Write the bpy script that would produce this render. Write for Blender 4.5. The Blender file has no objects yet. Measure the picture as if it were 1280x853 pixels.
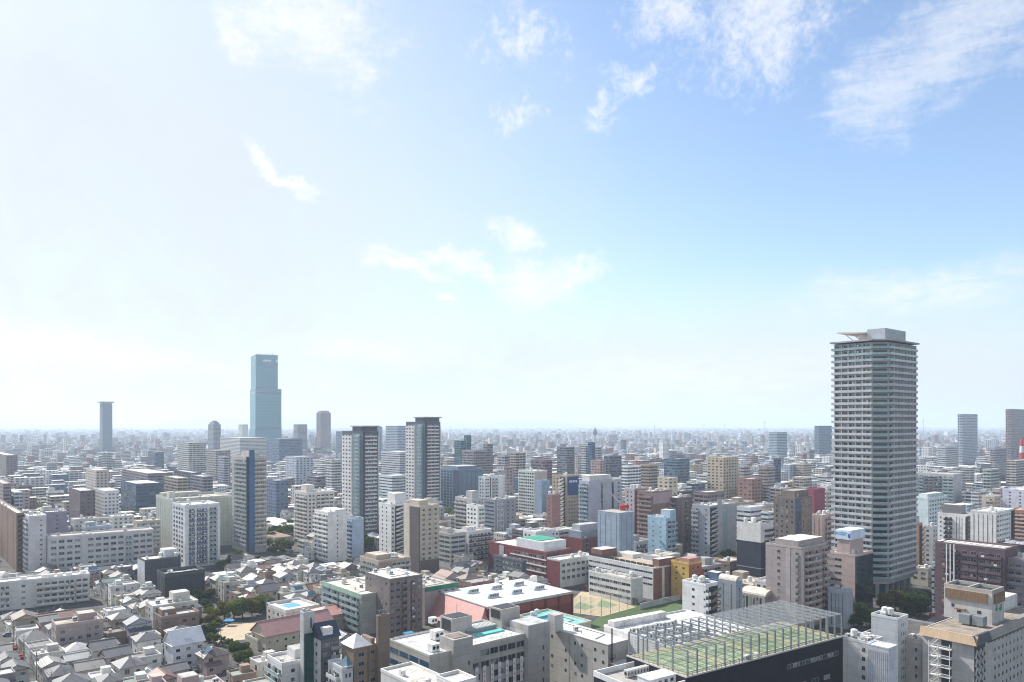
import bpy, math, random
import numpy as np
from math import sin, cos, tan, radians, pi, floor, ceil

# ------------------------------------------------------------------ camera, sky, sun, exposure
SC = bpy.context.scene
COL = SC.collection
F, HE, EY = 960.0, 92.0, 531.0          # focal length in photo pixels, eye height (m), eye level row

cam_d = bpy.data.cameras.new('camera')
cam = bpy.data.objects.new('camera', cam_d)
COL.objects.link(cam)
cam.location = (0, 0, HE)
cam.rotation_euler = (pi / 2, 0, 0)
cam_d.sensor_width = 36
cam_d.lens = F / 1280 * 36
cam_d.shift_y = (EY - 426.5) / 1280
cam_d.clip_start = 1
cam_d.clip_end = 90000
SC.camera = cam

SUN_AZ, SUN_EL = -52.0, 42.0            # compass-like: 0 = straight ahead, negative = left
SKY_STRENGTH, SUN_STRENGTH, EXPOSURE, HAZE = 0.102, 3.9, 1.04, 0.000115

SC.view_settings.view_transform = 'Standard'
SC.view_settings.look = 'None'
SC.view_settings.gamma = 1
SC.view_settings.use_curve_mapping = False
SC.view_settings.exposure = EXPOSURE
SC.cycles.use_denoising = True
SC.cycles.max_bounces = 5
SC.cycles.diffuse_bounces = 3
SC.cycles.glossy_bounces = 2
SC.cycles.transparent_max_bounces = 6
SC.cycles.volume_bounces = 1
SC.cycles.filter_width = 1.1

world = bpy.data.worlds.new('World')
SC.world = world
world.use_nodes = True

sun_d = bpy.data.lights.new('sun', 'SUN')
sun_d.energy = SUN_STRENGTH
sun_d.angle = radians(0.53)
sun_d.color = (1.0, 0.95, 0.87)
sun = bpy.data.objects.new('sun', sun_d)
COL.objects.link(sun)
sun.location = (-300, 300, 400)
sun.rotation_euler = (pi / 2 - radians(SUN_EL), 0, pi - radians(SUN_AZ))


class NT:
    """small wrapper round a node tree"""
    def __init__(s, t):
        s.t = t
        t.nodes.clear()

    def n(s, kind, **kw):
        nd = s.t.nodes.new(kind)
        for k, v in kw.items():
            if k.startswith('i_'):
                key = k[2:]
                nd.inputs[int(key) if key.isdigit() else key.replace('_', ' ')].default_value = v
            else:
                setattr(nd, k, v)
        return nd

    def l(s, a, b):
        s.t.links.new(a, b)

    def val(s, sock, v):
        if isinstance(v, (int, float)):
            sock.default_value = v
        elif isinstance(v, (tuple, list)):
            sock.default_value = v
        else:
            s.l(v, sock)

    def m(s, op, a, b=0.0, c=0.0, clamp=False):
        nd = s.n('ShaderNodeMath', operation=op, use_clamp=clamp)
        s.val(nd.inputs[0], a)
        s.val(nd.inputs[1], b)
        s.val(nd.inputs[2], c)
        return nd.outputs[0]

    def step(s, v, lo, hi, smooth=True):
        nd = s.n('ShaderNodeMapRange', clamp=True)
        if smooth:
            nd.interpolation_type = 'SMOOTHSTEP'
        s.val(nd.inputs['Value'], v)
        s.val(nd.inputs['From Min'], lo)
        s.val(nd.inputs['From Max'], hi)
        return nd.outputs['Result']

    def mix(s, f, a, b, mode='MIX'):
        nd = s.n('ShaderNodeMix', data_type='RGBA', blend_type=mode)
        s.val(nd.inputs[0], f)
        s.val(nd.inputs[6], a)
        s.val(nd.inputs[7], b)
        return nd.outputs[2]

    def noise(s, vec, scale, detail=4, rough=0.55, out='Fac', dist=0.0):
        nd = s.n('ShaderNodeTexNoise')
        nd.inputs['Scale'].default_value = scale
        nd.inputs['Detail'].default_value = detail
        nd.inputs['Roughness'].default_value = rough
        nd.inputs['Distortion'].default_value = dist
        if vec is not None:
            s.l(vec, nd.inputs['Vector'])
        return nd.outputs[out]


def build_world():
    w = NT(world.node_tree)
    sky = w.n('ShaderNodeTexSky', sky_type='NISHITA', sun_disc=False)
    sky.sun_elevation = radians(SUN_EL)
    sky.sun_rotation = radians(SUN_AZ)
    sky.altitude = 50
    sky.air_density = 1.0
    sky.dust_density = 0.8
    sky.ozone_density = 2.2
    tc = w.n('ShaderNodeTexCoord')
    sep = w.n('ShaderNodeSeparateXYZ')
    w.l(tc.outputs['Generated'], sep.inputs[0])
    x, y, z = sep.outputs
    zc = w.m('MAXIMUM', z, 0.02)
    hor = w.m('SQRT', w.m('ADD', w.m('MULTIPLY', x, x), w.m('MULTIPLY', y, y)))
    az = w.m('ARCTAN2', x, y)                       # azimuth
    te = w.m('ARCTAN2', z, hor)                     # elevation
    # cloud sheet coordinates: where the view direction meets a sheet high above
    cv = w.n('ShaderNodeCombineXYZ')
    w.l(w.m('DIVIDE', x, zc), cv.inputs[0])
    w.l(w.m('DIVIDE', y, zc), cv.inputs[1])
    ang = w.n('ShaderNodeCombineXYZ')
    w.l(az, ang.inputs[0])
    w.l(te, ang.inputs[1])
    ang = ang.outputs[0]
    # the fields the clouds lie in have ragged outlines: bend bearing and elevation by noise
    w1 = w.n('ShaderNodeSeparateColor')
    w.l(w.noise(ang, 9, 5, 0.6, out='Color'), w1.inputs[0])
    w2 = w.n('ShaderNodeSeparateColor')
    w.l(w.noise(ang, 42, 4, 0.65, out='Color'), w2.inputs[0])
    waz = w.m('ADD', az, w.m('ADD', w.m('MULTIPLY', w.m('SUBTRACT', w1.outputs[0], 0.5), 0.16), w.m('MULTIPLY', w.m('SUBTRACT', w2.outputs[0], 0.5), 0.045)))
    wte = w.m('ADD', te, w.m('ADD', w.m('MULTIPLY', w.m('SUBTRACT', w1.outputs[1], 0.5), 0.09), w.m('MULTIPLY', w.m('SUBTRACT', w2.outputs[1], 0.5), 0.030)))

    def field(px, py, rx, ry, soft=1.0, tilt=0.0):
        """a soft oval patch of sky round one bearing and elevation"""
        u, v = (px - 640) / F, (EY - py) / F
        a0, e0 = math.atan(u), math.atan(v * cos(math.atan(u)))
        k = cos(math.atan(u)) ** 2
        da, de = w.m('SUBTRACT', waz, a0), w.m('SUBTRACT', wte, e0)
        if tilt:
            t = radians(tilt)
            d1 = w.m('ADD', w.m('MULTIPLY', da, cos(t)), w.m('MULTIPLY', de, sin(t)))
            d2 = w.m('SUBTRACT', w.m('MULTIPLY', de, cos(t)), w.m('MULTIPLY', da, sin(t)))
        else:
            d1, d2 = da, de
        q1 = w.m('DIVIDE', d1, rx / F * k)
        q2 = w.m('DIVIDE', d2, ry / F * math.sqrt(k))
        r = w.m('SQRT', w.m('ADD', w.m('MULTIPLY', q1, q1), w.m('MULTIPLY', q2, q2)))
        return w.step(r, 1.0, 1.0 - soft)

    def stretched(rot, sx, sy, detail=8, rough=0.66):
        mp = w.n('ShaderNodeMapping')
        mp.inputs['Rotation'].default_value = (0, 0, radians(rot))
        mp.inputs['Scale'].default_value = (sx, sy, 1)
        w.l(ang, mp.inputs['Vector'])
        return w.noise(mp.outputs[0], 1.0, detail, rough, dist=0.35)
    n_flake = w.noise(ang, 130, 4, 0.6, dist=0.4)
    n_lump = w.noise(ang, 34, 6, 0.66, dist=0.4)
    n_big = w.noise(ang, 12, 8, 0.66, dist=0.5)
    n_str = stretched(16, 26, 95)
    n_veil = stretched(-28, 16, 70)

    def add(*v):
        o = v[0]
        for q in v[1:]:
            o = w.m('MAXIMUM', o, q)
        return o

    def cut(f, n, lo, hi, push=0.5):
        """the field's strength lets more of the noise through"""
        return w.m('MULTIPLY', w.step(w.m('ADD', n, w.m('MULTIPLY', w.m('SUBTRACT', f, 1.0), push)), lo, hi), w.step(f, 0.0, 0.25))
    mixed = w.m('ADD', w.m('MULTIPLY', n_lump, 0.6), w.m('MULTIPLY', n_flake, 0.4))
    wisp_f = add(field(370, 10, 260, 125, 1.0, -20), w.m('MULTIPLY', field(462, 80, 60, 105, 1.0, 15), 0.75), field(290, 40, 100, 50, 1.0, -40))
    wisp = cut(wisp_f, w.m('ADD', w.m('MULTIPLY', n_str, 0.45), w.m('MULTIPLY', mixed, 0.55)), 0.14, 0.68, 0.5)
    flake_f = add(field(960, 20, 200, 130, 1.0, 10), field(840, 10, 100, 60, 1.0))
    flake = cut(flake_f, mixed, 0.16, 0.66, 0.42)
    scat_f = add(field(650, 50, 130, 90, 1.0), field(755, 130, 70, 65, 1.0, -30), field(650, 150, 70, 40, 1.0), field(800, 95, 120, 45, 1.0))
    scat = cut(scat_f, w.m('ADD', w.m('MULTIPLY', n_lump, 0.75), w.m('MULTIPLY', n_flake, 0.25)), 0.34, 0.66, 0.32)
    veil_f = add(field(1195, 50, 260, 95, 1.0, 24), field(1110, 110, 110, 90, 1.0, 40))
    veil = cut(veil_f, w.m('ADD', w.m('MULTIPLY', n_veil, 0.7), w.m('MULTIPLY', n_flake, 0.3)), 0.05, 0.66, 0.45)
    st_f = add(field(352, 216, 125, 22, 1.0, -17), field(500, 326, 150, 36, 1.0, -14), field(565, 324, 110, 24, 1.0, -14), field(545, 374, 50, 16, 1.0, -10))
    st = cut(st_f, w.m('ADD', w.m('MULTIPLY', n_str, 0.65), w.m('MULTIPLY', n_lump, 0.35)), 0.22, 0.58, 0.5)
    body_f = add(field(668, 355, 115, 66, 1.0, 12), field(638, 298, 90, 38, 1.0, -8), field(715, 338, 80, 34, 1.0, 25), field(600, 335, 90, 26, 1.0, -14))
    body = cut(body_f, w.m('ADD', w.m('MULTIPLY', n_str, 0.5), w.m('MULTIPLY', mixed, 0.5)), 0.16, 0.62, 0.5)
    low_f = add(field(1150, 362, 260, 48, 1.0, 3), field(480, 440, 200, 22, 1.0, -5), field(850, 470, 330, 46, 1.0, 2))
    low = w.m('MULTIPLY', low_f, w.step(n_str, 0.2, 0.75))
    bank_f = field(60, 430, 430, 46, 0.9, -6)
    bank = w.m('MULTIPLY', bank_f, w.step(n_str, 0.1, 0.7))
    # thin milky sheets of high cloud: one over the sunward half, one added unseen behind the camera to lift the shade
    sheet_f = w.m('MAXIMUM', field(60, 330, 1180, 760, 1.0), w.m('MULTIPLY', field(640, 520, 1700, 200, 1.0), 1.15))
    rear_fill = w.m('MULTIPLY', w.step(w.m('MULTIPLY', y, -1.0), -0.15, 0.55), w.step(n_big, 0.1, 0.6))
    sheet = w.m('MULTIPLY', w.m('ADD', w.m('MULTIPLY', sheet_f, 1.25, clamp=True), w.m('MULTIPLY', rear_fill, 0.95), clamp=True), w.m('ADD', 0.72, w.m('MULTIPLY', n_big, 0.5)), clamp=True)
    dens = add(w.m('MULTIPLY', wisp, 0.85), w.m('MULTIPLY', flake, 0.72), w.m('MULTIPLY', scat, 0.66),
               w.m('MULTIPLY', veil, 0.55), w.m('MULTIPLY', st, 0.85), w.m('MULTIPLY', body, 0.82),
               w.m('MULTIPLY', low, 0.72), w.m('MULTIPLY', bank, 0.85))
    cloud = (5.2, 5.16, 5.1, 1)
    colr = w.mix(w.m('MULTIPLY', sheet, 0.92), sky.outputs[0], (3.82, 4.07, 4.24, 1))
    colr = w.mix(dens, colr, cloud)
    bg = w.n('ShaderNodeBackground')
    bg.inputs['Strength'].default_value = SKY_STRENGTH
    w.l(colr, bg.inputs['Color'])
    out = w.n('ShaderNodeOutputWorld')
    w.l(bg.outputs[0], out.inputs['Surface'])


build_world()

# ------------------------------------------------------------------ materials
MATS = {}


def new_mat(name):
    m = bpy.data.materials.new(name)
    m.use_nodes = True
    MATS[name] = m
    return m, NT(m.node_tree)


def finish(nt, color, rough=0.8, metal=0.0, spec=0.3, normal=None, extra=None):
    b = nt.n('ShaderNodeBsdfPrincipled')
    nt.val(b.inputs['Base Color'], color)
    nt.val(b.inputs['Roughness'], rough)
    nt.val(b.inputs['Metallic'], metal)
    nt.val(b.inputs['Specular IOR Level'], spec)
    if normal is not None:
        nt.l(normal, b.inputs['Normal'])
    for k, v in (extra or {}).items():
        nt.val(b.inputs[k], v)
    o = nt.n('ShaderNodeOutputMaterial')
    nt.l(b.outputs[0], o.inputs['Surface'])
    return b


def obj_color(nt):
    return nt.n('ShaderNodeObjectInfo').outputs['Color']


def mat_paint(name, stain=0.22, rough=0.8, scale=0.35, streak=True, spec=0.25):
    """painted or tiled wall in the object's own colour, with rain streaks and blotches of dirt"""
    m, nt = new_mat(name)
    c = obj_color(nt)
    geo = nt.n('ShaderNodeNewGeometry')
    mp = nt.n('ShaderNodeMapping')
    mp.inputs['Scale'].default_value = (1, 1, 0.12) if streak else (1, 1, 1)
    nt.l(geo.outputs['Position'], mp.inputs['Vector'])
    n1 = nt.noise(mp.outputs[0], scale * 3, 5, 0.65)
    n2 = nt.noise(geo.outputs['Position'], scale * 0.5, 4, 0.6)
    d = nt.m('ADD', nt.m('MULTIPLY', nt.step(n1, 0.45, 0.8), 0.6), nt.m('MULTIPLY', nt.step(n2, 0.4, 0.75), 0.6), clamp=True)
    dirt = nt.mix(1.0, c, (0.58, 0.54, 0.48, 1), 'MULTIPLY')
    colr = nt.mix(nt.m('MULTIPLY', d, stain * 2.6, clamp=True), c, dirt)
    tc = nt.n('ShaderNodeTexCoord')
    sp = nt.n('ShaderNodeSeparateXYZ')
    nt.l(tc.outputs['UV'], sp.inputs[0])
    pu, pv = nt.m('DIVIDE', sp.outputs[0], 3.6), nt.m('DIVIDE', sp.outputs[1], 3.0 if streak else 4.5)
    cell = nt.n('ShaderNodeCombineXYZ')
    nt.l(nt.m('FLOOR', pu), cell.inputs[0])
    nt.l(nt.m('FLOOR', pv), cell.inputs[1])
    nt.l(nt.n('ShaderNodeObjectInfo').outputs['Random'], cell.inputs[2])
    wn = nt.n('ShaderNodeTexWhiteNoise', noise_dimensions='3D')
    nt.l(cell.outputs[0], wn.inputs['Vector'])
    joint = nt.m('MAXIMUM', nt.m('LESS_THAN', nt.m('FRACT', pv), 0.05), nt.m('LESS_THAN', nt.m('FRACT', pu), 0.03))
    k = nt.m('MULTIPLY', nt.m('ADD', 0.93, nt.m('MULTIPLY', wn.outputs['Value'], 0.12)), nt.m('SUBTRACT', 1.0, nt.m('MULTIPLY', joint, 0.22)))
    sc = nt.n('ShaderNodeVectorMath', operation='SCALE')
    nt.l(colr, sc.inputs[0])
    nt.l(k, sc.inputs['Scale'])
    colr = sc.outputs[0]
    finish(nt, colr, rough, 0, spec)
    return m


PAINT = mat_paint('painted_wall')
CONC = mat_paint('roof_concrete', 0.62, 0.9, 0.5, streak=False)
TRIM = mat_paint('trim_paint', 0.1, 0.6)


def mat_tile_roof():
    m, nt = new_mat('roof_tiles')
    c = obj_color(nt)
    tc = nt.n('ShaderNodeTexCoord')
    geo = nt.n('ShaderNodeNewGeometry')
    uv = tc.outputs['UV']
    sep = nt.n('ShaderNodeSeparateXYZ')
    nt.l(uv, sep.inputs[0])
    rows = nt.m('FRACT', nt.m('DIVIDE', sep.outputs[1], 0.62))
    line = nt.step(rows, 0.0, 0.25)
    n1 = nt.noise(geo.outputs['Position'], 1.1, 5, 0.7)
    n2 = nt.noise(geo.outputs['Position'], 0.25, 3)
    k = nt.m('ADD', 0.55, nt.m('ADD', nt.m('MULTIPLY', n1, 0.55), nt.m('MULTIPLY', n2, 0.45)))
    k = nt.m('MULTIPLY', k, nt.m('ADD', 0.8, nt.m('MULTIPLY', line, 0.2)))
    mul = nt.n('ShaderNodeVectorMath', operation='SCALE')
    nt.l(c, mul.inputs[0])
    nt.l(k, mul.inputs['Scale'])
    bump = nt.n('ShaderNodeBump')
    bump.inputs['Strength'].default_value = 0.5
    bump.inputs['Distance'].default_value = 0.06
    nt.l(rows, bump.inputs['Height'])
    finish(nt, mul.outputs[0], 0.5, 0, 0.4, bump.outputs[0])
    return m


TILE = mat_tile_roof()


def mat_glass(name, dark=(0.018, 0.026, 0.034), pale=(0.30, 0.31, 0.30), amount=0.32, rough=0.08):
    """window glass; behind some panes hang pale curtains, told apart by the object's random number"""
    m, nt = new_mat(name)
    r = nt.n('ShaderNodeObjectInfo').outputs['Random']
    geo = nt.n('ShaderNodeNewGeometry')
    n = nt.noise(geo.outputs['Position'], 0.5, 2)
    k = nt.m('MULTIPLY', nt.step(r, 1.0 - amount, 1.0 - amount + 0.12), nt.step(n, 0.35, 0.6))
    colr = nt.mix(nt.m('MULTIPLY', k, 0.8), (*dark, 1), (*pale, 1))
    finish(nt, colr, rough, 0, 0.6)
    return m


GLASS = mat_glass('window_glass', amount=0.42)
GLASS_BLUE = mat_glass('blue_glass', (0.03, 0.075, 0.13), (0.07, 0.12, 0.17), 0.4, 0.06)
GLASS_TEAL = mat_glass('balcony_glass', (0.20, 0.31, 0.33), (0.36, 0.45, 0.46), 0.5, 0.15)


def mat_flat(name, c, rough=0.7, metal=0.0, var=0.25, scale=1.5, spec=0.3):
    m, nt = new_mat(name)
    geo = nt.n('ShaderNodeNewGeometry')
    n = nt.noise(geo.outputs['Position'], scale, 5, 0.65)
    k = nt.m('ADD', 1.0 - var, nt.m('MULTIPLY', n, 2 * var))
    v = nt.n('ShaderNodeVectorMath', operation='SCALE')
    v.inputs[0].default_value = c
    nt.l(k, v.inputs['Scale'])
    finish(nt, v.outputs[0], rough, metal, spec)
    return m


STEEL = mat_flat('galvanised_steel', (0.25, 0.27, 0.29), 0.5, 0.4, 0.15)
DARKMETAL = mat_flat('dark_metal', (0.04, 0.042, 0.047), 0.5, 0.2, 0.2)
FRAME = mat_flat('window_frame', (0.30, 0.31, 0.32), 0.5, 0.2, 0.1)
RUBBER = mat_flat('rubber', (0.02, 0.02, 0.02), 0.9)
BARK = mat_flat('bark', (0.09, 0.065, 0.045), 0.9, 0, 0.4, 3)
ASPHALT = mat_flat('asphalt', (0.055, 0.056, 0.058), 0.9, 0, 0.35, 0.4)
PAVE = mat_flat('pavement', (0.22, 0.21, 0.20), 0.9, 0, 0.3, 0.6)
SAND = mat_flat('sandy_yard', (0.42, 0.34, 0.24), 0.95, 0, 0.3, 0.25)
LINE = mat_flat('line_paint', (0.7, 0.7, 0.68), 0.7, 0, 0.15)
TURF = mat_flat('artificial_turf', (0.075, 0.115, 0.045), 0.95, 0, 0.3, 0.25)
COURT_G = mat_flat('court_green', (0.20, 0.26, 0.15), 0.9, 0, 0.25, 0.3)
COURT_T = mat_flat('court_tan', (0.33, 0.31, 0.20), 0.95, 0, 0.3, 0.3)
CLOTH_W = mat_flat('white_cloth', (0.66, 0.66, 0.65), 0.9)
CLOTH_B = mat_flat('blue_cloth', (0.22, 0.30, 0.42), 0.9)
CLOTH_R = mat_flat('warm_cloth', (0.42, 0.27, 0.20), 0.9)
WATERM = mat_flat('pool_water', (0.04, 0.30, 0.50), 0.05, 0, 0.2, 0.8, 0.5)


def mat_leaf(name, a, b, c):
    m, nt = new_mat(name)
    geo = nt.n('ShaderNodeNewGeometry')
    oi = nt.n('ShaderNodeObjectInfo')
    n = nt.noise(geo.outputs['Position'], 0.7, 3)
    n2 = nt.noise(geo.outputs['Position'], 4.0, 2)
    c1 = nt.mix(nt.step(n, 0.35, 0.65), (*a, 1), (*b, 1))
    c2 = nt.mix(nt.m('MULTIPLY', nt.step(nt.m('ADD', n2, nt.m('MULTIPLY', oi.outputs['Random'], 0.25)), 0.5, 0.75), 0.6), c1, (*c, 1))
    b1 = nt.n('ShaderNodeBsdfDiffuse')
    nt.l(c2, b1.inputs['Color'])
    b2 = nt.n('ShaderNodeBsdfTranslucent')
    nt.l(c2, b2.inputs['Color'])
    mx = nt.n('ShaderNodeMixShader')
    mx.inputs[0].default_value = 0.35
    nt.l(b1.outputs[0], mx.inputs[1])
    nt.l(b2.outputs[0], mx.inputs[2])
    o = nt.n('ShaderNodeOutputMaterial')
    nt.l(mx.outputs[0], o.inputs['Surface'])
    return m


LEAF = mat_leaf('leaf_green', (0.055, 0.095, 0.022), (0.11, 0.155, 0.035), (0.18, 0.20, 0.05))
LEAF_Y = mat_leaf('leaf_olive', (0.09, 0.105, 0.022), (0.16, 0.17, 0.04), (0.22, 0.18, 0.05))
LEAF_D = mat_leaf('leaf_dark', (0.028, 0.055, 0.018), (0.055, 0.09, 0.028), (0.08, 0.115, 0.038))


def mat_facade(name, mode, source):
    """a whole facade seen from so far that its storeys and openings are only a texture on the wall.
    UV is in metres: u along the wall, v above the ground. source: 'object' colour or 'attribute' colour"""
    m, nt = new_mat(name)
    if source == 'object':
        oi = nt.n('ShaderNodeObjectInfo')
        c, seed = oi.outputs['Color'], oi.outputs['Random']
    else:
        at = nt.n('ShaderNodeAttribute', attribute_name='tint')
        c, seed = at.outputs['Color'], at.outputs['Alpha']
    tc = nt.n('ShaderNodeTexCoord')
    sep = nt.n('ShaderNodeSeparateXYZ')
    nt.l(tc.outputs['UV'], sep.inputs[0])
    u, v = sep.outputs[0], sep.outputs[1]
    fl = nt.m('DIVIDE', v, 3.1)
    pitch = nt.m('ADD', 2.4, nt.m('MULTIPLY', seed, 3.2))
    cu = nt.m('DIVIDE', u, pitch)
    fv, fu = nt.m('FRACT', fl), nt.m('FRACT', cu)
    cell = nt.n('ShaderNodeCombineXYZ')
    nt.l(nt.m('FLOOR', cu), cell.inputs[0])
    nt.l(nt.m('FLOOR', fl), cell.inputs[1])
    nt.l(seed, cell.inputs[2])
    wn = nt.n('ShaderNodeTexWhiteNoise', noise_dimensions='3D')
    nt.l(cell.outputs[0], wn.inputs['Vector'])
    rnd = wn.outputs['Value']

    def band(x, a, b):
        return nt.m('MULTIPLY', nt.m('GREATER_THAN', x, a), nt.m('LESS_THAN', x, b))
    if mode == 'windows':
        mask = nt.m('MULTIPLY', band(fv, 0.30, 0.74), band(fu, 0.22, 0.72))
        mask = nt.m('MULTIPLY', mask, nt.m('LESS_THAN', rnd, 0.93))
    elif mode == 'balconies':
        mask = nt.m('MULTIPLY', band(fv, 0.38, 0.92), band(fu, 0.06, 0.95))
    else:
        mask = nt.m('MULTIPLY', band(fv, 0.32, 0.72), band(fu, 0.02, 0.98))
    g = nt.mix(nt.step(rnd, 0.6, 0.9), (0.03, 0.042, 0.055, 1), (0.16, 0.17, 0.18, 1))
    geo = nt.n('ShaderNodeNewGeometry')
    n1 = nt.noise(geo.outputs['Position'], 0.12, 4, 0.65)
    wall = nt.mix(nt.m('MULTIPLY', nt.step(n1, 0.45, 0.75), 0.45), c, nt.mix(1.0, c, (0.66, 0.63, 0.6, 1), 'MULTIPLY'))
    colr = nt.mix(mask, wall, g)
    finish(nt, colr, nt.m('SUBTRACT', 0.8, nt.m('MULTIPLY', mask, 0.6)), 0, 0.35)
    return m


FACADES = {k: mat_facade('facade_' + k, k, 'object') for k in ('windows', 'balconies', 'ribbons')}
FACADES_T = {k: mat_facade('city_' + k, k, 'attribute') for k in ('windows', 'balconies', 'ribbons')}


def mat_attr(name):
    m, nt = new_mat(name)
    at = nt.n('ShaderNodeAttribute', attribute_name='tint')
    geo = nt.n('ShaderNodeNewGeometry')
    n = nt.noise(geo.outputs['Position'], 0.15, 4, 0.65)
    k = nt.m('ADD', 0.7, nt.m('MULTIPLY', n, 0.6))
    v = nt.n('ShaderNodeVectorMath', operation='SCALE')
    nt.l(at.outputs['Color'], v.inputs[0])
    nt.l(k, v.inputs['Scale'])
    finish(nt, v.outputs[0], 0.85)
    return m


CITYROOF = mat_attr('city_roofs')


def mat_ground():
    m, nt = new_mat('city_ground')
    geo = nt.n('ShaderNodeNewGeometry')
    p = geo.outputs['Position']
    n1 = nt.noise(p, 0.012, 6, 0.6)
    n2 = nt.noise(p, 0.15, 5, 0.65)
    c = nt.mix(nt.step(n2, 0.35, 0.7), (0.045, 0.045, 0.045, 1), (0.11, 0.105, 0.10, 1))
    c = nt.mix(nt.m('MULTIPLY', nt.step(n1, 0.58, 0.66), 0.7), c, (0.05, 0.07, 0.03, 1))
    finish(nt, c, 0.95)
    return m


GROUND = mat_ground()


def mat_net(name, c, fill, pitch=0.5):
    """a net: threads in a grid with holes one looks through"""
    m, nt = new_mat(name)
    tc = nt.n('ShaderNodeTexCoord')
    sep = nt.n('ShaderNodeSeparateXYZ')
    nt.l(tc.outputs['UV'], sep.inputs[0])
    a = nt.m('LESS_THAN', nt.m('FRACT', nt.m('DIVIDE', sep.outputs[0], pitch)), fill)
    b = nt.m('LESS_THAN', nt.m('FRACT', nt.m('DIVIDE', sep.outputs[1], pitch)), fill)
    k = nt.m('MAXIMUM', a, b)
    d = nt.n('ShaderNodeBsdfDiffuse')
    d.inputs['Color'].default_value = (*c, 1)
    t = nt.n('ShaderNodeBsdfTransparent')
    mx = nt.n('ShaderNodeMixShader')
    nt.l(k, mx.inputs[0])
    nt.l(t.outputs[0], mx.inputs[1])
    nt.l(d.outputs[0], mx.inputs[2])
    o = nt.n('ShaderNodeOutputMaterial')
    nt.l(mx.outputs[0], o.inputs['Surface'])
    return m


NET_GREY = mat_net('grey_net', (0.35, 0.37, 0.38), 0.10, 0.6)
NET_DARK = mat_net('dark_net', (0.06, 0.05, 0.06), 0.45, 0.5)

# ------------------------------------------------------------------ mesh helpers


class MB:
    """collects simple shapes into one mesh; every face carries a material number and a UV in metres"""
    def __init__(s):
        s.v, s.f, s.mi, s.uv = [], [], [], []

    def face(s, pts, mi=0, uv=None):
        k = len(s.v)
        s.v += [tuple(p) for p in pts]
        s.f.append(tuple(range(k, k + len(pts))))
        s.mi.append(mi)
        if uv is None:
            p = [np.array(q, float) for q in pts]
            n = np.cross(p[1] - p[0], p[2] - p[0])
            n = n / (np.linalg.norm(n) + 1e-9)
            if abs(n[2]) > 0.95:
                uv = [(q[0], q[1]) for q in p]
            else:
                t = np.array([-n[1], n[0], 0.0])
                t = t / (np.linalg.norm(t) + 1e-9)
                b = np.cross(n, t)
                uv = [(float(q @ t), float(q @ b) if n[2] > 0.1 else float(q[2])) for q in p]
        s.uv += uv
        return s

    def box(s, x0, x1, y0, y1, z0, z1, mi=0, top=None, bottom=True):
        a = [(x0, y0, z0), (x1, y0, z0), (x1, y1, z0), (x0, y1, z0)]
        b = [(x0, y0, z1), (x1, y0, z1), (x1, y1, z1), (x0, y1, z1)]
        for i in range(4):
            j = (i + 1) % 4
            s.face([a[i], a[j], b[j], b[i]], mi)
        s.face(b, mi if top is None else top)
        if bottom:
            s.face(a[::-1], mi)
        return s

    def prism(s, poly, z0, z1, mi=0, top=None):
        n = len(poly)
        for i in range(n):
            p, q = poly[i], poly[(i + 1) % n]
            s.face([(p[0], p[1], z0), (q[0], q[1], z0), (q[0], q[1], z1), (p[0], p[1], z1)], mi)
        s.face([(p[0], p[1], z1) for p in poly], mi if top is None else top)
        s.face([(p[0], p[1], z0) for p in poly][::-1], mi)
        return s

    def bar(s, p, q, w, h=None, mi=0):
        """a square bar from p to q"""
        h = h or w
        p, q = np.array(p, float), np.array(q, float)
        d = q - p
        d = d / (np.linalg.norm(d) + 1e-9)
        up = np.array([0, 0, 1.0]) if abs(d[2]) < 0.9 else np.array([1.0, 0, 0])
        r = np.cross(d, up)
        r /= np.linalg.norm(r)
        t = np.cross(r, d)
        r, t = r * w / 2, t * h / 2
        A = [p - r - t, p + r - t, p + r + t, p - r + t]
        B = [q - r - t, q + r - t, q + r + t, q - r + t]
        for i in range(4):
            j = (i + 1) % 4
            s.face([A[i], B[i], B[j], A[j]][::-1], mi)
        s.face(A, mi)
        s.face(B[::-1], mi)
        return s

    def tube(s, p, q, r0, r1=None, n=8, mi=0):
        r1 = r0 if r1 is None else r1
        p, q = np.array(p, float), np.array(q, float)
        d = q - p
        d = d / (np.linalg.norm(d) + 1e-9)
        up = np.array([0, 0, 1.0]) if abs(d[2]) < 0.9 else np.array([1.0, 0, 0])
        r = np.cross(d, up)
        r /= np.linalg.norm(r)
        t = np.cross(d, r)
        A = [p + (r * cos(2 * pi * i / n) + t * sin(2 * pi * i / n)) * r0 for i in range(n)]
        B = [q + (r * cos(2 * pi * i / n) + t * sin(2 * pi * i / n)) * r1 for i in range(n)]
        for i in range(n):
            j = (i + 1) % n
            s.face([A[i], A[j], B[j], B[i]], mi)
        s.face(A[::-1], mi)
        s.face(B, mi)
        return s

    def mesh(s, name, mats):
        me = bpy.data.meshes.new(name)
        me.from_pydata(s.v, [], s.f)
        for m in (mats if isinstance(mats, (list, tuple)) else [mats]):
            me.materials.append(m)
        me.polygons.foreach_set('material_index', s.mi)
        uvl = me.uv_layers.new(name='UVMap')
        uvl.data.foreach_set('uv', np.array(s.uv, dtype=np.float32).ravel())
        me.update()
        return me


def thing(name, label, cat, loc=(0, 0, 0), rot=0.0, group=None):
    o = bpy.data.objects.new(name, None)
    COL.objects.link(o)
    o.location = loc
    o.rotation_euler = (0, 0, rot)
    o.empty_display_size = 1
    o['label'], o['category'] = label, cat
    if group:
        o['group'] = group
    return o


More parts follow.
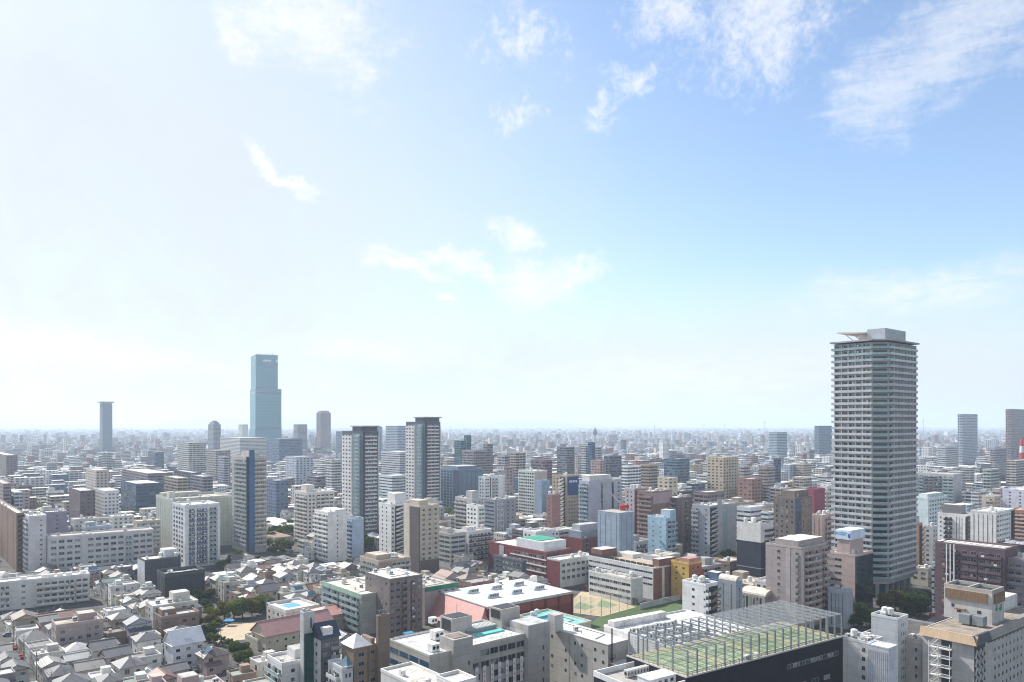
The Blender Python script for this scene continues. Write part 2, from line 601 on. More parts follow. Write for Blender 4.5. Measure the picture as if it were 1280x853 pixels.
def put(name, me, parent=None, loc=(0, 0, 0), rot=0.0, scale=None, color=None):
    o = bpy.data.objects.new(name, me)
    COL.objects.link(o)
    o.parent = parent
    o.location = loc
    o.rotation_euler = (0, 0, rot)
    if scale is not None:
        o.scale = scale
    if color is not None:
        o.color = (*color[:3], 1.0)
    return o


def tag(o, label, cat, group=None):
    o['label'], o['category'] = label, cat
    if group:
        o['group'] = group
    return o


def structure(name, me, color=None):
    o = put(name, me, color=color)
    o['kind'] = 'structure'
    return o


def gpos(px, py, z=0.0):
    """the point of height z that the photograph shows at (px, py)"""
    Y = (HE - z) * F / (py - EY)
    return ((px - 640) / F * Y, Y)


def proj(x, y, z):
    return 640 + x / y * F, EY + (HE - z) / y * F


_cache = {}


def window_mesh(kind='window'):
    """a window 1 m wide and 1 m high (stretched to size): frame standing proud of the wall, panes, middle bar"""
    if kind in _cache:
        return _cache[kind]
    b = MB()
    g = {'window': GLASS, 'blue': GLASS_BLUE}.get(kind, GLASS)
    t = 0.06
    b.box(-0.5, 0.5, -0.05, 0.0, 0.0, 1.0, 0)
    b.face([(-0.5 + t, -0.055, t), (0.5 - t, -0.055, t), (0.5 - t, -0.055, 1 - t), (-0.5 + t, -0.055, 1 - t)], 1)
    if kind != 'blue':
        b.box(-0.02, 0.02, -0.075, -0.056, t, 1 - t, 0)
    _cache[kind] = b.mesh('window', [FRAME, g])
    return _cache[kind]


def balcony_mesh(L, d=1.25, h=1.1, unit=6.5, style='solid', full=2.75, dividers=True, var=0):
    """a balcony strip; var: which households' things stand or hang on it"""
    key = ('bal', round(L, 2), d, h, unit, style, dividers, var)
    if key in _cache:
        return _cache[key]
    b = MB()
    x = L / 2
    b.box(-x, x, -d, -0.003, -0.18, 0.0, 0)
    pm = 0 if style == 'solid' else 1
    t = 0.12 if style == 'solid' else 0.06
    b.box(-x, x, -d, -d + t, 0.003, h, pm)
    b.box(-x, -x + t, -d + t, -0.003, 0.003, h, pm)
    b.box(x - t, x, -d + t, -0.003, 0.003, h, pm)
    if style != 'solid':
        b.box(-x, x, -d - 0.02, -d + t + 0.02, h + 0.002, h + 0.06, 0)
    if dividers:
        n = max(1, round(L / unit))
        for i in range(1, n):
            q = -x + L * i / n
            b.box(q - 0.06, q + 0.06, -d + t + 0.004, -0.003, 0.003, full - 0.2, 0)
    rv = random.Random(var * 71 + int(L * 10))
    n = max(1, round(L / unit))
    for i in range(n):
        q0, q1 = -x + L * i / n + 0.4, -x + L * (i + 1) / n - 0.4
        if q1 - q0 < 1.6:
            continue
        u = rv.uniform(q0, q1 - 0.9)
        b.box(u, u + 0.8, -0.36, -0.02, 0.06, 0.66, 2)
        if rv.random() < 0.4:
            u = rv.uniform(q0, max(q0 + 0.1, q1 - 1.6))
            w = rv.uniform(0.7, 1.5)
            b.box(u, min(u + w, q1), -d * 0.62, -d * 0.62 + 0.05, 1.0, 1.95, rv.choice((2, 3, 4)))
        if rv.random() < 0.25:
            u = rv.uniform(q0, max(q0 + 0.1, q1 - 1.3))
            b.box(u, min(u + 1.2, q1), -d - 0.06, -d - 0.005, 0.35, h + 0.04, rv.choice((2, 3)))
    pmat = {'glass': GLASS_TEAL, 'bars': DARKMETAL}.get(style, TRIM)
    _cache[key] = b.mesh('balcony', [PAINT, pmat, CLOTH_W, CLOTH_B, CLOTH_R])
    return _cache[key]


LANDMARKS = []      # (short name, px, y of top, Y)
HEROES = []         # (xl, xr, yt, yv, Y) what the photograph shows of a building: nothing may stand in front of it there
FOOT = []           # footprints in the street grid's own axes
GA = 50.0           # bearing of the street grid
ga = (sin(radians(GA)), cos(radians(GA)))
gb = (-ga[1], ga[0])


def grid(x, y):
    return x * ga[0] + y * ga[1], x * gb[0] + y * gb[1]


def ungrid(p, q):
    return p * ga[0] + q * gb[0], p * ga[1] + q * gb[1]


def reserve(pts, pad=1.5):
    """keep a piece of ground clear: the polygon, a little enlarged, in the grid's own axes"""
    g = np.array([grid(*p) for p in pts])
    c = g.mean(axis=0)
    d = g - c
    n = np.linalg.norm(d, axis=1, keepdims=True) + 1e-6
    g = c + d * (1 + pad * 1.2 / n)
    FOOT.append((g, c, float(np.linalg.norm(g - c, axis=1).max())))


def is_free(r):
    P = np.array(((r[0], r[2]), (r[1], r[2]), (r[1], r[3]), (r[0], r[3])))
    pc = P.mean(axis=0)
    pr = math.hypot(r[1] - r[0], r[3] - r[2]) / 2
    for (g, c, R) in FOOT:
        if (c[0] - pc[0]) ** 2 + (c[1] - pc[1]) ** 2 > (R + pr) ** 2:
            continue
        apart = False
        for Q in (P, g):
            for i in range(len(Q)):
                e = Q[(i + 1) % len(Q)] - Q[i]
                nx, ny = e[1], -e[0]
                a = P[:, 0] * nx + P[:, 1] * ny
                b = g[:, 0] * nx + g[:, 1] * ny
                if a.max() <= b.min() or b.max() <= a.min():
                    apart = True
                    break
            if apart:
                break
        if not apart:
            return False
    return True


class Bld:
    """a building: an Empty at its near corner, x axis along its right-hand face, y axis along its left-hand face"""
    def __init__(s, kind, label, cat, C, La, Lb, z, col, ang=GA, z0=0.0, group=None, walls='paint', roofcol=(0.55, 0.55, 0.54), parapet=0.9, body=True, rmat=None):
        s.La, s.Lb, s.z, s.col, s.ang, s.C = La, Lb, z, col, ang, C
        s.root = thing(kind, label, cat, (C[0], C[1], z0), radians(90 - ang), group)
        s.nwin = 0
        s.rest = None
        s.roofcol = roofcol
        s.wallkind = walls
        if body:
            m = PAINT if walls == 'paint' else FACADES[walls]
            me = MB().box(0, La, 0, Lb, -0.5, z, bottom=False).mesh('wall', m)
            put('wall', me, s.root, color=col)
            s.flat_roof(0, La, 0, Lb, z, parapet, roofcol, col, rmat)

    def corners(s):
        a = (sin(radians(s.ang)), cos(radians(s.ang)))
        b = (-a[1], a[0])
        return [(s.C[0] + p * a[0] + q * b[0], s.C[1] + p * a[1] + q * b[1]) for p, q in ((0, 0), (s.La, 0), (s.La, s.Lb), (0, s.Lb))]

    def flat_roof(s, x0, x1, y0, y1, z, h, roofcol, wallcol, rmat=None):
        b = MB()
        b.box(x0 + 0.28, x1 - 0.28, y0 + 0.28, y1 - 0.28, z + 0.004, z + 0.12)
        put('roof', b.mesh('roof', rmat or CONC), s.root, color=roofcol)
        if h > 0.15:
            p = MB()
            e = 0.06
            p.box(x0 - e, x1 + e, y0 - e, y0 + 0.24, z + 0.002, z + h)
            p.box(x0 - e, x1 + e, y1 - 0.24, y1 + e, z + 0.002, z + h)
            p.box(x0 - e, x0 + 0.24, y0 + 0.243, y1 - 0.243, z + 0.002, z + h)
            p.box(x1 - 0.24, x1 + e, y0 + 0.243, y1 - 0.243, z + 0.002, z + h)
            put('parapet', p.mesh('parapet', PAINT), s.root, color=[min(0.8, c * 1.12 + 0.03) for c in wallcol])

    # position on a face: side 'R' = right-hand face (y = 0), 'L' = left-hand face (x = 0)
    def on(s, side, d, off, z):
        return ((d, -off, z), 0.0) if side == 'R' else ((-off, d, z), -pi / 2)

    def length(s, side):
        return s.La if side == 'R' else s.Lb

    def win(s, side, d, z, w, h, kind='window', off=0.0):
        loc, r = s.on(side, d, off, z)
        if s.nwin < 100:
            put('window', window_mesh(kind), s.root, loc, r, (w, 1, h))
            s.nwin += 1
        else:
            if s.rest is None:
                s.rest = (MB(), kind)
            b = s.rest[0]
            if side == 'R':
                b.box(d - w / 2, d + w / 2, -off - 0.05, -off, z, z + h)
            else:
                b.box(-off - 0.05, -off, d - w / 2, d + w / 2, z, z + h)

    def windows(s, side, f0, f1, zs, pitch=3.0, w=1.6, h=1.3, kind='window', off=0.0, skip=0.0, rng=random):
        L = s.length(side)
        a, e = f0 * L, f1 * L
        n = max(1, int((e - a) / pitch + 0.3))
        for z in zs:
            for i in range(n):
                if skip and rng.random() < skip:
                    continue
                s.win(side, a + (e - a) * (i + 0.5) / n, z, min(w, (e - a) / n * 0.92), h, kind, off)

    def balconies(s, side, f0, f1, zs, unit=6.5, style='solid', col=None, d=1.25, h=1.1, wh=2.0, ww=0.36, dividers=True, wins=True):
        L = s.length(side)
        a, e = f0 * L, f1 * L
        mv = [balcony_mesh(e - a - 0.02, d, h, unit, style, 2.75, dividers, v) for v in range(5)]
        n = max(1, round((e - a) / unit)) * 2
        for kf, z in enumerate(reversed(zs)):
            loc, r = s.on(side, (a + e) / 2, 0.0, z)
            me = mv[(kf * 3 + int(s.C[0])) % 5]
            put('balcony', me, s.root, loc, r, color=col or s.col)
            if wins:
                for i in range(n):
                    s.win(side, a + (e - a) * (i + 0.5) / n, z + 0.1, (e - a) / n * 0.72, wh)

    def ribbons(s, side, f0, f1, zs, h=1.5, kind='blue', seg=9.0):
        L = s.length(side)
        a, e = f0 * L, f1 * L
        n = max(1, round((e - a) / seg))
        for z in zs:
            for i in range(n):
                s.win(side, a + (e - a) * (i + 0.5) / n, z, (e - a) / n * 0.985, h, kind)

    def panel(s, name, side, f0, f1, z0, z1, mat, off=0.0, t=0.08, color=None):
        L = s.length(side)
        a, e = f0 * L, f1 * L
        me = MB().box(-(e - a) / 2, (e - a) / 2, -t, -0.003, 0, z1 - z0).mesh(name, mat)
        loc, r = s.on(side, (a + e) / 2, off, z0)
        return put(name, me, s.root, loc, r, color=color)

    def stair(s, side, f0, f1, zs, col=None, d=1.6, fh=3.0):
        """open stair up the face: a landing and a sloping parapet on every storey"""
        L = s.length(side)
        a, e = f0 * L, f1 * L
        w = e - a
        b = MB()
        b.box(-w / 2, w / 2, -d, -0.003, -0.15, 0)
        x0, x1 = -w / 2, w / 2
        for y0 in (-d - 0.1,):
            P = [(x0, y0, 0.0), (x1, y0, fh * 0.5), (x1, y0, fh * 0.5 + 1.1), (x0, y0, 1.1)]
            Q = [(p[0], y0 + 0.12, p[2]) for p in P]
            b.face(P)
            b.face(Q[::-1])
            for i in range(4):
                j = (i + 1) % 4
                b.face([P[j], P[i], Q[i], Q[j]])
        me = b.mesh('stair_flight', PAINT)
        s.panel('stair_well', side, f0, f1, zs[0], zs[-1] + fh, DARKMETAL, t=0.05)
        for z in zs:
            loc, r = s.on(side, (a + e) / 2, 0.06, z)
            put('stair_flight', me, s.root, loc, r, color=col or s.col)

    def block(s, name, x0, x1, y0, y1, z0, z1, mat=None, color=None, roofcol=None):
        me = MB().box(x0, x1, y0, y1, z0, z1, 0, 1, bottom=False).mesh(name, [mat or PAINT, CONC])
        o = put(name, me, s.root, color=color or s.col)
        if roofcol:
            put('roof', MB().box(x0 + 0.2, x1 - 0.2, y0 + 0.2, y1 - 0.2, z1 + 0.003, z1 + 0.08).mesh('roof', CONC), o, color=roofcol)
        return o

    def clutter(s, rng, n=4, z=None, x=(0.1, 0.9), y=(0.1, 0.9)):
        """what stands on a flat roof: air conditioners, a tank, vents"""
        z = s.z if z is None else z
        for i in range(n):
            px, py = rng.uniform(*x) * s.La, rng.uniform(*y) * s.Lb
            k = rng.random()
            if k < 0.6:
                put('air_conditioner', ac_mesh(), s.root, (px, py, z + 0.12), rng.choice((0, pi / 2)), color=(0.62, 0.62, 0.6))
            elif k < 0.8:
                put('water_tank', tank_mesh(), s.root, (px, py, z + 0.12), 0, color=(0.6, 0.62, 0.6))
            else:
                put('vent', vent_mesh(), s.root, (px, py, z + 0.12), 0, color=(0.5, 0.5, 0.5))

    def done(s, short=None, vis=None, keep=True):
        if s.rest is not None:
            o = put('window', s.rest[0].mesh('window', GLASS if s.rest[1] != 'blue' else GLASS_BLUE), s.root)
            o['kind'] = 'stuff'
        if keep:
            reserve(s.corners())
        if short:
            c = s.corners()
            s.root['short'] = short
            LANDMARKS.append((short, c[0][0] * 0.5 + c[2][0] * 0.5, c[0][1] * 0.5 + c[2][1] * 0.5))
        return s


def ac_mesh():
    if 'ac' not in _cache:
        b = MB()
        b.box(-0.9, 0.9, -0.5, 0.5, 0.15, 1.5)
        b.box(-0.8, -0.6, -0.4, 0.4, 0, 0.147)
        b.box(0.6, 0.8, -0.4, 0.4, 0, 0.147)
        for cx in (-0.43, 0.43):
            pts = [(cx + 0.34 * cos(t * pi / 6), -0.505, 0.85 + 0.34 * sin(t * pi / 6)) for t in range(12)]
            b.face(pts, 1)
            b.face([(-0.505, p[0] * 0.9, p[2]) for p in pts] if cx > 0 else pts, 1)
        _cache['ac'] = b.mesh('air_conditioner', [TRIM, DARKMETAL])
    return _cache['ac']


def tank_mesh():
    if 'tank' not in _cache:
        b = MB()
        b.tube((0, 0, 0.6), (0, 0, 2.6), 1.1, 1.1, 14)
        b.tube((0, 0, 2.603), (0, 0, 3.0), 1.1, 0.3, 14)
        for x, y in ((-.7, -.7), (.7, -.7), (.7, .7), (-.7, .7)):
            b.box(x - .08, x + .08, y - .08, y + .08, 0, 0.597)
        _cache['tank'] = b.mesh('water_tank', TRIM)
    return _cache['tank']


def vent_mesh():
    if 'vent' not in _cache:
        b = MB()
        b.tube((0, 0, 0), (0, 0, 0.9), 0.25, 0.25, 8)
        b.tube((0, 0, 0.903), (0, 0, 1.2), 0.45, 0.3, 8)
        _cache['vent'] = b.mesh('vent', TRIM)
    return _cache['vent']


def solve(xl, xc, xr, yt, Y, ang=GA):
    """near corner, face lengths and height of a building that the photograph shows between these columns"""
    Cx = (xc - 640) / F * Y
    sa, ca = sin(radians(ang)), cos(radians(ang))
    ur, ul = (xr - 640) / F, (xl - 640) / F
    La = (ur * Y - Cx) / (sa - ur * ca)
    Lb = (ul * Y - Cx) / (-ca - ul * sa)
    return (Cx, Y), La, Lb, HE - (yt - EY) / F * Y


def storeys(z, fh=3.0, base=0.6, top=0.6):
    n = max(1, int((z - base - top) / fh))
    z0 = z - top - n * fh
    return [z0 + i * fh for i in range(n)]

# ------------------------------------------------------------------ the setting: ground, far hills, haze
RND = random.Random(7)


def ground():
    b = MB()
    xs = [-26000, -3000, -600, 600, 3000, 26000]
    ys = [-300, 600, 3000, 27000]
    for i in range(5):
        for j in range(3):
            b.face([(xs[i], ys[j], 0), (xs[i + 1], ys[j], 0), (xs[i + 1], ys[j + 1], 0), (xs[i], ys[j + 1], 0)])
    structure('ground', b.mesh('ground', GROUND))


ground()


def hills():
    b = MB()
    r = random.Random(3)
    n = 90
    ridge = []
    for i in range(n + 1):
        x = -16000 + 24000 * i / n
        env = 1.0 if x < -2000 else max(0.0, 1 - (x + 2000) / 8000)
        h = (170 + 110 * sin(i * 0.21 + 1) + 60 * sin(i * 0.53) + 26 * sin(i * 1.3) + r.uniform(-14, 14)) * env
        ridge.append((x, max(4, h)))
    rows = [(19500, 0.0), (20500, 0.55), (21500, 1.0), (22500, 0.6), (23500, 0.0)]
    for (x0, h0), (x1, h1) in zip(ridge, ridge[1:]):
        for (y0, k0), (y1, k1) in zip(rows, rows[1:]):
            b.face([(x0, y0, h0 * k0 - 1), (x1, y0, h1 * k0 - 1), (x1, y1, h1 * k1 - 1), (x0, y1, h0 * k1 - 1)])
    structure('hills', b.mesh('hills', mat_flat('wooded_hills', (0.05, 0.07, 0.045), 0.95, 0, 0.4, 0.004)))


hills()


def haze():
    m = bpy.data.materials.new('haze_air')
    m.use_nodes = True
    nt = NT(m.node_tree)
    v = nt.n('ShaderNodeVolumePrincipled')
    v.inputs['Color'].default_value = (0.72, 0.84, 0.99, 1)
    v.inputs['Density'].default_value = HAZE
    v.inputs['Anisotropy'].default_value = 0.15
    o = nt.n('ShaderNodeOutputMaterial')
    nt.l(v.outputs[0], o.inputs['Volume'])
    b = MB().box(-25000, 25000, -250, 26000, -1.5, 345)
    o = put('haze', b.mesh('haze', m))
    o['kind'] = 'stuff'


haze()

# ------------------------------------------------------------------ the two slender twins, the tower, and every building one can make out


def shadow_zone(b, xl, xc, xr, yt, yv):
    """note what the photograph shows of the building, in strips, each with its own depth"""
    c = b.corners()
    for (P, Q) in ((c[0], c[1]), (c[3], c[0])):
        for i in range(4):
            u0, u1 = i / 4, (i + 1) / 4
            A = (P[0] + (Q[0] - P[0]) * u0, P[1] + (Q[1] - P[1]) * u0)
            B = (P[0] + (Q[0] - P[0]) * u1, P[1] + (Q[1] - P[1]) * u1)
            pa, pb = proj(*A, 0)[0], proj(*B, 0)[0]
            lo, hi = max(min(pa, pb), xl + 1), min(max(pa, pb), xr - 1)
            if hi > lo:
                HEROES.append((lo, hi, yt, yv, (A[1] + B[1]) / 2))


def hero(kind, label, cat, short, xl, xc, xr, yt, yv, Y, col, L=(), R=(), ang=GA, fh=3.0, **k):
    C, La, Lb, z = solve(xl, xc, xr, yt, Y, ang)
    La, Lb, z = k.get('La', La), k.get('Lb', Lb), k.get('z', z)
    far = k.get('walls', 'paint')
    b = Bld(kind, label, cat, C, La, Lb, z, col, ang, walls=far, roofcol=k.get('roof', (0.62, 0.61, 0.59)), parapet=k.get('parapet', 0.9), group=k.get('group'))
    shadow_zone(b, xl, xc, xr, yt, yv)
    zs = storeys(z, fh, k.get('base', 0.6), k.get('top', 0.7))
    # what stands below the line of sight of the photograph needs no windows
    zs = [q for q in zs if proj(C[0], C[1] + 12, q)[1] < min(yv + 26, 880)] or zs[-1:]
    rng = random.Random(hash((round(xc), round(yt))) % 9999)
    for side, segs in (('L', L), ('R', R)):
        for sg in segs:
            t, f0, f1 = sg[0], sg[1], sg[2]
            o = dict(sg[3]) if len(sg) > 3 else {}
            if t == 'B':
                b.balconies(side, f0, f1, zs, **o)
            elif t == 'W':
                b.windows(side, f0, f1, [q + 0.9 for q in reversed(zs)], rng=rng, **o)
            elif t == 'R':
                b.ribbons(side, f0, f1, [q + 0.9 for q in reversed(zs)], **o)
            elif t == 'S':
                b.stair(side, f0, f1, zs, fh=fh, **o)
            elif t == 'P':          # a strip of other colour standing a little proud of the wall
                b.panel(o.get('name', 'wall_panel'), side, f0, f1, o.get('z0', 0.2), z - o.get('drop', 0.3), o.get('mat', PAINT), t=o.get('t', 0.09), color=o.get('col', col))
            elif t == 'V':          # tall slits from top to bottom
                n = o.get('n', 3)
                for i in range(n):
                    q = f0 + (f1 - f0) * (i + 0.5) / n
                    h = (f1 - f0) / n * o.get('w', 0.16) / 2
                    b.panel('window_slit', side, q - h, q + h, 1.0, z - 1.2, GLASS, t=0.07)
            elif t == 'G':          # glass skin with mullions
                b.ribbons(side, f0, f1, zs, h=fh * 0.86, kind=o.get('kind', 'blue'), seg=o.get('seg', 3.0))
    for ph in k.get('pent', ()):    # (x0, x1, y0, y1, height) in fractions of the plan
        b.block('penthouse', ph[0] * La, ph[1] * La, ph[2] * Lb, ph[3] * Lb, z + 0.13, z + ph[4], color=ph[5] if len(ph) > 5 else col, roofcol=k.get('roof', (0.62, 0.61, 0.59)))
    if k.get('clutter', 3):
        b.clutter(rng, k.get('clutter', 3) + 2)
        if Y < 700:
            w, d = La, Lb
            put('pipe_run', MB().bar((w * .15, d * .2, z + .3), (w * .8, d * .25, z + .3), .2).bar((w * .8, d * .25, z + .3), (w * .8, d * .85, z + .3), .2).mesh('pipe_run', STEEL), b.root)
    b.hz = zs
    b.done(short)
    return b


WHITE, OFFW, PALE = (0.74, 0.74, 0.73), (0.62, 0.61, 0.58), (0.50, 0.51, 0.52)
BEIGE, TAN, SANDC = (0.50, 0.44, 0.36), (0.40, 0.31, 0.22), (0.55, 0.46, 0.33)
GREY, DGREY, CHAR = (0.34, 0.34, 0.35), (0.16, 0.16, 0.17), (0.06, 0.06, 0.07)
BROWN, DBROWN, PINK = (0.20, 0.14, 0.12), (0.11, 0.085, 0.08), (0.46, 0.36, 0.33)
NAVY, BLUE, LBLUE = (0.03, 0.05, 0.10), (0.10, 0.20, 0.34), (0.40, 0.52, 0.62)
MAROON, VIOLET, GREYP = (0.19, 0.055, 0.06), (0.25, 0.23, 0.30), (0.36, 0.31, 0.30)


def residential_tower():
    """the tall residential tower on the right: storey upon storey of wrap-round balconies"""
    Y = 403.0
    C, La, Lb, z = solve(1044, 1104, 1142.5, 424, Y, GA)
    t = thing('residential_tower', 'tallest grey residential tower with wrap-round balconies on every storey and flat canopy on top', 'tower', (C[0], C[1], 0), radians(90 - GA))
    HEROES.append((1038, 1148, 405, 733, Y))
    wall = (0.50, 0.51, 0.53)
    ch = 6.0                                     # bevelled near corner
    poly = [(ch, 0), (La, 0), (La, Lb), (0, Lb), (0, ch)]
    b = MB().prism(poly, 7.5, z - 1.0)
    put('wall', b.mesh('wall', PAINT), t, color=(0.40, 0.41, 0.43))
    fh = 3.3
    n = int((z - 9.0) / fh)
    zs = [z - 1.0 - fh * (i + 1) for i in range(n)]
    d = 1.5
    out = [(ch - 0.6, -d), (La + d, -d), (La + d, Lb + d), (-d, Lb + d), (-d, ch - 0.6)]
    inn = poly
    def ring(zz0, zz1, o_, i_, mi, bb, segs=None):
        for i in range(5):
            if segs is not None and i not in segs:
                continue
            j = (i + 1) % 5
            A, B_, c, e = o_[i], o_[j], i_[j], i_[i]
            bb.face([(*A, zz0), (*B_, zz0), (*B_, zz1), (*A, zz1)], mi)
            bb.face([(*c, zz0), (*e, zz0), (*e, zz1), (*c, zz1)], mi)
            bb.face([(*A, zz1), (*B_, zz1), (*c, zz1), (*e, zz1)], mi)
            bb.face([(*A, zz0), (*e, zz0), (*c, zz0), (*B_, zz0)], mi)
    inner = [(ch - 0.55, -d + 0.14), (La + d - 0.14, -d + 0.14), (La + d - 0.14, Lb + d - 0.14), (-d + 0.14, Lb + d - 0.14), (-d + 0.14, ch - 0.55)]
    def floor_mesh(glass_all, var=0):
        bb = MB()
        rv = random.Random(var)
        ring(-0.22, 0.0, out, inn, 0, bb)
        if glass_all:
            ring(0.003, 1.05, out, inner, 1, bb)
        else:
            ring(0.003, 1.15, out, inner, 0, bb, (0, 1, 2, 3))
            ring(0.003, 1.05, out, inner, 1, bb, (4,))
        for L_, side in ((La, 'R'), (Lb, 'L')):
            q0 = ch + 4.5
            k = max(2, round((L_ - q0) / 3.7))
            for i in range(k + 1):
                p = q0 + (L_ - q0 - 0.2) * i / k
                if side == 'R':
                    bb.box(p - 0.2, p + 0.2, -d + 0.16, -0.004, 0.003, fh - 0.225, 0)
                else:
                    bb.box(-d + 0.16, -0.004, p - 0.2, p + 0.2, 0.003, fh - 0.225, 0)
            for i in range(int((L_ - ch - 2) / 2.6)):
                p = ch + 1.5 + 2.6 * i
                u = rv.random()
                if u < 0.42:
                    A, B_, zz0, zz1, mi = -0.5, -0.05, 0.05, 0.75, 2
                elif u < 0.6:
                    A, B_, zz0, zz1, mi = -0.95, -0.88, 1.1, 2.1, rv.choice((2, 3, 4))
                else:
                    continue
                if side == 'R':
                    bb.box(p, p + 0.9, A, B_, zz0, zz1, mi)
                else:
                    bb.box(A, B_, p, p + 0.9, zz0, zz1, mi)
        return bb.mesh('balcony', [PAINT, GLASS_TEAL, CLOTH_W, CLOTH_B, CLOTH_R])
    m1s, m2 = [floor_mesh(False, v) for v in range(6)], floor_mesh(True, 9)
    rest, cnt = MB(), 0
    r = random.Random(5)
    for i, zz in enumerate(zs):
        put('balcony', m2 if i < 3 else m1s[(i * 5 + i // 4) % 6], t, (0, 0, zz), color=wall)
        for side, L_ in (('R', La), ('L', Lb)):
            q0 = ch + 0.8
            k = int((L_ - q0) / 2.35)
            for j in range(k):
                if r.random() < 0.12:
                    continue
                p = q0 + (L_ - q0) * (j + 0.5) / k
                if cnt < 100:
                    put('window', window_mesh(), t, (p, 0, zz + 0.1) if side == 'R' else (0, p, zz + 0.1), 0 if side == 'R' else -pi / 2, (1.75, 1, 2.1))
                    cnt += 1
                elif side == 'R':
                    rest.box(p - 0.87, p + 0.87, -0.06, 0, zz + 0.1, zz + 2.2)
                else:
                    rest.box(-0.06, 0, p - 0.87, p + 0.87, zz + 0.1, zz + 2.2)
        # the glazed bevel at the corner
        s2 = ch * math.sqrt(2)
        if i % 1 == 0:
            cx, cy = ch / 2, ch / 2
            rest.face([(ch - 0.4 - 0.03, 0.4 - 0.03, zz + 0.1), (ch - 0.4 - 0.03, 0.4 - 0.03, zz + 2.3), (0.4 - 0.03, ch - 0.4 - 0.03, zz + 2.3), (0.4 - 0.03, ch - 0.4 - 0.03, zz + 0.1)])
    o = put('window', rest.mesh('window', GLASS), t)
    o['kind'] = 'stuff'
    # roof slab with deep eaves, plant room, canopy
    ro = [(ch - 1.0, -d - 0.6), (La + d + 0.6, -d - 0.6), (La + d + 0.6, Lb + d + 0.6), (-d - 0.6, Lb + d + 0.6), (-d - 0.6, ch - 1.0)]
    put('roof', MB().prism(ro, z - 0.45, z + 0.35).mesh('roof', CONC), t, color=(0.42, 0.42, 0.43))
    put('plant_room', MB().box(La * 0.14, La * 0.80, Lb * 0.05, Lb * 0.42, z + 0.36, z + 6.4).mesh('plant_room', PAINT), t, color=(0.42, 0.46, 0.50))
    cb = MB()
    x0, x1, y0, y1 = La * 0.12, La * 0.86, Lb * 0.44, Lb * 1.05
    z0 = z + 3.2
    P = [(x0, y0, z0 + 1.2), (x1, y0, z0 + 1.2), (x1, y1, z0 + 2.4), (x0, y1, z0 + 2.4)]
    Q = [(p[0], p[1], p[2] + 0.7) for p in P]
    cb.face(P[::-1])
    cb.face(Q)
    for i in range(4):
        j = (i + 1) % 4
        cb.face([P[i], P[j], Q[j], Q[i]])
    cb.box(x0 + 3, x1 - 3, y0 + 0.5, y0 + 5, z + 0.36, z0 + 1.19)
    for px in (x0 + 2.5, (x0 + x1) / 2, x1 - 2.5):
        cb.bar((px, y0 + 7, z + 0.36), (px, y0 + 12, z0 + 1.5), 0.4)
    put('canopy', cb.mesh('canopy', PAINT), t, color=(0.6, 0.54, 0.49))
    # pilotis at the foot
    for i in range(6):
        for j in range(5):
            if i in (0, 5) or j in (0, 4):
                put('pillar', MB().box(-0.7, 0.7, -0.7, 0.7, 0, 7.4).mesh('pillar', PAINT) if 'pil' not in _cache else _cache['pil'], t, (2 + (La - 4) * i / 5, 2 + (Lb - 4) * j / 4 + (2 if i == 0 and j == 0 else 0), 0), color=(0.3, 0.3, 0.31))
    put('lobby', MB().box(5, La - 3, 5, Lb - 3, 0, 7.4).mesh('lobby', GLASS_BLUE), t)
    a = (sin(radians(GA)), cos(radians(GA)))
    reserve([(C[0] + p * a[0] - q * a[1], C[1] + p * a[1] + q * a[0]) for p, q in ((-2, -2), (La + 2, -2), (La + 2, Lb + 2), (-2, Lb + 2))])
    LANDMARKS.append(('tallest residential tower', C[0], C[1] + 15))


residential_tower()

# ---- right-hand side, near
B_ = {'style': 'solid'}
hero('apartment_building', 'grey-beige apartment block with white-edged zigzag balconies beside the rooftop court cage', 'apartment block', 'grey-beige balcony block', 957, 1001.5, 1034, 687, 752, 343, GREYP,
     L=[('B', 0.06, 0.16, {'unit': 3}), ('W', 0.45, 0.8, {'pitch': 5, 'w': 1.4}), ('P', 0.30, 0.42, {'col': (0.42, 0.37, 0.36)})],
     R=[('P', 0.0, 0.10, {'col': (0.5, 0.46, 0.44)}), ('B', 0.12, 0.66, {'unit': 5, 'd': 1.8, 'col': (0.42, 0.35, 0.33)}), ('P', 0.67, 0.78, {'col': (0.33, 0.24, 0.22)}), ('B', 0.79, 1.0, {'unit': 5, 'd': 1.5, 'col': (0.42, 0.36, 0.35)})],
     pent=[(0.03, 0.97, 0.1, 0.75, 3.4)], roof=(0.7, 0.7, 0.7), clutter=3)
b = hero('office_building', 'pink-grey office building with black glass side and rooftop billboard box', 'office building', 'black-glass office building', 1033, 1068.6, 1091, 696, 770, 372, PINK,
         L=[('R', 0.45, 0.98, {'h': 1.2, 'kind': 'window', 'seg': 5})], R=[('P', 0.02, 1.0, {'col': (0.02, 0.018, 0.02), 'name': 'dark_glass_wall', 'mat': GLASS}), ('G', 0.06, 0.97, {'kind': 'window', 'seg': 4})],
         fh=3.3, clutter=4)
b.block('penthouse', 1.2, b.La * 0.8, 3, b.Lb * 0.66, b.z + 0.13, b.z + 7.5, color=PINK, roofcol=(0.6, 0.6, 0.6))
me = MB().box(0.7, b.La * 0.8 + 0.5, 2.5, b.Lb * 0.66 + 0.5, b.z + 7.6, b.z + 12.2).mesh('billboard', PAINT)
bb = put('billboard', me, b.root, color=(0.62, 0.72, 0.82))
me = MB()
for (y0, y1, z0, z1) in ((0.30, 0.58, 3.0, 3.5), (0.34, 0.60, 2.1, 2.6), (0.62, 0.72, 2.4, 3.4)):
    me.box(0.64, 0.70, b.Lb * y0, b.Lb * y1, b.z + 7.6 + z0, b.z + 7.6 + z1)
put('lettering', me.mesh('lettering', PAINT), bb, color=(0.16, 0.32, 0.6))
me = MB()
